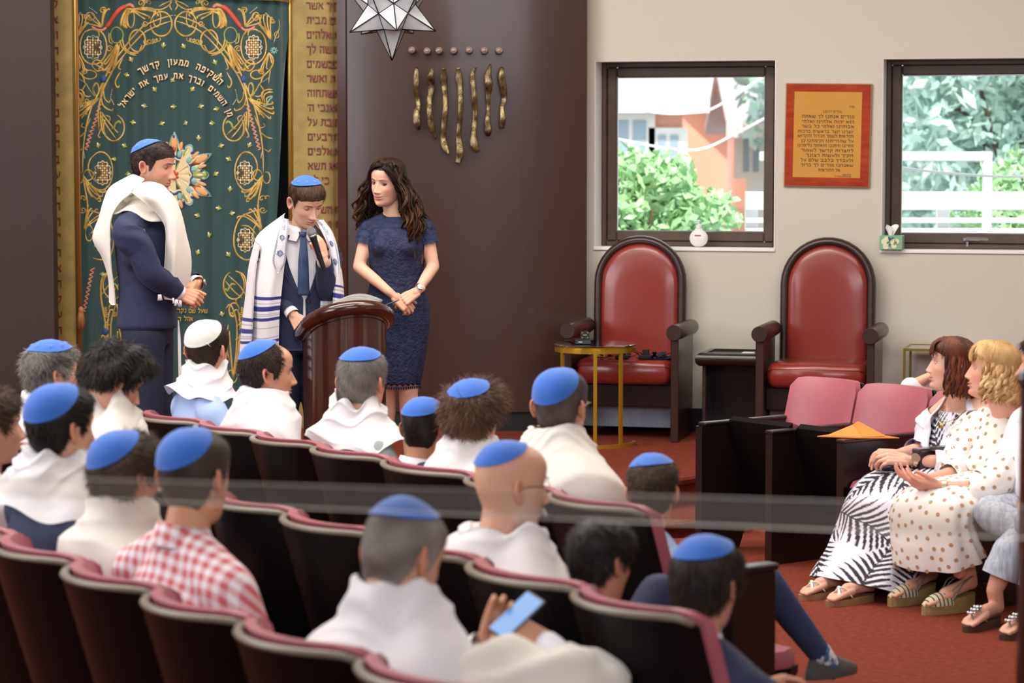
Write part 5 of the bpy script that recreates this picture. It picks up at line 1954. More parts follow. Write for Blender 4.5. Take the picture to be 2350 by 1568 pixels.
def dots_on(mb, v, f, step, r, seed, lift=.0012, filt=None):
 """Flat printed dots spread over a surface with even spacing."""
 f = np.asarray(f)
 v = np.asarray(v)
 c = v[f].mean(1)
 nrm = np.cross(v[f[:, 2]] - v[f[:, 0]], v[f[:, 3]] - v[f[:, 1]])
 nrm /= np.linalg.norm(nrm, axis=1, keepdims=True) + 1e-12
 g = np.random.default_rng(seed)
 order = g.permutation(len(c))
 cell, out = {}, []
 for i in order:
  if filt is not None and not filt(c[i]):
   continue
  k = tuple((c[i] // step).astype(int))
  okk = True
  for a in (-1, 0, 1):
   for b in (-1, 0, 1):
    for d in (-1, 0, 1):
     for j in cell.get((k[0] + a, k[1] + b, k[2] + d), ()):
      if np.sum((c[i] - c[j]) ** 2) < step * step:
       okk = False
  if okk:
   cell.setdefault(k, []).append(i)
   out.append(i)
 a = np.linspace(0, 2 * math.pi, 10, endpoint=False)
 for i in out:
  n_ = nrm[i]
  t1 = np.cross(n_, (0.2, .3, .9))
  t1 /= np.linalg.norm(t1)
  t2 = np.cross(n_, t1)
  P = c[i] + n_ * lift + r * (np.cos(a)[:, None] * t1 + np.sin(a)[:, None] * t2)
  mb.add((P, [tuple(range(10))]))
# ================================================================ seated people
def headM(pos, yaw, pitch, roll, s):
 return T(*pos) @ Rz(R(-yaw)) @ Rx(R(-pitch)) @ Ry(R(roll)) @ np.diag([s, s, s, 1.0])
def glasses(root, Mh, col_mat, r=.021, wide=1.0):
 mb = MB()
 for s in (-1, 1):
  a = np.linspace(0, 2 * math.pi, 20)
  P = np.stack([s * .032 * wide + r * np.cos(a), .094 - .004 * np.abs(np.cos(a)), .006 + .78 * r * np.sin(a)], 1)
  add_m(mb, tube(P, .0011, 5, False), Mh)
  add_m(mb, tube([(s * .053 * wide, .090, .012), (s * .072, .07, .012), (s * .079, .01, .010), (s * .078, -.012, .002), (s * .076, -.022, -.012)], .0013, 5), Mh)
 add_m(mb, tube([(-.011, .096, .010), (0, .100, .013), (.011, .096, .010)], .0011, 5), Mh)
 return mb.build('glasses', col_mat, root)
def put_kippah(root, Mh, sp, P):
 kp = sp.get('kippah')
 if not kp:
  return
 d, am = kp.get('dir', (0, -.45, 1)), kp.get('size', 50)
 vf, info = kippah_geo(P, d, am, kp.get('grow', .011), kp.get('peak', .004))
 mb = MB()
 add_m(mb, vf, Mh)
 k = mb.build('kippah', M_KIPPAHW if kp.get('white') else M_KIPPAH, root)
 tag(k, 'white round kippah' if kp.get('white') else 'bright blue suede kippah')
 if kp.get('stars'):
  mk = MB()
  star_marks(mk, info, am, kp['stars'], be0=kp.get('be0', 0), span=kp.get('span', 2 * math.pi))
  m2 = MB()
  V = np.concatenate(mk.v)
  add_m(m2, (V, mk.f), Mh)
  o = m2.build('embroidered_star', M_KMARK, k)
  o['kind'] = 'stuff'
 if kp.get('clip'):
  dd, b1, b2, rad, ctr = info
  be = kp['clip']
  q = dd * math.cos(R(am - 4)) + (b1 * math.cos(be) + b2 * math.sin(be)) * math.sin(R(am - 4))
  q2 = dd * math.cos(R(am + 9)) + (b1 * math.cos(be + .12) + b2 * math.sin(be + .12)) * math.sin(R(am + 9))
  m2 = MB()
  add_m(m2, tube([ctr + (rad(q)[0] + .004) * q, ctr + (rad(q)[0] + .007) * (q + q2) / 2, ctr + (rad(q2)[0] + .004) * q2], .005, 8, flat=.5), Mh)
  m2.build('hair_clip', M_GOLDEDGE if not kp.get('white') else M_SILVER, k)
def shoe(mb, ankle, fwd, s=1.0, mat_=0):
 """A low shoe: lofted sole and upper, heel under the ankle."""
 f = np.array([fwd[0], fwd[1], 0.0])
 f /= np.linalg.norm(f)
 r = np.array([f[1], -f[0], 0])
 a = np.linspace(0, 2 * math.pi, 16, endpoint=False)
 rings = []
 for z, k, l in ((0, 1.0, 1.0), (.02, 1.02, 1.01), (.035, .95, .97), (.06, .78, .70), (.085, .62, .42), (.10, .58, .38)):
  ring = []
  for q in a:
   x = .045 * k * math.cos(q)
   y = .135 * l * math.sin(q)
   cy = .075 * (l if l < .9 else 1.0) - (.0 if l > .9 else (1 - l) * .02)
   ring.append(np.array([ankle[0], ankle[1], 0]) + s * (r * x + f * (y + cy - .02)) + np.array([0, 0, ankle[2] - .085 * s + s * z]))
  rings.append(ring)
 mb.add(loft(rings), mat_)
def seated(sp):
 s = sp.get('s', 1.0)
 th = sp['th']
 Hw = atY(sp['head'][0], sp['head'][1], sp['Y'])
 zf = sp.get('floor', 0.0)
 fx, fy = math.sin(R(th)), math.cos(R(th))
 off = sp.get('lean', .02)
 loc = (Hw[0] - fx * off * s, Hw[1] - fy * off * s, zf)
 root = thing('person', sp['label'], 'person', loc, R(-th))
 hz = Hw[2] - zf
 nb = hz - .165 * s          # neck base
 sh = hz - .255 * s          # shoulder joint height
 hip = sp.get('hip', .50)
 hy0 = off * s
 Mh = headM((0, hy0, hz), sp.get('hyaw', th) - th, sp.get('pitch', 0), sp.get('roll', 0), s)
 h = dict(sp.get('h', {}))
 sk = np.array(h.get('skin', SKIN))
 hi = sp.get('hi', False)
 # joints
 hw = sp.get('hw', .185) * s
 J = {}
 for q in (-1, 1):
  J['sh', q] = np.array([q * hw, -.02 * s + .0, sh])
  el = sp.get('elbow', {}).get(q)
  J['el', q] = np.array(el) if el is not None else np.array([q * (hw + .045), .07 * s, sh - .27 * s])
  wr = sp.get('wrist', {}).get(q)
  J['wr', q] = np.array(wr) if wr is not None else np.array([q * .09, .30 * s, max(hip + .14, sh - .36 * s)])
  J['hp', q] = np.array([q * .09 * s, .0, hip])
  J['kn', q] = np.array([q * .12 * s, .42 * s, hip + .02])
  J['an', q] = np.array([q * .12 * s, .44 * s, max(.085, hip + .02 - .42 * s)])
  for kk in ('kn', 'an'):
   if (kk, q) in sp.get('legs', {}):
    J[kk, q] = np.array(sp['legs'][kk, q])
 bulk = sp.get('bulk', 1.0)
 def torso(g_):
  b = bulk
  return ellloft([(0, .0, hip - .10, .10 * s * b, .07 * s * b), (0, 0, hip - .06, .16 * s * b + g_, .115 * s * b + g_), (0, 0, hip + .05, .165 * s * b + g_, .125 * s * b + g_),
      (0, -.005, (hip + sh) / 2, .158 * s * b + g_, .118 * s * b + g_), (0, -.012, sh - .13 * s, .178 * s * b + g_, .122 * s * b + g_), (0, -.018, sh - .03 * s, .165 * s * b + g_, .098 * s * b + g_),
      (0, -.02, sh + .03 * s, .125 * s + g_, .075 * s + g_), (0, -.018, nb + .0 * s, .07 * s + g_, .062 * s + g_)], 24)
 def arms(g_, cut=1.0):
  o = []
  for q in (-1, 1):
   o.append(capsule((q * .07 * s, -.02 * s, nb - .012 * s), .048 * s + g_, J['sh', q] + np.array([-q * .012, 0, .004]), .058 * s * bulk + g_))
   o.append(capsule(J['sh', q], .056 * s * bulk + g_, J['el', q], .045 * s * bulk + g_))
   o.append(capsule(J['el', q], .044 * s * bulk + g_, J['el', q] + (J['wr', q] - J['el', q]) * cut, (.040 - .012 * cut) * s + g_))
  return o
 def legs(g_, parts=('th', 'ca')):
  o = []
  for q in (-1, 1):
   if 'th' in parts:
    o.append(capsule(J['hp', q], .088 * s + g_, J['kn', q], .058 * s + g_))
   if 'ca' in parts:
    o.append(capsule(J['kn', q], .057 * s + g_, J['an', q], .038 * s + g_))
  return o
 neck = [capsule((0, -.02 * s, nb - .04 * s), .062 * s, Mh[:3, 3] + Mh[:3, :3] @ np.array([0, -.018, -.062]), .056 * s)]
 core = [torso(-.012)] + arms(-.006) + legs(-.006) + neck
 mb = MB()
 v, f = remesh(core, sp.get('vox', .014) if not hi else .010, 5)
 C = shade_skin(v, sk)
 if h.get('scalp') and h.get('nape_fade', True):
  pass
 mb.add((v, f), 0, C)
 hands = sp.get('hands', {})
 for q in (-1, 1):
  hd = hands.get(q, {})
  if hd is None:
   continue
  hv, hf = hand_geo(hd.get('curl', (28, 35, 20)), hd.get('spread', 3), hd.get('thumb', (35, 18)), q, hd.get('k', s * .98), .005 if not hd.get('fine') else .0034, hd.get('curls'))
  fd = np.array(hd['dir']) if 'dir' in hd else (J['wr', q] - J['el', q]) * np.array([1, 1, .3])
  up = np.array(hd.get('up', (q * .35, 0, 1)))
  add_m(mb, (hv, hf), frameM(J['wr', q], fd, up), 0, shade_skin(hv, sk * np.array([1, .93, .9])))
 P, n, mask, az = add_head(mb, h, Mh, hi)
 body = mb.build('body', [M_SKIN, M_EYE, M_HAIR], root, cols=True)
 if sp.get('hair'):
  hb = MB()
  hs_ = dict(sp['hair'])
  kp_ = sp.get('kippah')
  if kp_:
   hs_['kip'] = (kp_.get('dir', (0, -.45, 1)), kp_.get('size', 50))
   kp_['grow'] = max(kp_.get('grow', .011), hs_.get('thick', .008) * .75 + .007)
  hair_mesh(hb, hs_, P, n, mask, az, Mh, sp.get('seed', 1))
  hb.build('hair', M_HAIR, root, cols=True)
 put_kippah(root, Mh, sp, P)
 if sp.get('glasses'):
  glasses(root, Mh, sp['glasses'])
 # clothes
 if sp.get('shirt'):
  v, f = remesh([torso(.012)] + arms(.010, sp.get('sleeve', .93)), sp.get('svox', .014), 5)
  m2 = MB()
  m2.add((v, f))
  m2.build(sp.get('shirt_name', 'shirt'), sp['shirt'], root)
  if sp.get('collar'):
   m2 = MB()
   a = np.linspace(0, 2 * math.pi, 26)
   rows = [[(.066 * s * math.sin(q) * k, -.016 * s - .064 * s * math.cos(q) * k, nb + dz * s + .012 * s * math.cos(q)) for q in a] for k, dz in ((.93, -.01), (.96, .045), (1.0, .052), (1.12, .03), (1.30, -.004))]
   m2.add(grid(np.array(rows)))
   m2.build('collar', sp['collar'], root)
 if sp.get('trousers', True):
  tr = sp.get('trousers') if sp.get('trousers') not in (True, None) else M_NAVY2
  v, f = remesh(legs(.010) + [ellloft([(0, 0, hip - .11, .10, .08), (0, 0, hip - .07, .17 * s, .13 * s), (0, 0, hip + .09, .168 * s, .13 * s), (0, 0, hip + .11, .13 * s, .1 * s)])], .02, 4)
  m2 = MB()
  m2.add((v, f))
  m2.build('trousers', tr, root)
  for q in (-1, 1):
   m2 = MB()
   d_ = sp.get('footdir', {}).get(q, (0.1 * q, 1))
   shoe(m2, J['an', q] + np.array([0, .0, 0]), d_, s)
   m2.build('shoe', sp.get('shoes', M_BLACK), root, sharp=60)
 if sp.get('shawl'):
  w = sp['shawl']
  for k_, kw in enumerate(w if isinstance(w, list) else [w]):
   kw = dict(kw)
   m_ = kw.pop('mat', M_TALLIT)
   Pq = shawl_geo(nb, sh, s, hw=sp.get('hw', .185) * kw.pop('wide', 1.0), **kw)
   m2 = MB()
   v, f = grid(Pq)
   m2.add((v, f))
   o = m2.build('prayer_shawl', m_, root)
 return root, Mh, J, dict(nb=nb, sh=sh, hip=hip, s=s, loc=loc, th=th)
def seat_Y(ri, i, fwd=.24):
 s_ = SEAT[(ri, i)]
 return float(s_[2][1] + s_[3][1] * fwd)
KB = dict(dir=(0, -.62, 1), size=50)
BLK = dict(col=hexc('0f0b09'), col2=hexc('231a15'))
DRK = dict(col=hexc('20150f'), col2=hexc('35251b'))
GRY = dict(col=hexc('57524e'), col2=hexc('8b857f'))
M_LBLUE = mat('light_blue_cotton', '9db3da', 0.75, bump=(90, 0.12))
M_GREYS = mat('grey_green_shirt', '9aa3a2', 0.75, noise=(120, '868f90', 0.3), bump=(150, 0.1))
M_GREYJ = mat('slate_jacket', '3c4660', 0.8)
def check_mat():
 m = mat('pink_check_cotton', 'f0e6ea', 0.75, bump=(90, 0.1))
 n, l = m.node_tree.nodes, m.node_tree.links
 tc = n.new('ShaderNodeTexCoord')
 sp = n.new('ShaderNodeSeparateXYZ')
 l.new(tc.outputs['Object'], sp.inputs[0])
 def stripe(inp, per):
  a = n.new('ShaderNodeMath')
  a.operation = 'MULTIPLY'
  a.inputs[1].default_value = 2 * math.pi / per
  l.new(inp, a.inputs[0])
  b = n.new('ShaderNodeMath')
  b.operation = 'SINE'
  l.new(a.outputs[0], b.inputs[0])
  c = n.new('ShaderNodeMapRange')
  c.inputs[1].default_value, c.inputs[2].default_value = -.35, .35
  l.new(b.outputs[0], c.inputs[0])
  return c.outputs[0]
 yz = n.new('ShaderNodeMath')
 yz.operation = 'MULTIPLY_ADD'
 yz.inputs[1].default_value = 0.8
 l.new(sp.outputs['Y'], yz.inputs[0])
 l.new(sp.outputs['Z'], yz.inputs[2])
 xx = n.new('ShaderNodeMath')
 xx.operation = 'MULTIPLY_ADD'
 xx.inputs[1].default_value = 0.25
 l.new(sp.outputs['Y'], xx.inputs[0])
 l.new(sp.outputs['X'], xx.inputs[2])
 s1, s2 = stripe(xx.outputs[0], .040), stripe(yz.outputs[0], .042)
 ad = n.new('ShaderNodeMath')
 ad.operation = 'ADD'
 l.new(s1, ad.inputs[0])
 l.new(s2, ad.inputs[1])
 hf = n.new('ShaderNodeMath')
 hf.operation = 'MULTIPLY'
 hf.inputs[1].default_value = .5
 l.new(ad.outputs[0], hf.inputs[0])
 mx = n.new('ShaderNodeMix')
 mx.data_type = 'RGBA'
 l.new(hf.outputs[0], mx.inputs[0])
 mx.inputs[6].default_value = (*hexc('f0e9ee'), 1)
 mx.inputs[7].default_value = (*hexc('cf6468'), 1)
 l.new(mx.outputs[2], n['Principled BSDF'].inputs['Base Color'])
 return m
PEOPLE = {}
# ---- second row, left: grey-haired man and young man
PEOPLE['grey_left'] = seated(dict(head=(118, 862), Y=seat_Y(1, 0), th=62, hyaw=52, pitch=4, s=1.0, seed=11,
 label='man with short grey-streaked hair, glasses and lettered blue kippah by the dark left panel',
 h=dict(scalp=(hexc('45403c'), .9), skin=SKIN), hair=dict(col=hexc('332f2d'), col2=hexc('8d8781'), thick=.014, n=4200, L=.028, w=.0012, lift=.35, jit=.4, curl=.25, rough=.3),
 kippah=dict(dir=(0, -.12, 1), size=45, grow=.018, stars=8), glasses=M_SILVER, shirt=M_WSHIRT, shawl=dict(seed=3, hem=.40)))
PEOPLE['young'] = seated(dict(head=(262, 878), Y=seat_Y(1, 1) - .05, th=62, hyaw=60, pitch=26, s=1.02, seed=12, hi=True,
 label='young man with thick wavy black hair and glasses, head bowed, no kippah',
 h=dict(scalp=(H_BLACK, .9), hl=.066, nape=-.05, lid=6), hair=dict(BLK, thick=.030, n=6500, L=.04, w=.0014, lift=.12, jit=.35, curl=.5, rough=.35, fronttop=.012, grav=.3, seg=4),
 glasses=mat('dark_frame', '241d1a', 0.3), shirt=M_WSHIRT, shawl=dict(seed=5, hem=.40, mat=M_TALLIT2)))
# ---- nearest row, far left: cut-off head and man in grey jacket
PEOPLE['edge'] = seated(dict(head=(-18, 985), Y=seat_Y(2, 0) + .15, th=60, s=.97, seed=13,
 label='brown-haired person at the left picture edge, mostly cut off',
 h=dict(scalp=(H_BROWN, .9)), hair=dict(col=H_DARK, col2=H_BROWN, thick=.018, n=3500, L=.035, w=.0013, lift=.4, jit=.4, curl=.3), shirt=M_WSHIRT))
PEOPLE['jacket'] = seated(dict(head=(142, 985), Y=seat_Y(2, 1), th=60, hyaw=42, pitch=2, s=1.04, seed=14, hw=.20, bulk=1.08,
 label='dark-haired man in blue kippah, white shawl bunched over slate jacket, far left of nearest row',
 h=dict(scalp=(H_BLACK, .95), fade=(-.004, .012)), hair=dict(BLK, thick=.011, n=3800, L=.018, w=.0011, lift=.2), kippah=dict(dir=(.10, -.75, 1), size=50),
 shirt=M_GREYJ, shirt_name='jacket', shawl=dict(seed=8, vmax=.42, slant=-.05, amp=1.3)))
# ---- front row
PEOPLE['white_kippah'] = seated(dict(head=(477, 805), Y=seat_Y(0, 0), th=64, hyaw=22, pitch=0, s=1.0, seed=15,
 label='man in white kippah and light blue shirt, white shawl round his neck',
 h=dict(scalp=(H_DARK, .93), fade=(-.01, .035), w=1.0), hair=dict(DRK, thick=.006, n=3200, L=.012, w=.001, lift=.2, short=.3), kippah=dict(dir=(-.08, -.72, 1), size=53, white=True, clip=2.2),
 shirt=M_LBLUE, shawl=dict(seed=21, vmax=.31, slant=.05, collar=1.0, amp=1.3)))
PEOPLE['balding'] = seated(dict(head=(614, 858), Y=seat_Y(0, 1), th=66, hyaw=72, pitch=3, s=1.02, seed=16, hi=True,
 label='balding man with dark side hair in profile, blue kippah and white shawl',
 h=dict(recede=62, hl=.10, scalp=(hexc('4b3c32'), .75), stubble=(hexc('8a7468'), .25), skin=hexc('d49c80')), hair=dict(DRK, thick=.012, n=3200, L=.022, w=.0012, lift=.3, curl=.25, jit=.35), kippah=dict(dir=(0, -.55, 1), size=44),
 shirt=M_WSHIRT, shawl=dict(seed=25, hem=.40, amp=.9)))
PEOPLE['grey'] = seated(dict(head=(832, 880), Y=seat_Y(0, 2) - .05, th=60, hyaw=24, pitch=1, s=1.05, seed=17, hw=.20, bulk=1.1,
 label='grey-haired man in blue kippah and grey-green shirt, shawl folded round neck',
 h=dict(scalp=(hexc('5d5853'), .9), fade=(-.006, .02)), hair=dict(GRY, thick=.009, n=4200, L=.016, w=.001, lift=.15, rough=.1), kippah=dict(dir=(.0, -.20, 1), size=42, grow=.013),
 shirt=M_GREYS, shawl=dict(seed=29, vmax=.40, slant=.06, amp=1.3)))
PEOPLE['navy_boy'] = seated(dict(head=(973, 985), Y=seat_Y(0, 3), th=58, hyaw=22, pitch=0, s=.92, seed=18, hw=.155,
 label='boy with cropped black hair, blue kippah and navy suit, between two white shawls',
 h=dict(scalp=(H_BLACK, .95), fade=(-.02, .03), skin=hexc('b98463')), hair=dict(BLK, thick=.006, n=3600, L=.011, w=.001, lift=.2, short=.3), kippah=dict(dir=(-.02, -.35, 1), size=48),
 shirt=M_NAVY, shirt_name='jacket', collar=M_WSHIRT))
PEOPLE['curly'] = seated(dict(head=(1088, 962), Y=seat_Y(0, 4) + .05, th=56, hyaw=28, pitch=4, s=1.0, seed=19,
 label='teen with tousled brown hair over the edges of his blue kippah',
 h=dict(scalp=(H_DARK, .9), skin=hexc('e2b39c'), nape=-.06), hair=dict(col=H_DARK, col2=hexc('6a4c36'), thick=.022, n=5200, L=.05, w=.0014, lift=.5, jit=.5, curl=.5, rough=.3, short=.25), kippah=dict(dir=(.0, -.48, 1), size=37, grow=.026),
 shirt=M_WSHIRT, shawl=dict(seed=33, hem=.40)))
PEOPLE['big_kippah'] = seated(dict(head=(1288, 935), Y=seat_Y(0, 5) + .05, th=52, hyaw=25, pitch=0, s=1.05, seed=20, hw=.20,
 label='man with close-cropped hair, glasses and large blue kippah, cream shawl',
 h=dict(scalp=(hexc('3f352f'), .8), fade=(-.015, .03)), hair=dict(col=hexc('3b312b'), col2=hexc('655b54'), thick=.004, n=3200, L=.008, w=.0009, lift=.2, short=.5), kippah=dict(dir=(-.12, -.80, 1), size=52, grow=.008),
 glasses=M_SILVER, shirt=M_WSHIRT, shawl=dict(seed=37, hem=.40, mat=M_TALLIT2)))
# boy in light blue, with his jeans leg stretched into the aisle
Yb = seat_Y(0, 6)
Hb = atY(1498, 1128, Yb)
thb = 52
def to_local(p, loc, th):
 d = np.asarray(p, float) - np.asarray(loc, float)
 c, s_ = math.cos(R(th)), math.sin(R(th))
 return np.array([d[0] * c - d[1] * s_, d[0] * s_ + d[1] * c, d[2]])
lb = (Hb[0] - math.sin(R(thb)) * .02, Hb[1] - math.cos(R(thb)) * .02, 0)
kn, an = to_local(atY(1752, 1330, Yb + .42), lb, thb), to_local(atY(1884, 1506, Yb + .62), lb, thb)
kn2 = to_local(atY(1672, 1300, Yb + .5), lb, thb)
PEOPLE['blue_boy'] = seated(dict(head=(1498, 1128), Y=Yb, th=thb, hyaw=8, pitch=-2, s=.90, seed=22, hw=.15, hip=.50,
 label='boy in light blue shirt and jeans with faded haircut, leg out in the aisle',
 h=dict(scalp=(H_DARK, .85), fade=(.0, .05), skin=hexc('d9a184')), hair=dict(col=H_DARK, col2=hexc('54402f'), thick=.012, n=3600, L=.022, w=.0011, lift=.3, jit=.35, short=.2, soft=.06), kippah=dict(dir=(-.1, .05, 1), size=44, grow=.016),
 shirt=M_LBLUE, trousers=M_DENIM, legs={('kn', 1): kn, ('an', 1): an, ('kn', -1): kn2, ('an', -1): kn2 + np.array([0, .02, -.40])}, footdir={1: (0.0, 1.0)},
 shoes=mat('grey_sneaker', '4b4a48', 0.7)))
rt_, _, J_, _i = PEOPLE['blue_boy']
mb = MB()
d_ = (J_['an', 1] - J_['kn', 1])
d_ /= np.linalg.norm(d_)
mb.add(capsule(J_['an', 1] - d_ * .02, .043, J_['an', 1] + d_ * .075, .038))
mb.build('sock', mat('patterned_sock', 'd7dbe2', 0.8, noise=(28, '3f6290', 0.05)), rt_)
# ---- second row right
PEOPLE['bald'] = seated(dict(head=(1172, 1118), Y=seat_Y(1, 6), th=58, hyaw=60, pitch=6, s=1.06, seed=23, hw=.20, hi=True,
 label='bald man with glasses and white moustache in blue kippah and white shawl',
 h=dict(bald=-.2, scalp=(hexc('c99c84'), .3), skin=hexc('d8a589'), stubble=(hexc('d8d2cc'), .3), nose=1.15), hair=None, kippah=dict(dir=(0, -.52, 1), size=44, grow=.006, peak=.003),
 glasses=mat('wire_frame', '6b5a3c', 0.3, 0.7), shirt=M_WSHIRT, shawl=[dict(seed=41, hem=.40, collar=.6)]))
rt_, Mh_, _, _ = PEOPLE['bald']
mb = MB()
g = np.random.default_rng(3)
rootp = np.stack([g.uniform(-.026, .026, 420), np.full(420, .101), g.uniform(-.058, -.051, 420)], 1)
rootp[:, 1] -= .25 * np.abs(rootp[:, 0])
V, F, m_ = strands(rootp, np.stack([np.sign(rootp[:, 0]) * .6, np.full(420, .3), np.full(420, -1.0)], 1), np.tile([0, 1.0, 0], (420, 1)), np.full(420, .016), .0010, .2, .2, 2, .2, 5)
add_m(mb, (V, F), Mh_, 0, hexc('e6e2dd'))
mb.build('moustache', M_HAIR, rt_, cols=True)
Hc = atY(1380, 1292, seat_Y(1, 7) + .03)
lc = (Hc[0] - math.sin(R(56)) * .018, Hc[1] - math.cos(R(56)) * .018, 0)
kn = to_local(atY(1512, 1362, seat_Y(1, 7) + .38), lc, 56)
PEOPLE['child'] = seated(dict(head=(1380, 1292), Y=seat_Y(1, 7) + .03, th=56, hyaw=44, pitch=10, s=.90, seed=24, hw=.14,
 label='child with short black hair and no kippah, low in seat beside the blue-kippah boy',
 h=dict(scalp=(H_BLACK, .95), skin=hexc('c08b6c')), hair=dict(BLK, thick=.014, n=4200, L=.024, w=.0012, lift=.2, jit=.25), shirt=M_WSHIRT, collar=M_WSHIRT, hip=.42, legs={('kn', -1): kn, ('an', -1): kn + np.array([0, .0, -.36])}, trousers=M_NAVY))
rt_, _, J_, i_ = PEOPLE['child']
PEOPLE['navy_near'] = seated(dict(head=(1622, 1345), Y=seat_Y(1, 8) + .05, th=50, hyaw=30, pitch=10, s=.93, seed=26, hw=.185,
 label='dark-haired boy in blue kippah, navy jacket and white collar at right end of his row',
 h=dict(scalp=(H_DARK, .95), skin=hexc('c9977a'), nape=-.075), hair=dict(col=H_BLACK, col2=hexc('3a2a20'), thick=.016, n=4600, L=.034, w=.0012, lift=.1, jit=.18, grav=.5), kippah=dict(dir=(-.05, -.40, 1), size=45, grow=.017),
 shirt=M_NAVY, shirt_name='jacket', collar=M_WSHIRT, hip=.52, trousers=M_NAVY, bulk=1.12, elbow={1: (.30, .06, .66)}, wrist={1: (.10, .40, .60)}))
# ---- nearest row
PEOPLE['clip'] = seated(dict(head=(290, 1098), Y=seat_Y(2, 2), th=58, hyaw=40, pitch=4, s=1.0, seed=27,
 label='man with a gold clip on his blue kippah, glasses and thick white shawl',
 h=dict(scalp=(H_DARK, .9), fade=(-.004, .02)), hair=dict(col=H_DARK, col2=hexc('5a4738'), thick=.016, n=4200, L=.03, w=.0012, lift=.35, jit=.4, curl=.25), kippah=dict(dir=(-.12, -.78, 1), size=47, grow=.014, clip=-.5),
 glasses=M_SILVER, shirt=M_WSHIRT, shawl=dict(seed=45, hem=.40, mat=M_TALLIT2, collar=1.15)))
PEOPLE['check'] = seated(dict(head=(448, 1098), Y=seat_Y(2, 3) + .04, th=50, hyaw=26, pitch=2, s=1.06, seed=28, hw=.205, bulk=1.12,
 label='man in pink and white checked shirt with cropped hair and blue kippah',
 h=dict(scalp=(hexc('2c231e'), .88), fade=(-.02, .04), skin=hexc('c8926f')), hair=dict(col=hexc('2b221d'), col2=hexc('473c35'), thick=.004, n=3600, L=.008, w=.0009, lift=.2, short=.5), kippah=dict(dir=(-.16, -.74, 1), size=48, grow=.009),
 shirt=check_mat(), collar=check_mat(), svox=.011, shoes=M_BLACK))
# man with phone: hands raised in front
sp = dict(head=(922, 1282), Y=seat_Y(2, 5) + .04, th=52, hyaw=40, pitch=22, s=1.06, seed=30, hw=.205, bulk=1.06, hi=True,
 label='man with grey buzz cut in blue kippah and white shawl, looking at a phone',
 h=dict(scalp=(hexc('6f675f'), .75), fade=(-.02, .03), skin=hexc('c9957a'), stubble=(hexc('8f8177'), .3)), hair=dict(col=hexc('5d554e'), col2=hexc('8d857d'), thick=.003, n=3600, L=.006, w=.0009, lift=.3, short=.6), kippah=dict(dir=(-.02, -.30, 1), size=45, grow=.008, peak=.010),
 shirt=M_WSHIRT, shawl=[dict(seed=49, hem=.42, mat=M_TALLIT, collar=1.15, span=165)])
Hp = atY(*sp['head'], sp['Y'])
lp = (Hp[0] - math.sin(R(52)) * .021, Hp[1] - math.cos(R(52)) * .021, 0)
pw = atY(1205, 1475, sp['Y'] - .02)
wr = to_local(pw, lp, 52)
Yp = sp['Y']
wR, eR = to_local(atY(1252, 1476, Yp + .20), lp, 52), to_local(atY(1345, 1600, Yp + .10), lp, 52)
wL, eL = to_local(atY(1122, 1494, Yp + .30), lp, 52), to_local(atY(960, 1640, Yp + .40), lp, 52)
sp['wrist'], sp['elbow'] = {1: wR, -1: wL}, {1: eR, -1: eL}
def dloc(x, y, z):
 return to_local((x, y, z), (0, 0, 0), 52)
sp['hands'] = {1: dict(dir=dloc(-.9, .15, .38), up=dloc(.1, -.75, .6), curl=(45, 60, 45), thumb=(28, 14), fine=True, k=1.0), -1: dict(dir=dloc(.35, .1, .9), up=dloc(.1, .9, 0), curl=(34, 48, 30), thumb=(8, 4), fine=True, k=1.0)}
PEOPLE['phone'] = seated(sp)
rt_, Mh_, J_, inf = PEOPLE['phone']
# shawl sleeve over the right forearm
el, wr_ = J_['el', 1], J_['wr', 1]
mb = MB()
mb.add(drape_arm([J_['sh', 1] + [-.03, 0, .0], J_['sh', 1] * .5 + el * .5 + [.0, 0, .0], el + [0, 0, -.0], el * .55 + wr_ * .45, el * .24 + wr_ * .76], [.10, .13, .120, .085, .052], 77, .9))
mb.build('shawl_fold', M_TALLIT2, rt_)
el, wr_ = J_['el', -1], J_['wr', -1]
mb = MB()
mb.add(drape_arm([J_['sh', -1] + [.03, 0, .0], J_['sh', -1] * .5 + el * .5, el, el * .5 + wr_ * .5, wr_], [.10, .12, .11, .09, .06], 78, .9))
mb.build('shawl_fold', M_TALLIT, rt_)
# the phone itself
ph = atY(1186, 1414, sp['Y'] + .22)
t = thing('phone', 'dark smartphone with blue screen held by the man in the nearest row', 'phone', tuple(ph), R(-36))
Mp = Rx(R(-48)) @ Ry(R(22))
mb = MB()
mb.add(xf(box(-.036, .036, -.004, .004, -.07, .07, .003), Mp))
mb.build('case', M_LEATHER, t, smooth=False)
mb = MB()
mb.add(xf(box(-.033, .033, -.0046, -.0038, -.065, .065), Mp))
mb.build('screen', mat('lit_screen', '4f7fb8', 0.2, emit=(hexc('5f8fc4'), .35)), t, smooth=False)
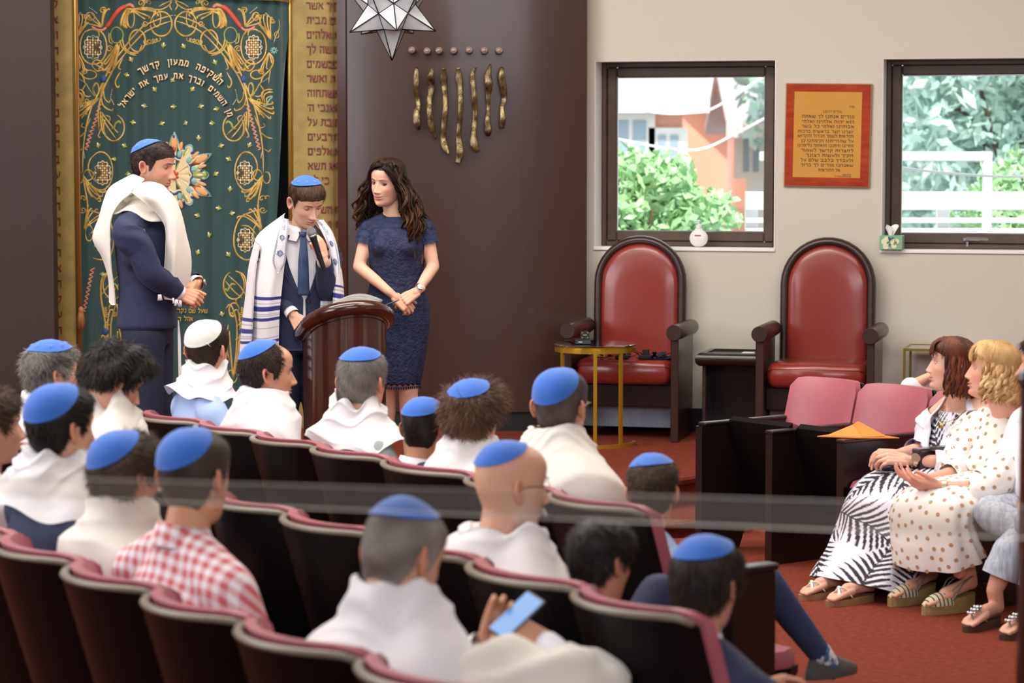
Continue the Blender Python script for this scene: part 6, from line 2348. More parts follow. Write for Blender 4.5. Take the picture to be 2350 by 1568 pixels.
# ================================================================ the three people standing at the ark
def net(rows, nu=8, nv=6):
 """Smooth cloth surface through a control net of world points (rows x cols)."""
 G = np.array(rows, float)
 A = np.array([smoothpath(r, nv) for r in G])
 return np.stack([smoothpath(A[:, j], nu) for j in range(A.shape[1])], 1)
def pxrow(pts, loc, th):
 return [to_local(atY(x, y, Y), loc, th) for x, y, Y in pts]
def cloth(P, thick=.004):
 """Give a cloth grid a second face just behind it."""
 n, m = P.shape[:2]
 du, dv = np.gradient(P, axis=0), np.gradient(P, axis=1)
 nn = np.cross(du, dv)
 nn /= np.linalg.norm(nn, axis=2, keepdims=True) + 1e-9
 v1, f1 = grid(P)
 v2, f2 = grid(P + nn * thick, flip=True)
 N = n * m
 b = [i * m for i in range(n)]
 edge = [(i, 0) for i in range(n)] + [(n - 1, j) for j in range(1, m)] + [(i, m - 1) for i in range(n - 2, -1, -1)] + [(0, j) for j in range(m - 2, 0, -1)]
 idx = [i * m + j for i, j in edge]
 F = f1.tolist() + (f2 + N).tolist() + [(idx[i], idx[(i + 1) % len(idx)], idx[(i + 1) % len(idx)] + N, idx[i] + N) for i in range(len(idx))]
 return np.vstack([v1, v2]), F
def suit_arm(path, radii, seed, amp=.035, n=26, k=8):
 """Sleeve with creases at the elbow."""
 v, f = drape_arm(path, radii, seed, 1.0, n, k, amp)
 return v, f
def finish_head(root, h, hair, Mh, mb, kip=None, seed=1, stars=None):
 P, n, mask, az = add_head(mb, h, Mh, True)
 if hair:
  hb = MB()
  hs = dict(hair)
  if kip:
   hs['kip'] = (kip['dir'], kip['size'])
  hair_mesh(hb, hs, P, n, mask, az, Mh, seed)
  hb.build('hair', M_HAIR, root, cols=True)
 if kip:
  put_kippah(root, Mh, dict(kippah=kip), P)
 return P, n, mask, az
# ---------------------------------------------------------------- man in navy suit and white shawl
MY = 12.1
th = 97
c0 = atY(338, 700, MY)
loc = (c0[0], MY, STG)
man = thing('person', 'tall man in navy suit, blue kippah and white shawl standing in profile before green curtain', 'person', loc, R(-th))
L_ = lambda x, y, Y: to_local(atY(x, y, Y), loc, th)
s = 1.06
hc = L_(352, 384, MY)
Mh = headM(hc, 7, 9, 0, .99)
hm = dict(skin=hexc('d69f84'), stubble=(hexc('7a6358'), .33), scalp=(hexc('2b2019'), .9), fade=(-.004, .03), hl=.066, lid=4, nose=1.02, jaw=1.02, brow=1.2, lash=.001)
mb = MB()
nbz, shz = hc[2] - .165 * s, hc[2] - .250 * s
wr = {1: L_(410, 672, MY - .10), -1: L_(452, 652, MY + .10)}
el = {1: L_(352, 628, MY - .21), -1: L_(400, 628, MY + .24)}
shd = {q: np.array([q * .195, -.02, shz]) for q in (-1, 1)}
def m_torso(g_, z0=.88):
 return ellloft([(0, .0, z0, .172 + g_, .128 + g_), (0, 0, z0 + .02, .178 + g_, .132 + g_), (0, .0, 1.0, .165 + g_, .125 + g_), (0, .0, 1.10, .158 + g_, .122 + g_), (0, -.005, 1.24, .175 + g_, .130 + g_),
     (0, -.012, 1.34, .180 + g_, .128 + g_), (0, -.02, shz + .0, .165 + g_, .105 + g_), (0, -.022, shz + .05, .12 + g_, .08 + g_), (0, -.02, nbz, .07 + g_, .064 + g_)], 28)
core = [m_torso(-.02)]
for q in (-1, 1):
 core += [capsule((q * .07, -.02, nbz - .02), .05, shd[q], .055), capsule(shd[q], .052, el[q], .04), capsule(el[q], .040, wr[q], .027),
   capsule((q * .09, 0, .90), .085, (q * .095, .01, .50), .058), capsule((q * .095, .01, .50), .055, (q * .10, -.02, .09), .038)]
core.append(capsule((0, -.02, nbz - .05), .064, Mh[:3, 3] + Mh[:3, :3] @ np.array([0, -.02, -.062]), .060))
v, f = remesh(core, .010, 5)
mb.add((v, f), 0, shade_skin(v, hm['skin']))
hdR = frameM(wr[1], to_local((.93, -.12, -.36), (0, 0, 0), th), to_local((.1, -.9, .4), (0, 0, 0), th))
hdL = frameM(wr[-1], to_local((-.20, -.72, -.62), (0, 0, 0), th), to_local((.95, -.25, .2), (0, 0, 0), th))
hv, hf = hand_geo((58, 62, 35), 2, (30, 15), 1, .96)
add_m(mb, (hv, hf), hdR, 0, shade_skin(hv, hexc('d39878')))
hv, hf = hand_geo((38, 52, 30), 3, (26, 12), -1, .98)
add_m(mb, (hv, hf), hdL, 0, shade_skin(hv, hexc('d89f80'), 3))
finish_head(man, hm, dict(col=hexc('1d1512'), col2=hexc('46362c'), thick=.008, n=5200, L=.015, w=.0011, lift=.3, jit=.25, rough=.2, short=.15, soft=.06, fronttop=.004, comb=(0, .1, .5)), Mh, mb,
   dict(dir=(0, -.62, 1), size=44, grow=.015, stars=8, peak=.005), 41)
body = mb.build('body', [M_SKIN, M_EYE, M_HAIR], man, cols=True)
# jacket
v, f = remesh([m_torso(.012)] + [capsule((q * .07, -.02, nbz - .02), .052, shd[q] + [-q * .01, 0, .0], .064) for q in (-1, 1)] + [capsule(shd[q] + [-q * .03, 0, -.02], .066, shd[q] + [-q * .02, 0, -.16], .055) for q in (-1, 1)], .010, 5)
g = wave(1, .004, 8, 9, 5)
v = v + (g(v[:, 1] * 2 + v[:, 0], v[:, 2] * 1.5)[:, None] * np.array([1, 1, 0]))
m2 = MB()
m2.add((v, f))
jk = m2.build('jacket', M_NAVY, man)
for q in (1, -1):
 m2 = MB()
 m2.add(suit_arm([shd[q] + [-q * .05, 0, .005], shd[q] + [q * .030, -.01, -.05], shd[q] * .5 + el[q] * .5 + [q * .02, -.005, 0], el[q] + [0, -.012, 0], el[q] * .45 + wr[q] * .55, wr[q] * .9 + el[q] * .1], [.072, .074, .067, .063, .056, .047], 7 + q, .03))
 m2.build('sleeve', M_NAVY, jk)
 m2 = MB()
 d_ = wr[q] - el[q]
 d_ /= np.linalg.norm(d_)
 m2.add(tube([wr[q] - d_ * .045, wr[q] - d_ * .01, wr[q] + d_ * .006], [.040, .040, .039], 20, False))
 m2.build('shirt_cuff', M_WSHIRT, man)
# back vent and side seam of the jacket
m2 = MB()
for a, b, c_ in ((327, 700, 760), ):
 m2.add(tube([L_(a - 2, b, MY - .155), L_(a, (b + c_) / 2, MY - .163), L_(a + 4, c_ - 5, MY - .168)], .0035, 6))
m2.build('vent', M_BLACK, jk)
m2 = MB()
a = np.linspace(0, 2 * math.pi, 26)
rows = [[(.070 * math.sin(q) * k, -.022 - .068 * math.cos(q) * k, nbz + dz + .014 * math.cos(q)) for q in a] for k, dz in ((.93, -.01), (.97, .05), (1.0, .058), (1.10, .03), (1.25, -.01))]
m2.add(grid(np.array(rows)))
m2.build('shirt_collar', M_WSHIRT, man)
# trousers and shoes
v, f = remesh([ellloft([(0, 0, .80, .15, .11), (0, 0, .88, .165, .125), (0, 0, .97, .15, .115)])] + [capsule((q * .085, 0, .84), .105, (q * .09, .015, .48), .082) for q in (-1, 1)] + [capsule((q * .09, .015, .48), .08, (q * .10, -.01, .12), .072) for q in (-1, 1)], .012, 5)
m2 = MB()
m2.add((v, f))
m2.build('trousers', M_NAVY2, man)
for q in (-1, 1):
 m2 = MB()
 shoe(m2, np.array([q * .10, -.02, .085]), (.08 * q, 1), 1.05)
 m2.build('shoe', M_LEATHER, man, sharp=60)
# shawl: wrap round the neck and shoulders, band over the chest, loose back corner
m2 = MB()
P = shawl_geo(nbz - .045, shz, s, seed=63, vmax=.30, slant=-.05, hw=.19, amp=1.0, back=-.035, span=150, collar=.85, seat=False)
m2.add(cloth(P))
sw = m2.build('prayer_shawl', M_TALLIT2, man)
rows = [
 [(300, 440, MY - .20), (330, 418, MY - .18), (368, 424, MY - .10), (394, 446, MY + .03)],
 [(322, 458, MY - .23), (352, 440, MY - .20), (386, 448, MY - .10), (408, 468, MY + .04)],
 [(352, 484, MY - .20), (376, 470, MY - .19), (402, 478, MY - .08), (418, 496, MY + .05)],
 [(378, 520, MY - .17), (396, 515, MY - .19), (415, 522, MY - .07), (427, 540, MY + .05)],
 [(382, 570, MY - .15), (398, 572, MY - .20), (420, 575, MY - .08), (436, 582, MY + .05)],
 [(378, 620, MY - .14), (396, 622, MY - .19), (418, 622, MY - .09), (436, 622, MY + .05)],
 [(374, 662, MY - .12), (392, 664, MY - .17), (412, 664, MY - .08), (427, 662, MY + .04)],
 [(378, 686, MY - .10), (394, 688, MY - .13), (408, 690, MY - .06), (420, 686, MY + .03)],
]
P = net([pxrow(r, loc, th) for r in rows], 9, 9)
g1, g2 = wave(1, 1, 6, 10, 91), wave(1, 1, 6, 20, 92)
uu, vv = np.meshgrid(np.linspace(0, 1, P.shape[0]), np.linspace(0, 1, P.shape[1]), indexing='ij')
P[..., 0] += .008 * np.sin(vv * 15 + 2.2 * g1(uu, vv) + 3 * uu) + .004 * g2(uu, vv)
m2 = MB()
m2.add(cloth(P))
m2.build('front_band', M_TALLIT2, sw)
rows = [
 [(290, 408, MY - .02), (308, 402, MY - .09), (332, 412, MY - .13)],
 [(254, 430, MY - .01), (276, 428, MY - .12), (306, 440, MY - .19)],
 [(240, 458, MY + .00), (252, 458, MY - .11), (274, 468, MY - .19)],
 [(228, 500, MY + .02), (240, 500, MY - .09), (256, 505, MY - .15)],
 [(214, 546, MY + .03), (232, 556, MY - .08), (254, 560, MY - .13)],
 [(236, 592, MY + .02), (246, 606, MY - .06), (257, 618, MY - .12)],
 [(250, 640, MY - .00), (256, 650, MY - .06), (262, 655, MY - .11)],
 [(252, 694, MY - .01), (258, 700, MY - .06), (266, 700, MY - .10)],
]
P = net([pxrow(r, loc, th) for r in rows], 9, 9)
m2 = MB()
m2.add(cloth(P))
m2.build('back_corner', M_TALLIT2, sw)
m2 = MB()
g = np.random.default_rng(8)
for x, y, Yq, ln in ((366, 676, MY - .20, 14), (368, 676, MY - .20, 13), (398, 684, MY - .2, 13), (406, 688, MY - .2, 14), (414, 690, MY - .19, 14)):
 for k in range(5):
  a_, b_ = L_(x + g.normal(), y, Yq), L_(x + g.normal() * 2.5, y + ln, Yq)
  m2.add(tube([a_, a_ * .5 + b_ * .5, b_], [.0035, .003, .0022], 5))
for k in range(6):
 x0 = 409 + k * .9
 m2.add(tube(smoothpath([L_(409, 735, MY - .06), L_(x0, 780, MY - .07), L_(x0 + 1, 830, MY - .07), L_(x0 + 3 + g.normal(), 872, MY - .07)], 4), .0028, 5))
m2.build('tassel', M_TALLIT, sw)
t_ = MB()
d_ = wr[-1] - el[-1]
d_ /= np.linalg.norm(d_)
t_.add(tube([wr[-1] - d_ * .020, wr[-1] - d_ * .006, wr[-1] + d_ * .008], [.034, .035, .034], 20, False))
t_.add(xf(lathe([(.001, 0), (.018, 0), (.019, .004), (.017, .008), (.001, .008)], 20), frameM(wr[-1] + to_local((.035, -.01, .008), (0, 0, 0), th), to_local((0, 1, 0), (0, 0, 0), th), to_local((1, -.2, .2), (0, 0, 0), th))))
t_.build('wristwatch', M_SILVER, man, sharp=40)
# ---------------------------------------------------------------- boy reading at the lectern
BY = 12.85
th = 163
c0 = atY(688, 700, BY)
loc = (c0[0], BY, STG)
boy = thing('person', 'boy in navy suit, blue kippah and striped shawl speaking into a microphone at the lectern', 'person', loc, R(-th))
L_ = lambda x, y, Y: to_local(atY(x, y, Y), loc, th)
D_ = lambda x, y, z: to_local((x, y, z), (0, 0, 0), th)
s = .99
hc = L_(703, 466, BY - .05)
Mh = headM(hc, 148 - th, 27, 4, s)
hb_ = dict(skin=hexc('e2b49c'), scalp=(hexc('3a281d'), .9), fade=(-.004, .02), hl=.064, temple=.036, nape=-.06, lid=-12, nose=.92, jaw=.95, brow=1.05, browcol=hexc('3a271b'), lips=hexc('c07a70'), lash=.0010, gaze=(-25, 0))
mb = MB()
nbz, shz = hc[2] - .158 * s, hc[2] - .232 * s
wr = {1: L_(672, 722, BY - .12), -1: L_(742, 590, BY - .26)}
el = {1: L_(632, 668, BY + .0), -1: L_(752, 668, BY - .06)}
shd = {q: np.array([q * .140, -.02, shz - .01]) for q in (-1, 1)}
def b_torso(g_, z0=.76):
 return ellloft([(0, 0, z0, .142 + g_, .108 + g_), (0, 0, z0 + .02, .146 + g_, .110 + g_), (0, 0, .88, .138 + g_, .106 + g_), (0, -.004, 1.02, .142 + g_, .108 + g_), (0, -.012, shz - .10, .150 + g_, .104 + g_),
     (0, -.02, shz, .135 + g_, .085 + g_), (0, -.02, shz + .04, .10 + g_, .068 + g_), (0, -.02, nbz, .06 + g_, .056 + g_)], 28)
core = [b_torso(-.02)]
for q in (-1, 1):
 core += [capsule((q * .06, -.02, nbz - .02), .042, shd[q], .046), capsule(shd[q], .044, el[q], .034), capsule(el[q], .034, wr[q], .024),
   capsule((q * .08, 0, .78), .075, (q * .085, .01, .43), .05), capsule((q * .085, .01, .43), .048, (q * .09, -.02, .08), .034)]
core.append(capsule((0, -.02, nbz - .05), .052, Mh[:3, 3] + Mh[:3, :3] @ np.array([0, -.022, -.06]), .050))
v, f = remesh(core, .009, 5)
mb.add((v, f), 0, shade_skin(v, hb_['skin']))
hv, hf = hand_geo((30, 30, 18), 6, (30, 10), 1, .90)
add_m(mb, (hv, hf), frameM(wr[1], D_(.48, -.42, -.75), D_(-.35, -.85, .2)), 0, shade_skin(hv, hexc('e0ab92')))
hv, hf = hand_geo((62, 62, 35), 1, (14, 16), -1, .90)
add_m(mb, (hv, hf), frameM(wr[-1], D_(-.42, .05, .90), D_(.25, -.97, .05)), 0, shade_skin(hv, hexc('dda68c'), 2))
finish_head(boy, hb_, dict(col=hexc('33231a'), col2=hexc('5b4231'), thick=.009, n=6000, L=.022, w=.0010, lift=.12, jit=.16, rough=.12, grav=.25, short=.25, soft=.045, comb=(.35, .45, .0), whorl=(.008, -.05, .1)), Mh, mb,
   dict(dir=(0.02, -.30, 1), size=42, grow=.016, stars=8, peak=.006), 43)
mb.build('body', [M_SKIN, M_EYE, M_HAIR], boy, cols=True)
# white shirt, tie, jacket
v, f = remesh([b_torso(.0, .80)], .010, 4)
m2 = MB()
m2.add((v, f))
m2.build('shirt', M_WSHIRT, boy)
# jacket as a shell open in front: torso rings with a V opening
zs = np.linspace(.72, shz + .065, 46)
secs = [(.72, .150, .118), (.76, .152, .118), (.88, .146, .114), (1.02, .150, .116), (shz - .10, .158, .112), (shz, .143, .093), (shz + .04, .106, .075), (shz + .06, .08, .066)]
rxs, rys = np.interp(zs, [q[0] for q in secs], [q[1] for q in secs]), np.interp(zs, [q[0] for q in secs], [q[2] for q in secs])
zbut = .98
gap = np.where(zs > zbut, np.radians(4 + 34 * ((zs - zbut) / (shz - zbut)) ** .85), np.radians(2 + 10 * (zbut - zs)))
P = np.array([[(rx * 1.0 * math.sin(t), -.012 + ry * math.cos(t) * 1.03, z) for t in np.linspace(g_, 2 * math.pi - g_, 60)] for z, rx, ry, g_ in zip(zs, rxs, rys, gap)])
m2 = MB()
m2.add(cloth(P, .006))
jk = m2.build('jacket', M_NAVY, boy)
for q in (1, -1):       # lapels
 rows = []
 for z in np.linspace(zbut, shz + .035, 12):
  g_ = np.interp(z, zs, gap)
  rx, ry = np.interp(z, zs, rxs) + .004, np.interp(z, zs, rys) + .006
  wd = np.interp(z, [zbut, zbut + .12, shz - .05, shz + .035], [.02, .22, .34, .18])
  rows.append([(q * rx * math.sin(g_ + wd * k), -.012 + ry * 1.03 * math.cos(g_ + wd * k) + .004 * math.sin(k * 3.1), z) for k in (0, .33, .66, 1)])
 m2 = MB()
 m2.add(cloth(np.array(rows), .003))
 m2.build('lapel', M_NAVY, jk)
 m2 = MB()
 m2.add(suit_arm([shd[q] + [-q * .01, 0, .012], shd[q] + [q * .03, -.01, -.04], shd[q] * .5 + el[q] * .5 + [q * .015, 0, 0], el[q] + [0, -.01, 0], el[q] * .45 + wr[q] * .55, wr[q] * .86 + el[q] * .14], [.052, .060, .054, .052, .048, .042], 17 + q, .035))
 m2.build('sleeve', M_NAVY, jk)
 m2 = MB()
 d_ = wr[q] - el[q]
 d_ /= np.linalg.norm(d_)
 m2.add(tube([wr[q] - d_ * .05, wr[q] - d_ * .01, wr[q] + d_ * .004], [.036, .036, .035], 20, False))
 m2.build('shirt_cuff', M_WSHIRT, boy)
m2 = MB()
for z in (zbut - .012, zbut - .10, zbut + .0):
 rx, ry = np.interp(z, zs, rxs), np.interp(z, zs, rys)
 if z == zbut + .0:
  continue
 m2.add(xf(lathe([(.001, 0), (.010, 0), (.011, .002), (.009, .004), (.001, .003)], 14), T(-.022, -.012 + ry * 1.03 + .004, z) @ Rx(R(-90))))
m2.build('jacket_button', M_BLACK, jk)
m2 = MB()
tp = [(0, .082, nbz + .004), (.0, .098, shz + .02), (.004, .112, shz - .06), (.006, .119, shz - .16), (.006, .119, 1.0)]
tp = smoothpath(tp, 5)
tw = np.interp(np.linspace(0, 1, len(tp)), [0, .1, .16, .5, 1], [.020, .015, .016, .026, .032])
m2.add(tube(tp, tw, 10, flat=.18, up=(0, 1, 0)))
M_TIE = mat('navy_plaid_tie', '1d2b4f', 0.55, noise=(26, '31466f', 0.18), stretch=(1, 1, .5))
tie = m2.build('tie', M_TIE, boy)
m2 = MB()
m2.add(ellloft([(0, .080, nbz - .022, .013, .010), (0, .082, nbz - .005, .018, .013), (0, .080, nbz + .012, .021, .012)], 12))
m2.build('tie_knot', M_TIE, tie)
for q in (-1, 1):
 m2 = MB()
 P = np.array([[(q * .060 * math.sin(t) * k + q * .0, -.022 + .064 * math.cos(t) * k + (.012 if dz < .01 else 0), nbz + dz + .012 - .022 * max(0, math.cos(t))) for t in np.linspace(.06 + (.32 if dz < .0 else 0.), math.pi, 16)] for k, dz in ((.94, .0), (.97, .04), (1.0, .046), (1.14, .02), (1.36, -.028))])
 m2.add(cloth(P, .002))
 m2.build('shirt_collar', M_WSHIRT, boy)
v, f = remesh([capsule((q * .075, 0, .74), .092, (q * .08, .01, .42), .072) for q in (-1, 1)] + [capsule((q * .08, .01, .42), .07, (q * .09, -.01, .11), .062) for q in (-1, 1)] + [ellloft([(0, 0, .70, .12, .1), (0, 0, .78, .142, .108), (0, 0, .82, .138, .1)])], .012, 5)
m2 = MB()
m2.add((v, f))
m2.build('trousers', M_NAVY2, boy)
for q in (-1, 1):
 m2 = MB()
 shoe(m2, np.array([q * .09, -.02, .085]), (.1 * q, 1), .92)
 m2.build('shoe', M_LEATHER, boy, sharp=60)
# striped prayer shawl: two hanging sides and the back, with an embroidered neck band
M_TCOL = mat('striped_wool', 'ffffff', 0.85, attr=True, bump=(260, 0.2), sheen=0.1)
WT, BLUE, THIN = np.array(hexc('e8e5e8')), np.array(hexc('2c2f86')), np.array(hexc('a9a7b4'))
STRIPES = [(683, 6.5, 0), (707, 10, 0), (730, 6.5, 0), (694, 1, 1), (718, 1, 1), (722, 1, 1), (750, 1, 1), (772, 2, 1), (781, 7, 0), (791, 2.5, 1), (800, 6, 0), (826, 10, 0), (850, 7, 0)]
def stripe_cols(py):
 C = np.tile(WT, (py.size, 1))
 for y, w, k in STRIPES:
  m = (np.abs(py.ravel() - y) < w / 2 + .3)
  C[m] = BLUE if k == 0 else THIN
 return C
def striped(rows, ypx, name, parent, nu=24, nv=8, fold=.006, seed=1):
 """Cloth net whose rows follow the picture heights ypx, so the woven stripes run across it."""
 P = net([pxrow(r, loc, th) for r in rows], nu, nv)
 yy = smoothpath(np.stack([ypx, np.zeros(len(ypx))], 1), nu)[:, 0]
 U, V_ = np.meshgrid(np.linspace(0, 1, P.shape[0]), np.linspace(0, 1, P.shape[1]), indexing='ij')
 g = wave(1, 1, 6, 9, seed)
 P[..., 1] += fold * np.sin(V_ * 13 + 1.5 * g(U, V_)) * (.3 + U)
 C = stripe_cols(np.repeat(yy[:, None], P.shape[1], 1))
 m_ = MB()
 v, f = cloth(P, .003)
 m_.add((v, f), 0, np.vstack([C, C]))
 return m_.build(name, M_TCOL, parent, cols=True), P
rows = [
 [(655, 490, BY + .04), (652, 496, BY - .02), (654, 506, BY - .08), (660, 512, BY - .10)],
 [(600, 532, BY + .02), (618, 530, BY - .06), (640, 536, BY - .10), (660, 545, BY - .115)],
 [(584, 560, BY + .02), (606, 566, BY - .08), (632, 570, BY - .12), (657, 575, BY - .125)],
 [(578, 610, BY + .02), (600, 616, BY - .10), (627, 618, BY - .14), (652, 618, BY - .13)],
 [(573, 660, BY + .02), (592, 668, BY - .11), (620, 670, BY - .16), (646, 668, BY - .13)],
 [(568, 710, BY + .02), (590, 718, BY - .11), (616, 718, BY - .17), (641, 714, BY - .13)],
 [(562, 760, BY + .03), (588, 768, BY - .11), (614, 768, BY - .17), (639, 762, BY - .13)],
 [(556, 820, BY + .03), (584, 828, BY - .11), (612, 826, BY - .17), (638, 820, BY - .13)],
 [(552, 870, BY + .03), (580, 878, BY - .11), (610, 876, BY - .17), (637, 870, BY - .13)],
]
sw, PL = striped(rows, [498, 536, 568, 616, 667, 715, 764, 823, 873], 'prayer_shawl', boy, 26, 9, .005, 3)
rows = [
 [(596, 545, BY + .05), (586, 552, BY + .0), (598, 562, BY - .085)],
 [(576, 610, BY + .08), (572, 614, BY + .0), (588, 620, BY - .10)],
 [(570, 680, BY + .10), (564, 686, BY + .0), (583, 690, BY - .12)],
 [(564, 735, BY + .10), (557, 742, BY - .01), (580, 745, BY - .13)],
 [(560, 790, BY + .10), (552, 800, BY - .02), (577, 800, BY - .13)],
 [(556, 860, BY + .10), (548, 868, BY - .02), (574, 868, BY - .13)],
]
striped(rows, [520, 580, 640, 692, 742, 800], 'outer_fold', sw, 26, 8, .003, 5)
rows = [
 [(722, 500, BY + .0), (730, 503, BY - .04), (738, 506, BY - .04), (740, 503, BY + .06)],
 [(738, 532, BY - .12), (748, 528, BY - .10), (757, 530, BY - .04), (762, 534, BY + .08)],
 [(756, 572, BY - .13), (764, 570, BY - .12), (772, 572, BY - .05), (776, 578, BY + .08)],
 [(766, 620, BY - .13), (772, 622, BY - .12), (780, 624, BY - .05), (784, 628, BY + .08)],
 [(766, 660, BY - .12), (774, 662, BY - .12), (784, 664, BY - .05), (788, 666, BY + .08)],
 [(764, 720, BY - .12), (772, 722, BY - .12), (786, 724, BY - .05), (791, 726, BY + .08)],
]
striped(rows, [500, 532, 574, 632, 690, 745], 'far_side', sw, 26, 8, .004, 7)
rows = [[(735, 655, BY - .06), (750, 652, BY - .05), (766, 650, BY - .04)], [(735, 690, BY - .06), (750, 690, BY - .05), (766, 690, BY - .04)], [(735, 730, BY - .06), (750, 730, BY - .05), (766, 730, BY - .04)]]
striped(rows, [660, 685, 712], 'inner_fold', sw, 16, 6, .003, 8)
# back of the shawl
P = np.array([[(.185 * math.sin(t) * k, -.02 - .13 * math.cos(t) * k, z) for t in np.linspace(-1.9, 1.9, 40)] for z, k in ((nbz + .06, .42), (nbz + .03, .55), (shz + .06, .80), (shz + .02, 1.02), (shz - .15, 1.06), (.9, 1.08), (.6, 1.1), (.45, 1.1))])
m2 = MB()
m2.add(cloth(P, .003), 0, WT)
m2.build('back_cloth', M_TCOL, sw, cols=True)
# neck band: cream strip with blue zigzag border, words and a crown
BAND_L = [((648, 500), (662, 503)), ((643, 515), (661, 518)), ((637, 540), (659, 545)), ((631, 570), (657, 575)), ((626, 600), (654, 604)), ((636, 626), (640, 628))]
BAND_R = [((724, 503), (738, 505)), ((742, 525), (756, 528)), ((752, 555), (768, 557)), ((759, 590), (776, 592)), ((766, 622), (778, 624)), ((772, 640), (775, 641))]
for BD, Yo in ((BAND_L, -.035), (BAND_R, -.05)):
 A = smoothpath([(a[0], a[1], 0) for a, b in BD], 8)[:, :2]
 B = smoothpath([(b[0], b[1], 0) for a, b in BD], 8)[:, :2]
 n_ = len(A)
 def band_pt(t, w, lift=0.0):
  i = t * (n_ - 1)
  k = int(min(n_ - 2, max(0, math.floor(i))))
  fr = i - k
  p = (A[k] * (1 - fr) + A[k + 1] * fr) * (1 - w) + (B[k] * (1 - fr) + B[k + 1] * fr) * w
  Yb_ = BY - (.10 + .05 * smooth01(0, .5, t)) + Yo - lift - .015 * math.sin(math.pi * w)
  return to_local(atY(p[0], p[1], Yb_), loc, th)
 P = np.array([[band_pt(t, w) for w in np.linspace(0, 1, 6)] for t in np.linspace(0, 1, 40)])
 m2 = MB()
 m2.add(cloth(P, .002), 0, np.array(hexc('e6e6ee')))
 bo = m2.build('neck_band', M_TCOL, sw, cols=True)
 m2 = MB()
 for w0 in (.09, .91):
  Z = [band_pt(t, w0 + .05 * (1 if k % 2 else -1), .003) for k, t in enumerate(np.linspace(.03, .93, 44))]
  m2.add(tube(Z, .0011, 4))
  m2.add(tube([band_pt(t, w0 + .075 * (1 if w0 > .5 else -1), .003) for t in np.linspace(.03, .93, 24)], .0008, 4))
 # crown and flask shaped motifs
 for t0, sz in ((.66, .10), (.42, .09)):
  for ph_ in (0, 1):
   Z = [band_pt(t0 + sz * (.35 + .12 * ph_) * math.sin(a), .5 + (.26 - .1 * ph_) * math.cos(a) * (1 + .22 * math.cos(5 * a)), .003) for a in np.linspace(0, 6.283, 40)]
   m2.add(tube(Z, .0009, 4))
  for q in np.linspace(-.2, .2, 5):
   m2.add(tube([band_pt(t0 - sz * .35, .5 + q, .003), band_pt(t0 + sz * .3, .5 + q * .8, .003)], .0009, 4))
 o_ = m2.build('embroidery', mat('blue_thread', '54649c', 0.7), bo)
 o_['kind'] = 'stuff'
 m2 = MB()
 for col_, word in ((.63, 'ברוך אתה'), (.36, 'אשר קדשנו')):
  items, wtot = text_rtl(word, 1.0, .16, .5, 0, .02)
  for ch, x, V, F, ww in items:
   Vn = []
   for p in V:
    tt = .05 + .25 * (-(x + p[0]) / wtot)
    Vn.append(band_pt(.30 - tt + .05 if False else tt, col_ + .20 * (p[2] - .4) * (-1), .0025 + (.001 if p[1] < -.01 else 0)))
   m2.add((np.array(Vn), F))
 m2.build('band_lettering', mat('blue_print', '37457e', 0.7), bo, smooth=False)
# microphone in the boy's hand
a_, b_ = atY(714, 531, BY - .36), atY(744, 620, BY - .34)
d_ = (b_ - a_) / np.linalg.norm(b_ - a_)
mic = thing('microphone', 'black handheld microphone with silver mesh head held by the boy', 'microphone', tuple(a_))
ln = np.linalg.norm(b_ - a_)
mb = MB()
P = [d_ * t for t in (0.028, .034, .05, .10, ln - .03, ln - .01, ln)]
mb.add(tube(P, [.019, .019, .0165, .0145, .0125, .0125, .011], 18))
mb.build('handle', M_LEATHER, mic, sharp=50)
mb = MB()
v, f = sphere((0, 0, 0), .0245, 22, 16)
v = v + d_ * .004
mb.add((v, f))
mb.build('mesh_head', mat('mic_mesh', '9a9aa0', 0.35, 0.8, bump=(420, 0.9)), mic)
mb = MB()
mb.add(tube([d_ * .020, d_ * .028], [.0235, .0205], 20))
mb.build('ring', M_SILVER, mic)
# ---------------------------------------------------------------- woman in navy lace dress
WY = 13.35
th = 186
c0 = atY(911, 700, WY)
loc = (c0[0], WY, STG)
wom = thing('person', 'dark wavy-haired woman in navy lace dress standing right of the lectern, hands clasped', 'person', loc, R(-th))
L_ = lambda x, y, Y: to_local(atY(x, y, Y), loc, th)
D_ = lambda x, y, z: to_local((x, y, z), (0, 0, 0), th)
s = 1.0
hc = L_(888, 421, WY - .02)
Mh = headM(hc, 211 - th, 7, -6, s * .985)
WSK = hexc('e3b198')
hw_ = dict(skin=WSK, scalp=(hexc('20150f'), .9), fade=(-.004, .012), hl=.088, temple=.058, nape=-.07, lid=22, lower=15, eye=.0124, nose=.86, jaw=.95, smile=1.0, lips=hexc('c0605c'), browcol=hexc('2d1c14'), brow=.85, brow_arch=.006, lash=.0017, liner=True, shadow=True, gaze=(0, -22), iris=hexc('3b4a44'), w=.99)
mb = MB()
nbz, shz = hc[2] - .170, hc[2] - .245
wr = {1: L_(906, 681, WY - .21), -1: L_(957, 670, WY - .20)}
el = {1: L_(824, 612, WY - .03), -1: L_(994, 612, WY - .03)}
shd = {q: np.array([q * .148, -.015, shz - .005]) for q in (-1, 1)}
ZR = lambda y: L_(911, y, WY)[2]
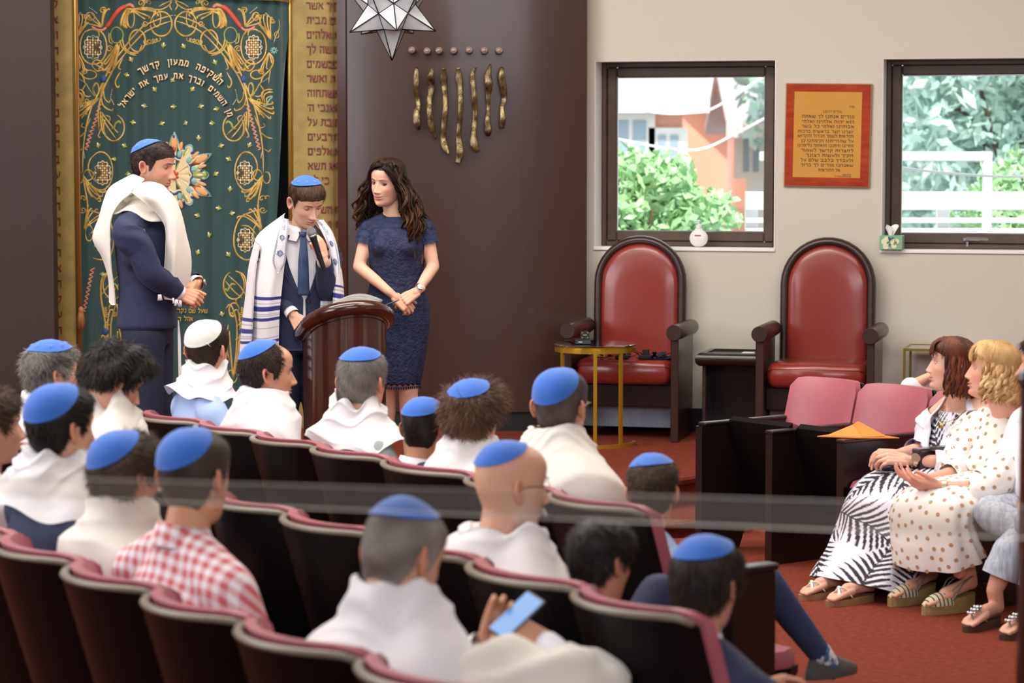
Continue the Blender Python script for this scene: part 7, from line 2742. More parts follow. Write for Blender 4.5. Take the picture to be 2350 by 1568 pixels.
def w_secs(g_):
 return [(0, 0, ZR(884), .118 + g_, .112 + g_), (0, 0, ZR(850), .135 + g_, .120 + g_), (0, 0, ZR(790), .158 + g_, .126 + g_), (0, -.005, ZR(735), .172 + g_, .132 + g_), (0, -.005, ZR(700), .168 + g_, .126 + g_), (0, 0, ZR(655), .140 + g_, .106 + g_),
   (0, .0, ZR(630), .136 + g_, .104 + g_), (0, .0, ZR(600), .142 + g_, .112 + g_), (0, .0, ZR(570), .152 + g_, .122 + g_), (0, -.006, ZR(545), .155 + g_, .116 + g_), (0, -.014, ZR(525), .150 + g_, .098 + g_), (0, -.018, shz + .015, .132 + g_, .078 + g_), (0, -.02, nbz - .005, .075 + g_, .056 + g_)]
bust = [capsule((q * .072, .070, ZR(566)), .058, (q * .066, .055, ZR(545)), .045) for q in (-1, 1)]
core = [ellloft(w_secs(-.006), 32)]
for q in (-1, 1):
 core += [capsule((q * .06, -.02, nbz - .02), .038, shd[q], .044), capsule(shd[q], .042, shd[q] * .4 + el[q] * .6, .040), capsule(shd[q] * .4 + el[q] * .6, .039, el[q], .034), capsule(el[q], .034, el[q] * .5 + wr[q] * .5, .031), capsule(el[q] * .5 + wr[q] * .5, .030, wr[q], .0215),
   capsule((q * .058, 0, .62), .06, (q * .060, .01, .46), .054), capsule((q * .060, .01, .46), .052, (q * .062, -.015, .34), .053), capsule((q * .062, -.015, .34), .051, (q * .068, 0.0, .12), .034)]
core.append(capsule((0, -.025, nbz - .06), .056, Mh[:3, 3] + Mh[:3, :3] @ np.array([0, -.022, -.06]), .049))
v, f = remesh(core, .0075, 6)
mb.add((v, f), 0, shade_skin(v, WSK))
hv, hf = hand_geo((25, 40, 22), 2, (20, 14), -1, .90, curls=[(20, 40, 25), (28, 42, 25), (34, 44, 25), (40, 46, 25)])
add_m(mb, (hv, hf), frameM(wr[-1], D_(-.78, -.22, -.52), D_(-.10, -.92, .36)), 0, shade_skin(hv, hexc('e0aa90'), 2))
hv, hf = hand_geo((40, 50, 30), 2, (35, 12), 1, .90)
add_m(mb, (hv, hf), frameM(wr[1], D_(.72, -.10, -.60), D_(.05, -.85, .45)), 0, shade_skin(hv, hexc('dca68c'), 4))
P_, n_, mask_, az_ = add_head(mb, hw_, Mh, True)
mb.build('body', [M_SKIN, M_EYE, M_HAIR], wom, cols=True)
# dress
M_LACE = mat('navy_lace', '151d3a', 0.7, noise=(42, '252f54', 0.12), bump=(75, 0.9), spec=0.4)
v, f = remesh([ellloft(w_secs(.006), 36)] + [capsule((q * .072, .078, ZR(566)), .058, (q * .066, .060, ZR(545)), .045) for q in (-1, 1)] + [capsule((q * .055, -.02, nbz - .018), .040, shd[q] + [q * .004, 0, .006], .055) for q in (-1, 1)], .0075, 6)
# scalloped hem
z0 = ZR(884)
ang = np.arctan2(v[:, 1], v[:, 0])
low = smooth01(z0 + .05, z0, v[:, 2])
v[:, 2] += low * .010 * np.abs(np.sin(ang * 11))
m2 = MB()
top = nbz - .025
m2.add((v, f))
dr = m2.build('dress', M_LACE, wom)
m2 = MB()          # lace edging at the neck and hem
a = np.linspace(0, 2 * math.pi, 120)
for q in (-1, 1):  # cap sleeves with scalloped edges
 rows = []
 ax_ = (el[q] - shd[q]) / np.linalg.norm(el[q] - shd[q])
 for k, t in enumerate(np.linspace(-.03, .085, 10)):
  row = []
  for j, b in enumerate(np.linspace(0, 2 * math.pi, 49)):
   m_ = frameM(shd[q] + ax_ * t, (0, 1, 0), ax_)
   rr = .051 + .008 * smooth01(-.03, .05, t)
   ext = .012 * max(0, math.cos(b - (0 if q > 0 else math.pi)))
   p = shd[q] + ax_ * (t + (.008 * abs(math.sin(b * 7)) if k == 9 else 0) - .02 * (k / 9)) + rr * (math.cos(b) * m_[:3, 0] + math.sin(b) * m_[:3, 1])
   row.append(p)
  rows.append(row)
 sl = MB()
 sl.add(cloth(np.array(rows), .002))
 sl.build('cap_sleeve', M_LACE, dr)
hem = MB()
for k in range(60):
 an_ = k / 60 * 6.283
 rx, ry = .118 + .009, .112 + .009
 for e in (-.25, 0, .25):
  p = np.array([rx * math.cos(an_ + e * .08), ry * math.sin(an_ + e * .08), z0 + .004])
  hem.add(tube([p, p + np.array([0, 0, -.012 - .006 * math.cos(e * 4)])], [.0022, .0012], 4))
o_ = hem.build('hem_fringe', M_LACE, dr)
o_['kind'] = 'stuff'
for q in (-1, 1):
 m2 = MB()
 shoe(m2, np.array([q * .068, .0, .105]), (.08 * q, 1), .88)
 m2.add(capsule((q * .068, -.035, .07), .010, (q * .068, -.04, .005), .006))
 m2.build('shoe', M_LEATHER, wom, sharp=60)
# watch and ring
m2 = MB()
d_ = wr[-1] - el[-1]
d_ /= np.linalg.norm(d_)
c_ = wr[-1] - d_ * .030
m2.add(tube([c_ - d_ * .009, c_, c_ + d_ * .009], [.0275, .027, .0265], 24, False))
face_n = D_(.15, -.95, .25)
fm = frameM(c_ + face_n * .026, d_, face_n)
m2.add(xf(lathe([(.001, 0), (.019, 0), (.020, .004), (.018, .007), (.016, .0065), (.001, .0065)], 24), fm))
w_ = m2.build('wristwatch', M_SILVER, wom, sharp=40)
m2 = MB()
m2.add(xf(lathe([(.001, .0068), (.015, .0068), (.015, .0072), (.001, .0072)], 20), fm))
m2.add(xf(box(-.001, .001, 0, .011, .0073, .0078), fm), 0)
m2.build('dial', M_PAPER, w_, smooth=False)
# hair: flat cap parted to the side, then long wavy locks
hb = MB()
hair_mesh(hb, dict(col=hexc('1d130e'), col2=hexc('3b271b'), thick=.015, n=2600, L=.05, w=.0012, lift=-.02, jit=.08, grav=.2, rough=.12, soft=.055, whorl=(.03, .085, .085), top=.006, comb=(-.2, -1.4, .1)), P_, n_, mask_, az_, Mh, 51)
g = np.random.default_rng(77)
NL = 150
for k in range(NL):
 side = 1 if k % 2 else -1         # +1: her right (picture left), -1: her left (picture right)
 t = g.uniform(0, 1)
 a0 = R(np.interp(t, [0, .25, 1], [62, 88, 172]))    # position round the head, 0 front
 zr = np.interp(t, [0, .3, 1], [.052, .03, .015]) + g.normal() * .02
 r0 = np.array([side * .082 * math.sin(a0), .098 * math.cos(a0) - .004, zr])
 p0 = np.array([.012 + side * .03 * t, .055 * (1 - t) - .05 * t, .122])
 pm = np.array([side * .070 * math.sin(a0) + .01, .085 * math.cos(a0), .085])
 big = 1.0 if side < 0 else .60
 drop = g.uniform(.26, .46) if side < 0 else g.uniform(.20, .36)
 spread = (g.uniform(.05, .14) if side < 0 else g.uniform(.03, .085))
 fwd = np.interp(t, [0, .4, 1], [.045, .02, -.075]) + g.normal() * .02
 pts = [p0, pm, r0]
 ph, am, fq = g.uniform(0, 6.28), g.uniform(.008, .020), g.uniform(2.2, 3.4)
 nseg = 12
 for j in range(1, nseg + 1):
  q = j / nseg
  wv_ = am * (.3 + q) * math.sin(fq * 6.28 * q * .8 + ph)
  wv2 = am * (.3 + q) * math.cos(fq * 6.28 * q * .8 + ph)
  base = np.array([side * (.086 * math.sin(a0) + spread * math.sin(min(1, q * 1.25) * 1.57)), .096 * math.cos(a0) * (1 - .3 * q) + fwd * q - .01, zr - drop * q])
  pts.append(base + np.array([wv_, wv2 * .8, .0]))
 pp = smoothpath(pts, 4)
 rad = np.interp(np.linspace(0, 1, len(pp)), [0, .15, .6, .9, 1], [.006, .011, .010, .007, .0012]) * g.uniform(.7, 1.15)
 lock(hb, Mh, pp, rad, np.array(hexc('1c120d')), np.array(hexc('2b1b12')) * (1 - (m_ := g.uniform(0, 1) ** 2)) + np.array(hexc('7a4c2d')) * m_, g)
for k in range(54):      # swept from the part across the temples
 side = 1 if k % 2 else -1
 t = g.uniform(0, 1)
 pts = [(-.022 + .012 * side * t, .082 - .07 * t, .108 + .016 * t), (side * (.030 + .012 * t) - .008, .090 - .05 * t, .098 + .012 * t), (side * (.064 + .006 * t), .070 - .035 * t, .055), (side * (.083 + .006 * t), .034 - .03 * t, -.005 - .02 * t), (side * (.094 + .01 * t), .022 - .03 * t, -.07), (side * (.098 + .012 * t) + .008 * math.sin(k), .030 - .03 * t, -.13 - .05 * t)]
 pp = smoothpath(pts, 5)
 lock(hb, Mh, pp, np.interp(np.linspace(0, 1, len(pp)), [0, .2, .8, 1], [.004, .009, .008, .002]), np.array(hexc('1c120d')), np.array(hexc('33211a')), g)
hb.build('hair', M_HAIR, wom, cols=True)
# ================================================================ women seated on the right
def bob_hair(mb, Mh, n, length, cA, cB, seed, flare=.02, wavy=.004, fringe=True, az0=52, tipin=.02):
 """Chin-length hair of many tapering locks falling from the crown."""
 cA, cB = np.array(cA), np.array(cB)
 g = np.random.default_rng(seed)
 for k in range(n):
  side = g.choice((-1, 1))
  t = g.uniform(0, 1)
  a0 = R(az0 + (180 - az0) * t)
  zr = g.uniform(-.01, .05)
  ex = 1.06 + g.uniform(0, .06)
  r0 = np.array([side * .080 * ex * math.sin(a0), .100 * ex * math.cos(a0) - .004, zr])
  p0 = np.array([side * .012, g.uniform(-.04, .05), .124])
  pm = np.array([side * .066 * math.sin(a0), .078 * math.cos(a0), .088])
  L = length * g.uniform(.8, 1.1) + zr
  pts = [p0, pm, r0]
  ph, fq = g.uniform(0, 6.28), g.uniform(1.5, 2.6)
  for j in range(1, 7):
   q = j / 6
   f_ = 1 + (flare / .08) * math.sin(q * 2.4) - (tipin / .08) * q * q
   w_ = wavy * (.4 + q)
   pts.append(np.array([r0[0] * f_ + w_ * math.sin(fq * 6.28 * q + ph), (r0[1]) * (f_ if r0[1] < 0 else 1) + w_ * math.cos(fq * 6.28 * q + ph), zr - L * q]))
  pp = smoothpath(pts, 3)
  rad = np.interp(np.linspace(0, 1, len(pp)), [0, .2, .7, .92, 1], [.005, .010, .009, .006, .001]) * g.uniform(.7, 1.2)
  v, f = tube(pp, rad, 6, True, .5)
  m = g.uniform(0, 1)
  add_m(mb, (v, f), Mh, 0, (cA * (1 - m) + cB * m) * g.uniform(.8, 1.2))
 if fringe:
  for k in range(46):
   x = g.uniform(-.06, .06)
   pts = [(x * .3, .02, .124), (x * .8, .085, .098), (x, .104 - 3.0 * x * x, .066), (x * 1.06, .1035 - 4 * x * x, .038 + g.uniform(-.006, .012))]
   v, f = tube(smoothpath(pts, 4), np.interp(np.linspace(0, 1, 13), [0, .4, .9, 1], [.006, .008, .006, .001]), 6, True, .45)
   m = g.uniform(0, 1)
   add_m(mb, (v, f), Mh, 0, (cA * (1 - m) + cB * m) * g.uniform(.8, 1.2))
def skirt_surface(center, half_w, half_t, nu=200, nv=220, folds=0.05, nf=9, seed=0):
 """Cloth tube along a bent centre line in the y-z plane (over the lap, down the shins)."""
 c = smoothpath(center, 24)
 n = len(c)
 c = np.stack([np.interp(np.linspace(0, 1, nv), np.linspace(0, 1, n), c[:, i]) for i in range(3)], 1)
 q = np.linspace(0, 1, nv)
 a = np.interp(q, np.linspace(0, 1, len(half_w)), half_w)
 b = np.interp(q, np.linspace(0, 1, len(half_t)), half_t)
 sm = lambda z: np.convolve(np.pad(z, 8, 'edge'), np.ones(17) / 17, 'valid')
 a, b = sm(a), sm(b)
 t = np.gradient(c, axis=0)
 for _ in range(12):
  t[1:-1] = (t[:-2] + t[1:-1] + t[2:]) / 3
 t /= np.linalg.norm(t, axis=1, keepdims=True)
 nrm = np.stack([np.zeros(nv), -t[:, 2], t[:, 1]], 1)
 th_ = np.linspace(0, 2 * math.pi, nu)
 g1, g2 = wave(1, 1, 6, 3, seed), wave(1, 1, 6, 6, seed + 1)
 P = np.zeros((nv, nu, 3))
 ph = q[:, None]
 TH = th_[None, :]
 k = 1 + folds * smooth01(.35, 1, ph) * np.sin(nf * TH + 2.5 * g1(np.cos(TH) + 0 * ph, np.sin(TH) + ph)) + .03 * g2(np.cos(TH) + ph, np.sin(TH) + ph * 2)
 ca, sa = np.cos(TH), np.sin(TH)
 ca = np.sign(ca) * np.abs(ca) ** .8
 P = c[:, None, :] + (a[:, None] * k * ca)[..., None] * np.array([1, 0, 0]) + (b[:, None] * k * sa)[..., None] * nrm[:, None, :]
 return P, (TH / 6.2832 * 1.05 + 0 * ph), np.repeat(np.r_[0, np.cumsum(np.linalg.norm(np.diff(c, axis=0), axis=1))][:, None], nu, 1)
def palm_cols(U, V, seed, n=26, L0=.34, base='e9e5ef'):
 g = np.random.default_rng(seed)
 M = np.zeros(U.shape, bool)
 um, vm = U.max(), V.max()
 nx = max(1, int(um / .20))
 ny = max(1, int(vm / .17))
 for i in range(nx):
  for j in range(ny):
   p0, q0 = (i + .5 + g.uniform(-.3, .3)) * um / nx, (j + .5 + g.uniform(-.3, .3)) * vm / ny
   an = g.choice((1.2, 1.9, 2.4, .7, 4.3, 5.1)) + g.uniform(-.3, .3)
   L = L0 * g.uniform(.85, 1.2)
   dx, dy = U - p0, V - q0
   x = dx * math.cos(an) + dy * math.sin(an) + L / 2
   y = -dx * math.sin(an) + dy * math.cos(an)
   y = y - .35 * (x - L / 2) ** 2 / L
   tt = np.clip(x / L, 0, 1)
   env = .105 * np.sin(math.pi * np.clip(tt * .93 + .07, 0, 1)) ** .7
   ay = np.abs(y)
   near = (x > -.03) & (x < L * 1.02) & (ay < env)
   phs = (x - .95 * ay + .9 * ay * ay / .1 * .3) / .029
   fr = phs - np.floor(phs)
   thick = .62 * (1 - (ay / np.maximum(env, 1e-4)) ** 2.2)
   leaf = near & (np.abs(fr - .5) < thick / 2)
   clear = (x > -.01) & (x < L) & (ay < env * .98)
   M[clear] = False
   M |= leaf | ((x > -.02) & (x < L) & (ay < .0028))
 C = np.tile(np.array(hexc(base)), (*U.shape, 1))
 C[M] = np.array(hexc('1c1b2e'))
 return C
M_PRINT = mat('printed_cotton', 'ffffff', 0.75, attr=True)
M_CARDI = mat('sheer_white_knit', 'e6e2ee', 0.75, bump=(150, 0.15))
M_CHIF = mat('cream_chiffon', 'ece6e0', 0.7, bump=(60, 0.12))
M_DOT = mat('tan_dot', 'b98a62', 0.7)
M_GOLD = mat('gold_chain', 'c9a75a', 0.25, 0.9)
ZF = 0.17
TH1 = 232
LEG = {('kn', 1): (.10, .36, .43), ('kn', -1): (-.10, .36, .43), ('an', 1): (.10, .38, .16), ('an', -1): (-.10, .38, .16)}
# ---- woman in the palm print skirt
Y1 = 10.95
H1 = atY(2186, 838, Y1)
l1 = (H1[0] - math.sin(R(TH1)) * .05, H1[1] - math.cos(R(TH1)) * .05, ZF)
wl, wr_ = to_local(atY(2082, 1056, Y1 - .22), l1, TH1), to_local(atY(2058, 1042, Y1 - .08), l1, TH1)
sp = dict(head=(2186, 838), Y=Y1, th=TH1, hyaw=277, pitch=-4, s=.97, seed=61, hi=True, floor=ZF, hip=.46, legs=LEG, lean=.05, hw=.165, bulk=1.0,
 label='woman with auburn bob, white cardigan and long black palm print skirt', vox=.010,
 h=dict(skin=hexc('e0ae98'), scalp=(hexc('3a1d15'), .9), lid=26, nose=.78, smile=.6, jaw=.95, lips=hexc('c06d66'), browcol=hexc('4a2d20'), brow=.7, hl=.068),
 hair=dict(col=hexc('3d1d14'), col2=hexc('6b3a26'), thick=.014, n=1500, L=.04, w=.0012, lift=0, jit=.1, grav=.7, whorl=(.0, .0, .12)),
 wrist={-1: wl, 1: wr_}, elbow={-1: to_local(atY(2178, 1062, Y1 - .20), l1, TH1), 1: to_local(atY(2120, 1030, Y1 + .2), l1, TH1)},
 hands={-1: dict(dir=to_local((-.85, -.12, .12), (0, 0, 0), TH1), up=to_local((.1, -.7, .7), (0, 0, 0), TH1), curl=(35, 45, 25), fine=True, k=.95), 1: dict(dir=to_local((-.6, -.5, .05), (0, 0, 0), TH1), up=to_local((-.1, -.5, .8), (0, 0, 0), TH1), curl=(30, 40, 25), fine=True, k=.95)},
 trousers=None)
sp['trousers'] = False
rt_, Mh_, J_, inf = seated(sp)
hb = MB()
bob_hair(hb, Mh_, 190, .135, hexc('371a12'), hexc('743d28'), 5, flare=.014, wavy=.004, az0=70)
hb.build('hair_lock', M_HAIR, rt_, cols=True)['kind'] = 'stuff'
nb, sh, hip = inf['nb'], inf['sh'], inf['hip']
# print top
zs = np.linspace(hip - .02, nb - .045, 60)
sec = [(hip - .02, .165, .125), ((hip + sh) / 2, .150, .122), (sh - .12, .166, .140), (sh - .02, .150, .100), (nb - .04, .10, .075)]
rx, ry = np.interp(zs, [q[0] for q in sec], [q[1] for q in sec]), np.interp(zs, [q[0] for q in sec], [q[2] for q in sec])
aa_ = np.linspace(0, 2 * math.pi, 140)
P = np.array([[(a * math.sin(t), -.012 + b * math.cos(t), z) for t in aa_] for z, a, b in zip(zs, rx, ry)])
U, V_ = np.meshgrid(zs - zs[0], aa_ / 6.283 * 1.0, indexing='ij')
m2 = MB()
v, f = grid(P)
m2.add((v, f), 0, palm_cols(V_, U, 12).reshape(-1, 3))
m2.build('top', M_PRINT, rt_, cols=True)
# cardigan: open shell and sleeves
zs = np.linspace(hip + .02, nb + .015, 44)
sec = [(hip + .02, .185, .140), ((hip + sh) / 2, .172, .140), (sh - .12, .185, .155), (sh - .02, .178, .122), (sh + .04, .13, .09), (nb + .015, .075, .062)]
rx, ry = np.interp(zs, [q[0] for q in sec], [q[1] for q in sec]), np.interp(zs, [q[0] for q in sec], [q[2] for q in sec])
gp = np.interp(zs, [zs[0], sh - .2, sh - .05, nb], [R(26), R(16), R(22), R(50)])
g = wave(1, 1, 7, 9, 4)
P = np.array([[((a + .006 * g(t * 2, z * 6)) * math.sin(t), -.014 + (b + .008 * g(t * 2 + 1, z * 7)) * math.cos(t), z) for t in np.linspace(q, 2 * math.pi - q, 64)] for z, a, b, q in zip(zs, rx, ry, gp)])
m2 = MB()
m2.add(cloth(P, .003))
cd = m2.build('cardigan', M_CARDI, rt_)
for q in (-1, 1):
 m2 = MB()
 e_, w_ = J_['el', q], J_['wr', q]
 m2.add(drape_arm([J_['sh', q] + [-q * .03, 0, .02], J_['sh', q] + [q * .015, 0, -.04], J_['sh', q] * .5 + e_ * .5, e_, e_ * .62 + w_ * .38], [.060, .074, .066, .058, .050], 31 + q, 1.0, amp=.05))
 m2.build('sleeve', M_CARDI, cd)
m2 = MB()
t_ = [(math.sin(a) * .066, .03 + .075 * math.cos(a) * (1 if math.cos(a) > 0 else .8), nb - .03 - .055 * max(0, math.cos(a))) for a in np.linspace(0, 6.283, 40)]
m2.add(tube(t_, .0018, 5, False))
m2.add(xf(lathe([(.001, 0), (.012, 0), (.013, .003), (.001, .004)], 14), T(0, .118, nb - .10) @ Rx(R(-90))))
m2.build('necklace', M_GOLD, rt_)
# skirt
kz = hip + .06
P, U, V_ = skirt_surface([(0, -.06, hip + .02), (0, .12, hip + .01), (0, .36, hip), (0, .46, hip - .07), (.0, .50, .28), (0, .53, .15), (0, .57, .03)], [.165, .18, .19, .20, .21, .23, .26], [.10, .075, .070, .085, .11, .14, .19], 240, 300, .05, 8, 3)
C = palm_cols(U * 1.0, V_, 8)
m2 = MB()
v, f = grid(P)
m2.add((v, f), 0, C.reshape(-1, 3))
m2.build('palm_print_skirt', M_PRINT, rt_, cols=True)
def sandal(name, root, toe, heel, s, cols, wedge=.02, strap_mat=None, foot_col=None, ank=.10):
 """Foot and sandal from heel to toe points in the person's frame: sole, foot with toes, straps."""
 toe, heel = np.asarray(toe, float), np.asarray(heel, float)
 d = toe - heel
 L = np.linalg.norm(d[:2])
 f_ = np.array([d[0], d[1], 0]) / L
 r_ = np.array([f_[1], -f_[0], 0])
 parts = []
 z0 = .028 + wedge * .6
 hz = z0 + wedge
 parts.append(capsule(heel + [0, 0, hz + .030], .028, heel + f_ * L * .55 + [0, 0, z0 + .030], .026, 10))
 for k, o in enumerate((-.026, -.009, .009, .026)):
  parts.append(capsule(heel + f_ * L * .5 + r_ * o * .7 + [0, 0, z0 + .022], .019, heel + f_ * L * .82 + r_ * o + [0, 0, z0 + .006], .012, 8))
 for k, (o, rr, ln) in enumerate(((-.029, .0105, .97), (-.012, .0085, .98), (.003, .0085, .96), (.017, .008, .93), (.030, .0075, .88))):
  parts.append(capsule(heel + f_ * L * .80 + r_ * o + [0, 0, z0 + .006], rr, heel + f_ * L * ln + r_ * o * 1.02 + [0, 0, z0 - .002], rr * .9, 8))
 parts.append(capsule(heel + [0, 0, hz + .03], .030, heel + f_ * .02 + [0, 0, hz + ank], .034 - (.10 - ank) * .1, 10))
 v, f = remesh(parts, .005, 3)
 mb = MB()
 mb.add((v, f), 0, foot_col)
 ft = mb.build('foot', [M_SKIN], root, cols=True)
 mb = MB()
 a = np.linspace(0, 2 * math.pi, 22, endpoint=False)
 rings = []
 for lvl in (0, 1):
  ring = []
  for q in a:
   x, y = math.sin(q), math.cos(q)
   wd = .040 * (1 + .12 * y)
   p = heel + f_ * (L * .47 + y * L * .56) + r_ * x * wd
   yy = (y + 1) / 2
   top = z0 + wedge * (1 - yy) - .008
   ring.append((p[0], p[1], heel[2] + (0.0 if lvl == 0 else top)))
  rings.append(ring)
 mb.add(loft(rings))
 mb.build('sole', cols, ft, smooth=False)
 return ft, f_, r_, L, z0, hz
M_TAN = mat('tan_sole', '9a7450', 0.6)
M_ROPE = mat('jute_wedge', 'a88f5c', 0.85, noise=(40, '8d7446', 0.2), stretch=(1, 1, 6))
M_WHL = mat('white_strap', 'f0ece4', 0.45)
for (tx, ty), (hx, hy) in (((1838, 1378), (1912, 1368)), ((1900, 1392), (1975, 1382))):
 toe, heel = to_local(atZ(tx, ty, ZF), l1, TH1), to_local(atZ(hx, hy, ZF), l1, TH1)
 d = toe - heel
 heel = toe - d / np.linalg.norm(d) * .235
 heel[2] = toe[2] = 0
 ft, f_, r_, L, z0, hz = sandal('sandal', rt_, toe, heel, 1, M_TAN, .006, None, hexc('dba58e'), .04)
 mb = MB()
 for o, t0, t1 in ((.035, .56, .84), (.035, .70, .70), (-.035, .56, .84)):
  Q = [heel + f_ * L * t0 + r_ * o * 1.1 + [0, 0, z0], heel + f_ * L * (t0 + t1) / 2 + r_ * o * .3 + [0, 0, z0 + .044], heel + f_ * L * t1 - r_ * o * .9 + [0, 0, z0 + .004]]
  mb.add(tube(smoothpath(Q, 6), .006, 6, flat=.4))
 mb.build('strap', M_WHL, ft)
m2 = MB()
d_ = J_['wr', -1] - J_['el', -1]
d_ /= np.linalg.norm(d_)
c_ = J_['wr', -1] - d_ * .03
fn = to_local((.1, -.9, .45), (0, 0, 0), TH1)
m2.add(tube([c_ - d_ * .008, c_ + d_ * .008], [.0315, .031], 22, False))
m2.add(xf(lathe([(.001, 0), (.020, 0), (.021, .004), (.019, .007), (.001, .007)], 22), frameM(c_ + fn * .030, d_, fn)))
m2.build('wristwatch', mat('rose_steel', 'd9c0a8', 0.25, 0.8), rt_, sharp=40)
bg = atY(2062, 1073, Y1 - .16)
t = thing('clutch_bag', 'small black clutch bag on the lap of the woman in palm print', 'bag', tuple(bg), R(8))
mb = MB()
mb.add(sphere((0, 0, 0), (.095, .06, .022), 24, 12))
mb.build('body', M_LEATHER, t)
mb = MB()
mb.add(tube([(-.09, -.012, .004), (0, -.06, .006), (.09, -.012, .004)], .003, 6))
mb.build('zip', M_BLACK, t)
# ---- woman in the polka dot dress
Y2 = 10.55
H2 = atY(2279, 852, Y2)
l2 = (H2[0] - math.sin(R(TH1)) * .08, H2[1] - math.cos(R(TH1)) * .08, ZF)
P2 = lambda x, y, Y: to_local(atY(x, y, Y), l2, TH1)
D2 = lambda x, y, z: to_local((x, y, z), (0, 0, 0), TH1)
sp = dict(head=(2279, 852), Y=Y2, th=TH1, hyaw=280, pitch=-5, roll=0, s=.99, seed=62, hi=True, floor=ZF, hip=.45, legs=LEG, lean=.08, hw=.18, bulk=1.08, vox=.010,
 label='woman with wavy blonde bob in cream polka dot dress', trousers=False,
 h=dict(skin=hexc('e2a890'), scalp=(hexc('9a6e3c'), .8), lid=24, nose=.78, smile=.9, lips=hexc('c4736a'), browcol=hexc('8a6238'), brow=.6, hl=.066),
 hair=dict(col=hexc('a8793f'), col2=hexc('d9b27a'), thick=.018, n=1500, L=.04, w=.0013, lift=0.05, jit=.15, grav=.7, whorl=(.0, .0, .12)),
 wrist={-1: P2(2160, 1118, Y2 - .22), 1: P2(2135, 1098, Y2 - .04)}, elbow={-1: P2(2268, 1122, Y2 - .26), 1: P2(2205, 1085, Y2 + .12)},
 hands={-1: dict(dir=D2(-.95, .0, .10), up=D2(.05, -.55, -.80), curl=(22, 28, 18), fine=True, k=.96, thumb=(25, 12)), 1: dict(dir=D2(-.85, -.35, .06), up=D2(.0, -.3, -.9), curl=(25, 30, 20), fine=True, k=.96)})
rt2, Mh2, J2, inf = seated(sp)
hb = MB()
bob_hair(hb, Mh2, 210, .125, hexc('a87a42'), hexc('e6c48f'), 8, flare=.020, wavy=.010, az0=66, tipin=.018)
hb.build('hair_lock', M_HAIR, rt2, cols=True)['kind'] = 'stuff'
nb, sh, hip = inf['nb'], inf['sh'], inf['hip']
bd = ellloft([(0, 0, hip - .04, .17, .12), (0, 0, hip + .02, .178, .135), (0, -.004, (hip + sh) / 2, .168, .132), (0, -.008, sh - .13, .186, .145), (0, -.014, sh - .03, .172, .110), (0, -.018, sh + .04, .125, .082), (0, -.02, nb - .03, .08, .066)], 30)
prt = [bd] + [capsule((q * .07, .075, sh - .14), .062, (q * .07, .05, sh - .1), .05) for q in (-1, 1)] + [capsule((q * .07, -.02, nb - .02), .045, J2['sh', q] + [-q * .01, 0, 0], .068) for q in (-1, 1)]
v, f = remesh(prt, .010, 5)
m2 = MB()
m2.add((v, f))
dr = m2.build('dress', M_CHIF, rt2)
dots = MB()
dots_on(dots, v, f, .040, .0088, 3, filt=lambda c: c[2] > hip + .0)
for q in (-1, 1):
 e_, w_ = J2['el', q], J2['wr', q]
 m2 = MB()
 v, f = drape_arm([J2['sh', q] + [-q * .02, 0, .03], J2['sh', q] + [q * .02, 0, -.03], J2['sh', q] * .55 + e_ * .45, e_ + [0, 0, -.005], e_ * .68 + w_ * .32, e_ * .60 + w_ * .40], [.060, .086, .090, .088, .066, .046], 41 + q, 1.0, amp=.06)
 m2.add((v, f))
 m2.build('puff_sleeve', M_CHIF, dr)
 dots_on(dots, v, f, .040, .0088, 5 + q)
kz = hip + .05
P, U, V_ = skirt_surface([(0, -.06, hip + .02), (0, .14, hip + .01), (0, .36, hip), (0, .44, hip - .06), (0, .43, hip - .15), (0, .40, hip - .24)], [.175, .19, .20, .205, .21, .22], [.11, .08, .075, .09, .11, .13], 90, 110, .06, 7, 9)
m2 = MB()
v, f = grid(P)
m2.add((v, f))
m2.build('skirt', M_CHIF, dr)
dots_on(dots, v, f, .040, .0090, 9)
d_ = dots.build('dot_print', M_DOT, dr, smooth=False)
d_['kind'] = 'stuff'
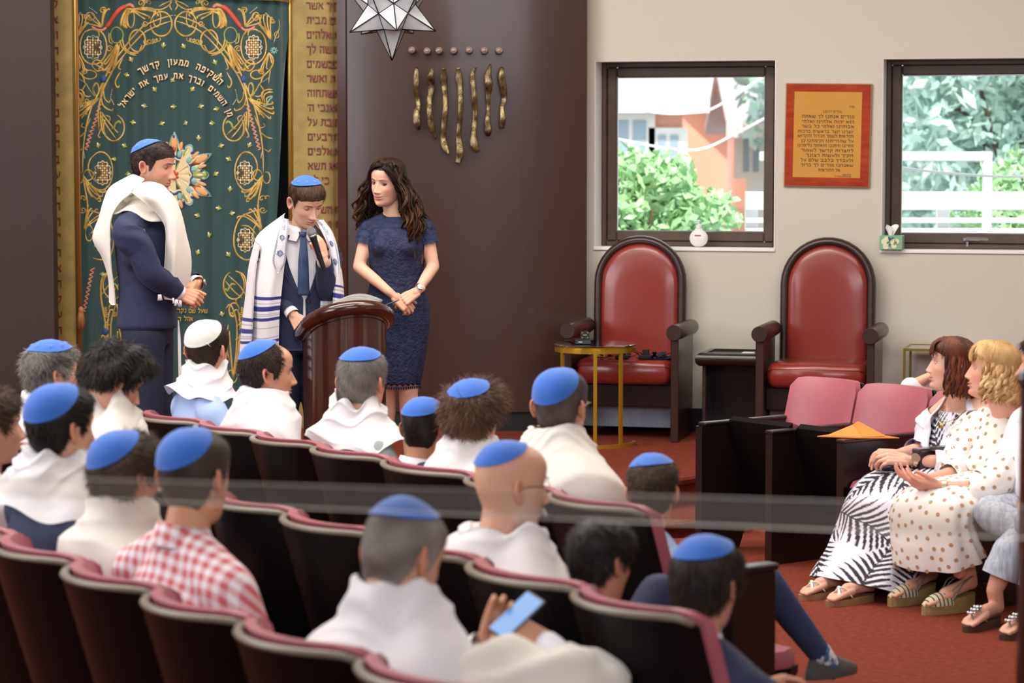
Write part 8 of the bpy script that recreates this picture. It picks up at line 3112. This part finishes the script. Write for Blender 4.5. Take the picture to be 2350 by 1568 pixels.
# bare calves and striped wedge shoes
M_STRIPE = mat('striped_canvas', 'cfc3a6', 0.8)
for (tx, ty), (hx, hy), q in (((2042, 1392), (2175, 1372), 1), ((2120, 1412), (2258, 1396), -1)):
 toe, heel = to_local(atZ(tx, ty, ZF), l2, TH1), to_local(atZ(hx, hy, ZF), l2, TH1)
 d = toe - heel
 heel = toe - d / np.linalg.norm(d) * .245
 heel[2] = toe[2] = 0
 ft, f_, r_, L, z0, hz = sandal('shoe', rt2, toe, heel, 1, M_ROPE, .034, None, hexc('d9a088'))
 an = heel + f_ * .02 + np.array([0, 0, hz + .10])
 kn = np.array([q * .10, .40, hip + .0])
 v, f = remesh([capsule(kn, .056, kn * .55 + an * .45 + [0, -.02, 0], .052), capsule(kn * .55 + an * .45 + [0, -.02, 0], .052, an, .033)], .009, 4)
 mb = MB()
 mb.add((v, f), 0, shade_skin(v, hexc('d9a088')))
 mb.build('calf', [M_SKIN], rt2, cols=True)
 # toe cap of striped canvas
 mb = MB()
 rows = []
 for t in np.linspace(.50, 1.03, 14):
  wd = .043 * math.sin(min(1, (1.06 - t) / .30) * 1.57)
  ht = .050 * math.sin(min(1, (1.07 - t) / .40) * 1.57)
  rows.append([heel + f_ * L * t + r_ * wd * math.cos(b) + np.array([0, 0, z0 - .012 + ht * math.sin(b)]) for b in np.linspace(0, math.pi, 12)])
 P = np.array(rows)
 v, f = grid(P)
 mb.add((v, f), 0, np.array(hexc('cfc3a6')))
 cp = mb.build('toe_cap', M_STRIPE, ft)
 mb = MB()
 for k in range(1, 13, 2):
  mb.add(tube(P[k] + [0, 0, .001], .0026, 5, flat=.6))
 mb.build('stripe', M_BLACK, ft)
 mb = MB()
 for e in (-1, 1):
  mb.add(tube(smoothpath([heel + f_ * L * .52 + r_ * e * .043 + [0, 0, z0 + .010], heel + f_ * L * .25 + r_ * e * .038 + [0, 0, hz + .045], heel - f_ * .012 + r_ * e * .02 + [0, 0, hz + .070], heel - f_ * .022 + [0, 0, hz + .072]], 5), .0042, 6, flat=.6))
  mb.add(tube(smoothpath([heel + f_ * L * .50 + r_ * e * .03 + [0, 0, z0 + .045], heel + f_ * L * .3 + r_ * e * .044 + [0, 0, hz + .05], heel - f_ * .020 + r_ * e * .01 + [0, 0, hz + .060]], 5), .0030, 6, flat=.6))
 mb.build('strap', mat('grey_strap', '6d7468', 0.7), ft)
m2 = MB()
d_ = J2['wr', -1] - J2['el', -1]
d_ /= np.linalg.norm(d_)
c_ = J2['wr', -1] - d_ * .012
m2.add(tube([c_ - d_ * .010, c_ + d_ * .010], [.031, .030], 22, False))
m2.build('bracelet', mat('champagne_band', 'd9c8a0', 0.3, 0.8), rt2)
# ---- woman cut off by the picture edge: cropped striped trousers, jewelled sandals
Y3 = 10.2
H3 = atY(2398, 842, Y3)
l3 = (H3[0] - math.sin(R(TH1)) * .05, H3[1] - math.cos(R(TH1)) * .05, ZF)
P3 = lambda x, y, Y: to_local(atY(x, y, Y), l3, TH1)
sp = dict(head=(2398, 842), Y=Y3, th=TH1, hyaw=275, s=.97, seed=64, floor=ZF, hip=.47, lean=.05, hw=.17, trousers=False,
 label='dark-haired woman at the right picture edge in pale striped trousers and jewelled sandals',
 h=dict(scalp=(H_DARK, .9)), hair=dict(DRK, thick=.018, n=2500, L=.05, w=.0013, lift=.1, jit=.2, grav=.5), shirt=M_WSHIRT,
 wrist={-1: P3(2405, 1318, Y3 - .25), 1: P3(2350, 1290, Y3)}, elbow={-1: P3(2430, 1260, Y3 - .2)})
kA, kB = P3(2340, 1218, Y3 - .22), P3(2390, 1228, Y3 - .40)
sp['legs'] = {('kn', 1): kA + [0, -.03, -.03], ('kn', -1): kB + [0, -.03, -.03], ('an', 1): kA * .5 + [.05, .1, .20], ('an', -1): kB * .5 + [-.05, .1, .20]}
rt3, Mh3, J3, inf = seated(sp)
hip = inf['hip']
M_SEER = mat('striped_linen', 'b9bec9', 0.8, noise=(70, '9aa1b0', 0.1), stretch=(1, 1, .05))
for q, kk, (tx, ty), (hx, hy) in ((1, kA, (2216, 1452), (2318, 1425)), (-1, kB, (2300, 1470), (2400, 1450))):
 toe, heel = to_local(atZ(tx, ty, ZF), l3, TH1), to_local(atZ(hx, hy, ZF), l3, TH1)
 d = toe - heel
 heel = toe - d / np.linalg.norm(d) * .235
 heel[2] = toe[2] = 0
 ft, f_, r_, L, z0, hz = sandal('sandal', rt3, toe, heel, 1, mat('brown_sole', '4a3326', 0.6), .008, None, hexc('d59f8a'))
 an = heel + f_ * .02 + np.array([0, 0, hz + .10])
 v, f = remesh([capsule(kk + [0, 0, -.03], .058, kk * .5 + an * .5, .050), capsule(kk * .5 + an * .5, .050, an, .034)], .009, 4)
 mb = MB()
 mb.add((v, f), 0, shade_skin(v, hexc('d59f8a')))
 mb.build('calf', [M_SKIN], rt3, cols=True)
 mb = MB()
 dn = (an - kk) / np.linalg.norm(an - kk)
 mb.add(drape_arm([np.array([q * .09, .05, hip - .05]), np.array([q * .10, .25, hip - .05]), kk + [0, -.02, .0], kk + dn * .10, kk + dn * .20], [.075, .068, .060, .070, .078], 51 + q, 1.0, amp=.05))
 mb.build('trouser_leg', M_SEER, rt3)
 mb = MB()
 Q = [heel + f_ * L * .60 + r_ * .04 + [0, 0, z0], heel + f_ * L * .62 + [0, 0, z0 + .052], heel + f_ * L * .60 - r_ * .04 + [0, 0, z0]]
 mb.add(tube(smoothpath(Q, 6), .005, 6, flat=.5))
 mb.add(tube(smoothpath([heel + f_ * L * .62 + [0, 0, z0 + .052], heel + f_ * L * .80 + [0, 0, z0 + .036], heel + f_ * L * .86 - r_ * .018 + [0, 0, z0]], 6), .004, 6, flat=.5))
 st = mb.build('strap', mat('silver_strap', '8d8f93', 0.4, 0.5), ft)
 mb = MB()
 for t_, zq in ((.62, .058), (.72, .050), (.82, .040)):
  c_ = heel + f_ * L * t_ + np.array([0, 0, z0 + zq])
  mb.add(sphere(c_, (.013, .013, .006), 14, 8))
  for b in np.linspace(0, 6.28, 7)[:-1]:
   mb.add(sphere(c_ + r_ * .015 * math.cos(b) + f_ * .015 * math.sin(b), .005, 8, 6))
 mb.build('jewel', M_SILVER, ft)['kind'] = 'stuff'
# ---- person behind, only a raised elbow shows
Y4 = 12.0
H4 = atY(2232, 852, Y4)
l4 = (H4[0] - math.sin(R(TH1)) * .02, H4[1] - math.cos(R(TH1)) * .02, ZF)
P4 = lambda x, y, Y: to_local(atY(x, y, Y), l4, TH1)
sp = dict(head=(2232, 852), Y=Y4, th=TH1, hyaw=250, s=.92, seed=65, floor=ZF, hip=.50, hw=.16,
 label='person almost hidden behind the auburn-haired woman, one bare elbow raised',
 h=dict(scalp=(H_DARK, .9)), hair=dict(DRK, thick=.012, n=1500, L=.03, w=.0012), shirt=M_WSHIRT, sleeve=.0,
 elbow={1: P4(2090, 889, Y4 - .05)}, wrist={1: P4(2165, 848, Y4 - .02)}, hands={1: None})
seated(sp)
# ================================================================ green ark curtain with raised embroidery
CY = 15.72
M_VELVET = mat('green_velvet', '1f3f40', 0.75, noise=(5, '27494a', 0.3), stretch=(3, 3, .3), sheen=0.5)
M_GTHR = mat('gold_thread', 'd9b866', 0.45, 0.25, noise=(60, 'b58f3c', 0.3))
M_CREAM = mat('cream_thread', 'ead9b8', 0.6)
M_OLIVE = mat('olive_thread', '98a045', 0.6)
M_TEAL = mat('teal_thread', '7fb3ad', 0.6)
M_RED = mat('coral_thread', 'd4533c', 0.7)
M_SALM = mat('salmon_thread', 'd98d72', 0.7)
M_BLUET = mat('blue_thread_bead', '2f4a86', 0.6)
M_BRN = mat('brown_thread', '4a3a26', 0.6)
M_ORNG = mat('orange_thread', 'e0a066', 0.6)
def fold(x):
 x = np.asarray(x, float)
 return .010 * np.sin(x * 37 + 1) + .007 * np.sin(x * 71 + 2) + .012 * np.sin(x * 17) + .05 * smooth01(-1.52, -1.36, x) * np.sin(x * 55) - .03 * smooth01(-2.55, -2.68, x)
def S(px, py, lift=0.0):
 p = atY(px, py, CY)
 return np.array([p[0], CY + float(fold(p[0])) - .004 - lift, p[2]])
cur = thing('ark_curtain', 'green velvet curtain with gold embroidery and Hebrew lettering between gold columns', 'curtain')
rowz = [(-160, 170, 668), (0, 171, 667), (200, 173, 652), (400, 177, 640), (600, 180, 628), (800, 183, 622), (1130, 186, 620)]
ys = np.linspace(-160, 1060, 40)
P = []
for y in ys:
 a, b = np.interp(y, [r[0] for r in rowz], [r[1] for r in rowz]), np.interp(y, [r[0] for r in rowz], [r[2] for r in rowz])
 z = max(STG + .02, atY(400, y, CY)[2])
 row = []
 for t in np.linspace(0, 1, 220):
  p = atY(a + (b - a) * t, y, CY)
  row.append((p[0], CY + float(fold(p[0])), z))
 P.append(row)
mb = MB()
mb.add(cloth(np.array(P), .006))
mb.build('velvet', M_VELVET, cur)
MX = 797.0
def both(f):
 f(lambda p: p, 1)
 f(lambda p: [(MX - q[0], q[1]) + tuple(q[2:]) for q in p], -1)
def emb(mb_, pts, r=1.9, n=5, taper=True, lift=.002, closed=False):
 q = smoothpath([(p[0], p[1], 0) for p in pts], n, closed)
 P_ = np.array([S(x, y, lift) for x, y, _ in q])
 rad = np.full(len(P_), r / 372.0)
 if taper and len(P_) > 6:
  k = np.linspace(0, 1, len(P_))
  rad *= np.clip(np.minimum(k * 8 + .4, (1 - k) * 5 + .35), .35, 1)
 mb_.add(tube(P_, rad, 6, up=(0, 1, 0), flat=.8))
def ell(cx, cy, rx, ry, a0=0, a1=360, n=22):
 return [(cx + rx * math.cos(R(a)), cy + ry * math.sin(R(a))) for a in np.linspace(a0, a1, n)]
def spiral(cx, cy, r, turns, a0=0, dr=1):
 return [(cx + r * (1 - .8 * t) * math.cos(R(a0) + dr * turns * 6.283 * t), cy + r * (1 - .8 * t) * math.sin(R(a0) + dr * turns * 6.283 * t)) for t in np.linspace(0, 1, 16)]
def coil(x0, y0, x1, y1, r, n):
 o = []
 for t in np.linspace(0, 1, n * 8):
  o.append((x0 + (x1 - x0) * t + r * math.cos(6.283 * n * t) * (1 - .5 * t), y0 + (y1 - y0) * t + r * math.sin(6.283 * n * t) * (1 - .5 * t)))
 return o
def plume(base, tips, bend):
 """Strands fanning from one stem to several curled tips."""
 out = []
 for k, (x, y) in enumerate(tips):
  dx, dy = x - base[0], y - base[1]
  b = bend * (1 - .25 * k)
  out.append([base, (base[0] + dx * .35 - dy * b * .5, base[1] + dy * .35 + dx * b * .5), (base[0] + dx * .75 - dy * b * .7, base[1] + dy * .75 + dx * b * .7), (x, y), (x - dx * .06 + dy * .08 * np.sign(b), y - dy * .06 - dx * .08 * np.sign(b))])
 return out
MOTIFS = {
 'arch_scroll': [([(400, 47), (430, 57), (460, 72), (490, 100), (515, 130), (540, 165), (556, 195), (566, 225), (572, 255)], 2.2), ([(400, 35), (432, 44), (468, 62), (500, 95), (525, 128), (548, 160), (560, 190), (568, 222)], 2.2),
     (ell(427, 55, 25, 28), 2.4), (ell(481, 94, 19, 25, 30, 400), 2.2), (ell(437, 42, 9, 20), 1.8), (coil(468, 100, 428, 90, 6, 5), 1.4), ([(470, 105), (480, 122), (500, 120), (513, 105), (516, 85)], 2.4),
     ([(483, 128), (503, 122), (517, 108), (522, 92)], 2.2), ([(402, 4), (412, 14), (428, 22), (445, 20)], 1.8), ([(400, 0), (416, 6), (434, 16)], 1.6), ([(404, 2), (407, 14), (402, 24)], 1.6)]
    + [(q, 2.2) for q in plume((497, 22), [(434, 34), (440, 26), (446, 20), (452, 40), (462, 45)], .12)] + [(spiral(472, 8, 9, 1.4, 90), 1.8), (spiral(463, 55, 7, 1.5), 1.6), (coil(452, 6, 470, 2, 4, 3), 1.2)],
 'upper_acanthus': [(q, 2.6) for q in plume((500, 22), [(512, 62), (508, 64), (504, 60), (518, 58)], -.18)] + [([(492, 24), (505, 22), (516, 40), (520, 62)], 4.2), ([(488, 28), (500, 30), (508, 45), (512, 62)], 3.4), (ell(496, 42, 8, 22), 1.6)]
    + [(q, 2.3) for q in plume((526, 100), [(545, 168), (552, 160), (560, 163), (556, 148), (572, 160), (540, 150)], .16)] + [([(522, 102), (528, 130), (540, 165)], 3.2), ([(530, 102), (536, 132), (552, 172)], 3.0), (spiral(546, 112, 8, 1.4, 180), 1.6),
     ([(548, 75), (547, 95), (541, 100)], 1.6), ([(514, 130), (524, 155), (518, 160)], 1.8), ([(520, 165), (532, 188), (526, 202), (522, 196)], 2.0), ([(548, 165), (575, 150), (585, 140)], 1.8)],
 'medallion_ring': [(ell(582, 107, 29, 41, -60, 290), 2.4), ([(570, 85), (572, 72), (585, 68), (600, 75)], 2.0), ([(562, 160), (575, 163), (585, 150), (578, 138), (566, 142), (560, 158)], 2.0), (ell(590, 172, 14, 10), 2.0), (spiral(600, 163, 8, 1.3), 1.6)],
 'corner_fan': [(q, 2.2) for q in plume((563, 62), [(548, 20), (556, 22), (592, 36), (600, 52), (586, 30)], .16)] + [(spiral(561, 24, 8, 1.4, 200), 1.8), (ell(588, 38, 8, 9), 1.5), (coil(588, 40, 604, 36, 3.5, 3), 1.2)]
    + [(q, 2.0) for q in plume((622, 92), [(598, 42), (606, 34), (614, 36), (622, 40), (592, 52), (604, 62)], -.14)] + [(spiral(626, 48, 6, 1.3), 1.5), ([(640, 44), (642, 62), (634, 80), (628, 100)], 1.4), (ell(635, 80, 5, 7), 1.3)],
 'side_fan': [(q, 2.1) for q in plume((618, 120), [(606, 172), (600, 165), (612, 158), (604, 150), (624, 145)], .14)] + [([(620, 122), (628, 140), (620, 160), (605, 175), (598, 195)], 2.2), ([(598, 195), (606, 210), (596, 222), (585, 220)], 2.0), ([(621, 160), (618, 178), (616, 192)], 1.4),
    (ell(576, 205, 5, 14), 1.6), ([(578, 225), (590, 205), (598, 190)], 1.6), ([(604, 235), (602, 214), (612, 206), (626, 206)], 2.4), ([(608, 240), (606, 220), (616, 212), (627, 212)], 2.2), ([(612, 243), (612, 226), (626, 220)], 2.0), (spiral(596, 232, 7, 1.3), 1.5)],
 'stem_fan': [([(566, 222), (562, 240), (552, 250), (540, 254), (538, 248)], 2.2), ([(560, 205), (558, 225), (548, 236), (545, 230)], 2.0), ([(563, 190), (572, 215), (585, 245), (598, 300), (604, 350), (605, 405)], 2.2), ([(556, 190), (566, 222), (572, 260), (570, 300)], 2.2)]
    + [(q, 2.2) for q in plume((570, 225), [(626, 238), (627, 250), (628, 262), (620, 273), (608, 272), (598, 262)], .13)] + [([(595, 300), (612, 315), (626, 318)], 1.8), ([(604, 340), (616, 348), (622, 342)], 1.3), ([(585, 265), (596, 292), (608, 290), (604, 282)], 1.3)],
 'wheel_ring': [(ell(536, 293, 24, 31, -40, 250), 2.3), ([(520, 310), (545, 285), (567, 255)], 1.9), ([(530, 318), (548, 296), (568, 262)], 1.9), ([(545, 322), (560, 306), (566, 285), (567, 255)], 2.2), ([(549, 283), (545, 270), (556, 264)], 1.5), ([(562, 258), (564, 290), (572, 312), (566, 316)], 1.8)],
 'lower_ring': [(ell(566, 393, 27, 44, 40, 330), 2.2), ([(586, 360), (592, 385), (583, 410), (572, 420)], 1.8), (ell(592, 402, 10, 12), 1.6), (ell(612, 408, 8, 13, -120, 200), 1.6)]
    + [(q, 2.1) for q in plume((604, 402), [(556, 442), (564, 452), (574, 458), (584, 452), (590, 440), (566, 462)], -.2)] + [([(604, 402), (600, 430), (594, 462), (594, 500), (600, 525)], 2.2), (coil(598, 455, 616, 452, 5, 2), 1.5)],
 'open_loop': [([(600, 480), (575, 488), (552, 500), (540, 525), (537, 560), (545, 585), (565, 597), (590, 588)], 2.3), ([(552, 518), (572, 520), (590, 540)], 1.8)] + [(q, 2.0) for q in plume((602, 528), [(545, 498), (560, 492), (575, 480), (586, 478), (592, 470)], .2)] + [(spiral(604, 482, 8, 1.3), 1.5), (ell(590, 535, 8, 18), 1.6)],
 'lower_wheel': [(ell(537, 655, 24, 32, -70, 250), 2.2), ([(524, 632), (548, 655), (566, 680)], 1.8), ([(517, 645), (540, 672), (556, 685)], 1.8), ([(540, 622), (562, 636), (566, 680), (556, 740), (548, 800), (538, 860)], 2.6), ([(548, 685), (541, 690), (545, 697)], 1.4)],
 'base_plume': [(q, 2.3) for q in plume((535, 870), [(530, 700), (545, 712), (556, 742), (548, 776), (526, 760), (560, 770)], .10)] + [(ell(537, 712, 11, 16, 90, 360), 2.2), (spiral(532, 722, 6, 1.4), 1.5), (coil(556, 705, 553, 730, 3, 5), 1.1), (ell(532, 865, 12, 15), 1.6), ([(524, 745), (518, 790), (528, 830)], 1.8), (spiral(548, 820, 8, 1.3), 1.5)],
}
def build_half(m, sgn):
 for name, curves in MOTIFS.items():
  for pts, r in curves:
   mb_ = MB()
   emb(mb_, m(pts), r, 3)
   mb_.build('gold_scroll', M_GTHR, cur)
 for name, mt, pts, r in (('olive_ring', M_OLIVE, ell(529, 81, 14.5, 18), 1.8), ('olive_worm', M_OLIVE, [(519, 285), (523, 279), (531, 284), (535, 294), (543, 296)], 3.0), ('olive_worm', M_OLIVE, [(517, 662), (522, 668), (527, 660), (533, 652), (542, 655)], 3.0),
       ('teal_worm', M_TEAL, [(626, 222), (616, 232), (610, 244), (604, 240)], 2.2), ('olive_loop', M_OLIVE, ell(577, 205, 6, 15), 1.5), ('coral_bar', M_RED, [(510, 15), (522, 22), (538, 42), (553, 62)], 5.5), ('coral_tip', M_SALM, [(488, 18), (498, 11), (512, 16)], 4.2), ('coral_tip', M_SALM, [(551, 60), (562, 69), (576, 68), (586, 61)], 3.2),
       ('salmon_zigzag', M_SALM, [(568 + 29 * t + (3.6 if k % 2 else -3.6), 240 + 105 * t) for k, t in enumerate(np.linspace(0, 1, 23))], 1.8), ('salmon_zigzag', M_SALM, [(592 + 20 * t + (3.6 if k % 2 else -3.6) - 10, 615 + 100 * t) for k, t in enumerate(np.linspace(0, 1, 21))], 1.8)):
  mb_ = MB()
  emb(mb_, m(pts), r, 3, taper='tip' in name or 'worm' in name)
  mb_.build(name, mt, cur)
 for (cx, cy, rx, ry) in ((583, 109, 17, 25), (562, 397, 17, 25), (563, 551, 17, 25)):
  c = m([(cx, cy)])[0]
  mb_ = MB()
  P_ = [S(c[0], c[1], .006)] + [S(c[0] + rx * math.cos(a), c[1] + ry * math.sin(a), .003) for a in np.linspace(0, 6.283, 24, endpoint=False)]
  mb_.add((np.array(P_), [(0, 1 + i, 1 + (i + 1) % 24) for i in range(24)]))
  md = mb_.build('medallion', M_BRN, cur)
  g_ = np.random.default_rng(int(cx + cy))
  for i in range(-3, 4):
   for j in range(-4, 5):
    x, y = i * 5.0, j * 5.4
    if (x / rx) ** 2 + (y / ry) ** 2 < .80:
     q = MB()
     p = S(c[0] + x, c[1] + y, .006)
     q.add(xf(box(-.0056, .0056, -.004, .003, -.006, .006, .002), T(*p)))
     q.build('stitched_patch', M_CREAM if (i + j) % 2 else M_ORNG if g_.uniform() < .15 else M_GTHR, md, smooth=False)
  mb_ = MB()
  emb(mb_, [(c[0] + (rx + 1.6 * math.cos(12 * a)) * math.cos(a) * 1.05, c[1] + (ry + 1.6 * math.cos(12 * a)) * math.sin(a) * 1.05) for a in np.linspace(0, 6.283, 72)], 1.2, 1, False)
  mb_.build('scalloped_edge', M_CREAM, md)
 c = m([(560, 181)])[0]
 for cc in (c, m([(555, 762)])[0]):
  mb_ = MB()
  mb_.add(sphere(S(*cc, .004), (.020, .010, .024), 14, 10))
  mb_.build('blue_berry', M_BLUET, cur)
 c = m([(629, 116)])[0]
 mb_ = MB()
 for k in range(8):
  a = k * .785
  emb(mb_, [(c[0] + 2 * math.cos(a), c[1] + 2 * math.sin(a)), (c[0] + 5 * math.cos(a), c[1] + 5 * math.sin(a)), (c[0] + 8 * math.cos(a), c[1] + 8 * math.sin(a))], 2.0, 2)
 mb_.build('teal_flower', M_TEAL, cur)
 g_ = np.random.default_rng(4)
 mb_ = MB()
 for a, b in (((545, 78), (540, 100)), ((575, 30), (590, 18)), ((610, 30), (622, 42)), ((600, 190), (618, 178)), ((540, 205), (545, 230)), ((535, 240), (542, 228)), ((603, 345), (600, 362)), ((594, 425), (586, 420)), ((552, 428), (562, 445)), ((592, 500), (586, 520)), ((548, 735), (550, 720))):
  for t in np.linspace(0, 1, 7):
   q = m([(a[0] + (b[0] - a[0]) * t, a[1] + (b[1] - a[1]) * t)])[0]
   mb_.add(sphere(S(*q, .003), .0032, 6, 4))
 mb_.build('bead', M_CREAM, cur)['kind'] = 'stuff'
both(build_half)
# scattered buds
BUDS = [(375, 105), (422, 107), (302, 138), (494, 144), (290, 172), (505, 175), (396, 185), (355, 206), (442, 206), (334, 244), (400, 245), (462, 245), (498, 250), (305, 281), (371, 284), (426, 283), (487, 283), (286, 335), (507, 335), (225, 335), (573, 334),
  (264, 366), (526, 366), (457, 318), (495, 400), (528, 435), (503, 478), (532, 490), (455, 495), (480, 540), (455, 580), (525, 585), (510, 722), (293, 400), (425, 812), (330, 600), (234, 630)]
lf, bd_ = MB(), MB()
for e in (-1, 1):
 lf.add(tube([(0, 0, -.008), (e * .008, -.003, 0), (e * .016, 0, .010)], [.005, .0065, .002], 6))
lf.add(tube([(0, 0, -.018), (0, -.003, -.004)], [.003, .006], 6))
bd_.add(sphere((0, -.003, .010), (.007, .006, .012), 8, 6))
lm, bm_ = lf.mesh('bud_leaf', [M_OLIVE]), bd_.mesh('bud', [M_CREAM])
g = np.random.default_rng(6)
for x, y in BUDS:
 a = g.uniform(-1.8, 1.8)
 o = link('bud_leaf', lm, cur)
 o.location, o.rotation_euler = S(x, y, .004), (0, a, 0)
 link('bud', bm_, o)
# central rosette
RC = (400, 402)
def polar(r, a):
 return (RC[0] + r * math.sin(R(a)), RC[1] - r * math.cos(R(a)))
def rad_out(a):
 k = ((a + 30) % 60) - 30
 return 72 + 27 * max(0, 1 - abs(k) / 9) ** 1.2 + 9 * math.cos(R(k * 12)) * (abs(k) > 6) - .07 * abs(k)
out = [polar(rad_out(a), a) for a in np.linspace(0, 360, 144, endpoint=False)]
P_ = np.array([S(*RC, .006)] + [S(x, y, .004) for x, y in out])
mb = MB()
mb.add((P_, [(0, 1 + i, 1 + (i + 1) % 144) for i in range(144)]))
ros = mb.build('rosette', mat('pale_gold_satin', 'ddc89a', 0.5), cur)
mb = MB()
emb(mb, out, 2.2, 1, False, .006, True)
mb.build('rosette_border', M_TEAL, ros)
mb = MB()
emb(mb, [polar(rad_out(a) - 5, a) for a in np.linspace(0, 360, 144, endpoint=False)], 1.8, 1, False, .008, True)
mb.build('rosette_border', M_CREAM, ros)
def petal(name, mt, r, a, ln, wd, th=.006, lift=.010):
 x, y = polar(r, a)
 q = MB()
 v, f = sphere((0, 0, 0), (wd / 372, th, ln / 372), 10, 8)
 q.add(xf((v, f), T(*S(x, y, lift)) @ Ry(R(a))))
 q.build(name, mt, ros)
for k in range(6):
 a = 60 * k
 petal('orange_tulip', M_ORNG, 74, a, 16, 8)
 petal('coral_square', M_RED, 60, a, 7, 5, .008)
 petal('blue_tip', M_BLUET, 88, a, 5, 3, .006)
 for e in (-13, 13):
  petal('orange_tulip', M_ORNG, 68, a + e, 11, 4.5)
  petal('teal_leaf', M_TEAL, 50, a + e * 1.1, 9, 6)
  petal('blue_dot', M_BLUET, 66, a + e * 1.6, 4, 3, .007)
 petal('olive_leaf', M_OLIVE, 60, a + 30, 17, 7)
 petal('cream_seed', M_CREAM, 60, a + 30, 9, 3, .008, .013)
 petal('olive_leaf', M_OLIVE, 24, a + 30, 15, 6.5)
 petal('cream_seed', M_CREAM, 24, a + 30, 8, 2.6, .008, .013)
 petal('red_petal', M_RED, 7, a, 5, 3.5, .008, .014)
for rr, mt in ((42, M_BLUET), (38, M_CREAM)):
 mb = MB()
 emb(mb, [polar(rr + 2 * math.cos(R(a * 12)), a) for a in np.linspace(0, 360, 100, endpoint=False)], 2.0, 1, False, .010, True)
 mb.build('inner_ring', mt, ros)
# lettering on arcs, raised padded gold letters
def arc_text(words, cx, cy, rad, a_right, h_px, gap):
 a = a_right
 for ch in words:
  if ch == ' ':
   a -= gap
   continue
  V, F, w = solid_glyph(ch, h_px / 372.0, .018, .03)
  wp = w * 372
  a -= math.degrees((wp + 2.6) / rad)
  am = a + math.degrees(wp / 2 / rad)
  x, y = cx + rad * math.sin(R(am)), cy - rad * math.cos(R(am))
  m_ = MB()
  m_.add(xf((V - np.array([w / 2, 0, 0]), F), T(*S(x, y, .006)) @ Ry(R(am))))
  m_.build('letter', M_LET, cur, smooth=False)
M_LET = mat('padded_letter', 'e2c79b', 0.5, 0.1)
arc_text('השקיפה ממעון קדשך', 400, 290, 140, 49, 14, 6.5)
arc_text('מן השמים וברך את עמך את ישראל', 400, 312, 131, 72, 13, 4.6)
for s_, xr, y, h in (('שעל שם נקרא', 478, 718, 9.5), ('אהל דוד', 444, 737, 9.5), ('דור', 450, 645, 10)):
 items, w = text_rtl(s_, h / 372, 0.15, .5, .02, .010)
 p0 = S(xr, y, .003)
 for ch, x, V, F, ww in items:
  m_ = MB()
  q = V + np.array([p0[0] + x, 0, p0[2]])
  q[:, 1] += CY + fold(p0[0] + x) - .010
  m_.add((q, F))
  m_.build('letter', M_GTHR, cur, smooth=False)
# gold fringe of the valance and the hanging tassel
t = thing('valance', 'gold fringe of the valance above the green curtain', 'valance')
mb = MB()
for k in range(260):
 x = 172 + k * 1.92
 yb = np.interp(x, [172, 500, 560, 640, 668], [-14, -4, 1, 3, 8])
 a, b = S(x, yb - 34, .05), S(x + .8 * math.sin(k), yb, .05)
 mb.add(tube([a, (a + b) / 2, b], [.0022, .0030, .0026], 4))
mb.build('fringe', M_GTHR, t)['kind'] = 'stuff'
mb = MB()
a, b = S(172, -46, .05), S(668, -30, .05)
mb.add(box(a[0], b[0], CY - .06, CY - .04, b[2] - .02, b[2] + .35))
mb.build('band', M_GTHR, t, smooth=False)
c = atY(186, 712, 15.5)
t = thing('tassel', 'rust gold tassel hanging beside the left gold column', 'tassel', tuple(c))
M_TAS = mat('rust_thread', 'b9764a', 0.6)
mb = MB()
mb.add(tube([(0, 0, 2.2), (0, 0, .02)], .004, 6))
mb.build('cord', M_TAS, t)
mb = MB()
mb.add(sphere((0, 0, 0), (.016, .016, .024), 12, 8))
mb.build('head', M_TAS, t)
mb = MB()
for k in range(46):
 a = k * 2.4
 r = .004 + .012 * ((k * 7) % 10) / 10
 mb.add(tube([(r * math.cos(a), r * math.sin(a), -.01), (r * 1.4 * math.cos(a), r * 1.4 * math.sin(a), -.06), (r * 1.6 * math.cos(a), r * 1.6 * math.sin(a), -.12)], .0018, 4))
mb.build('strand', M_TAS, t)['kind'] = 'stuff'
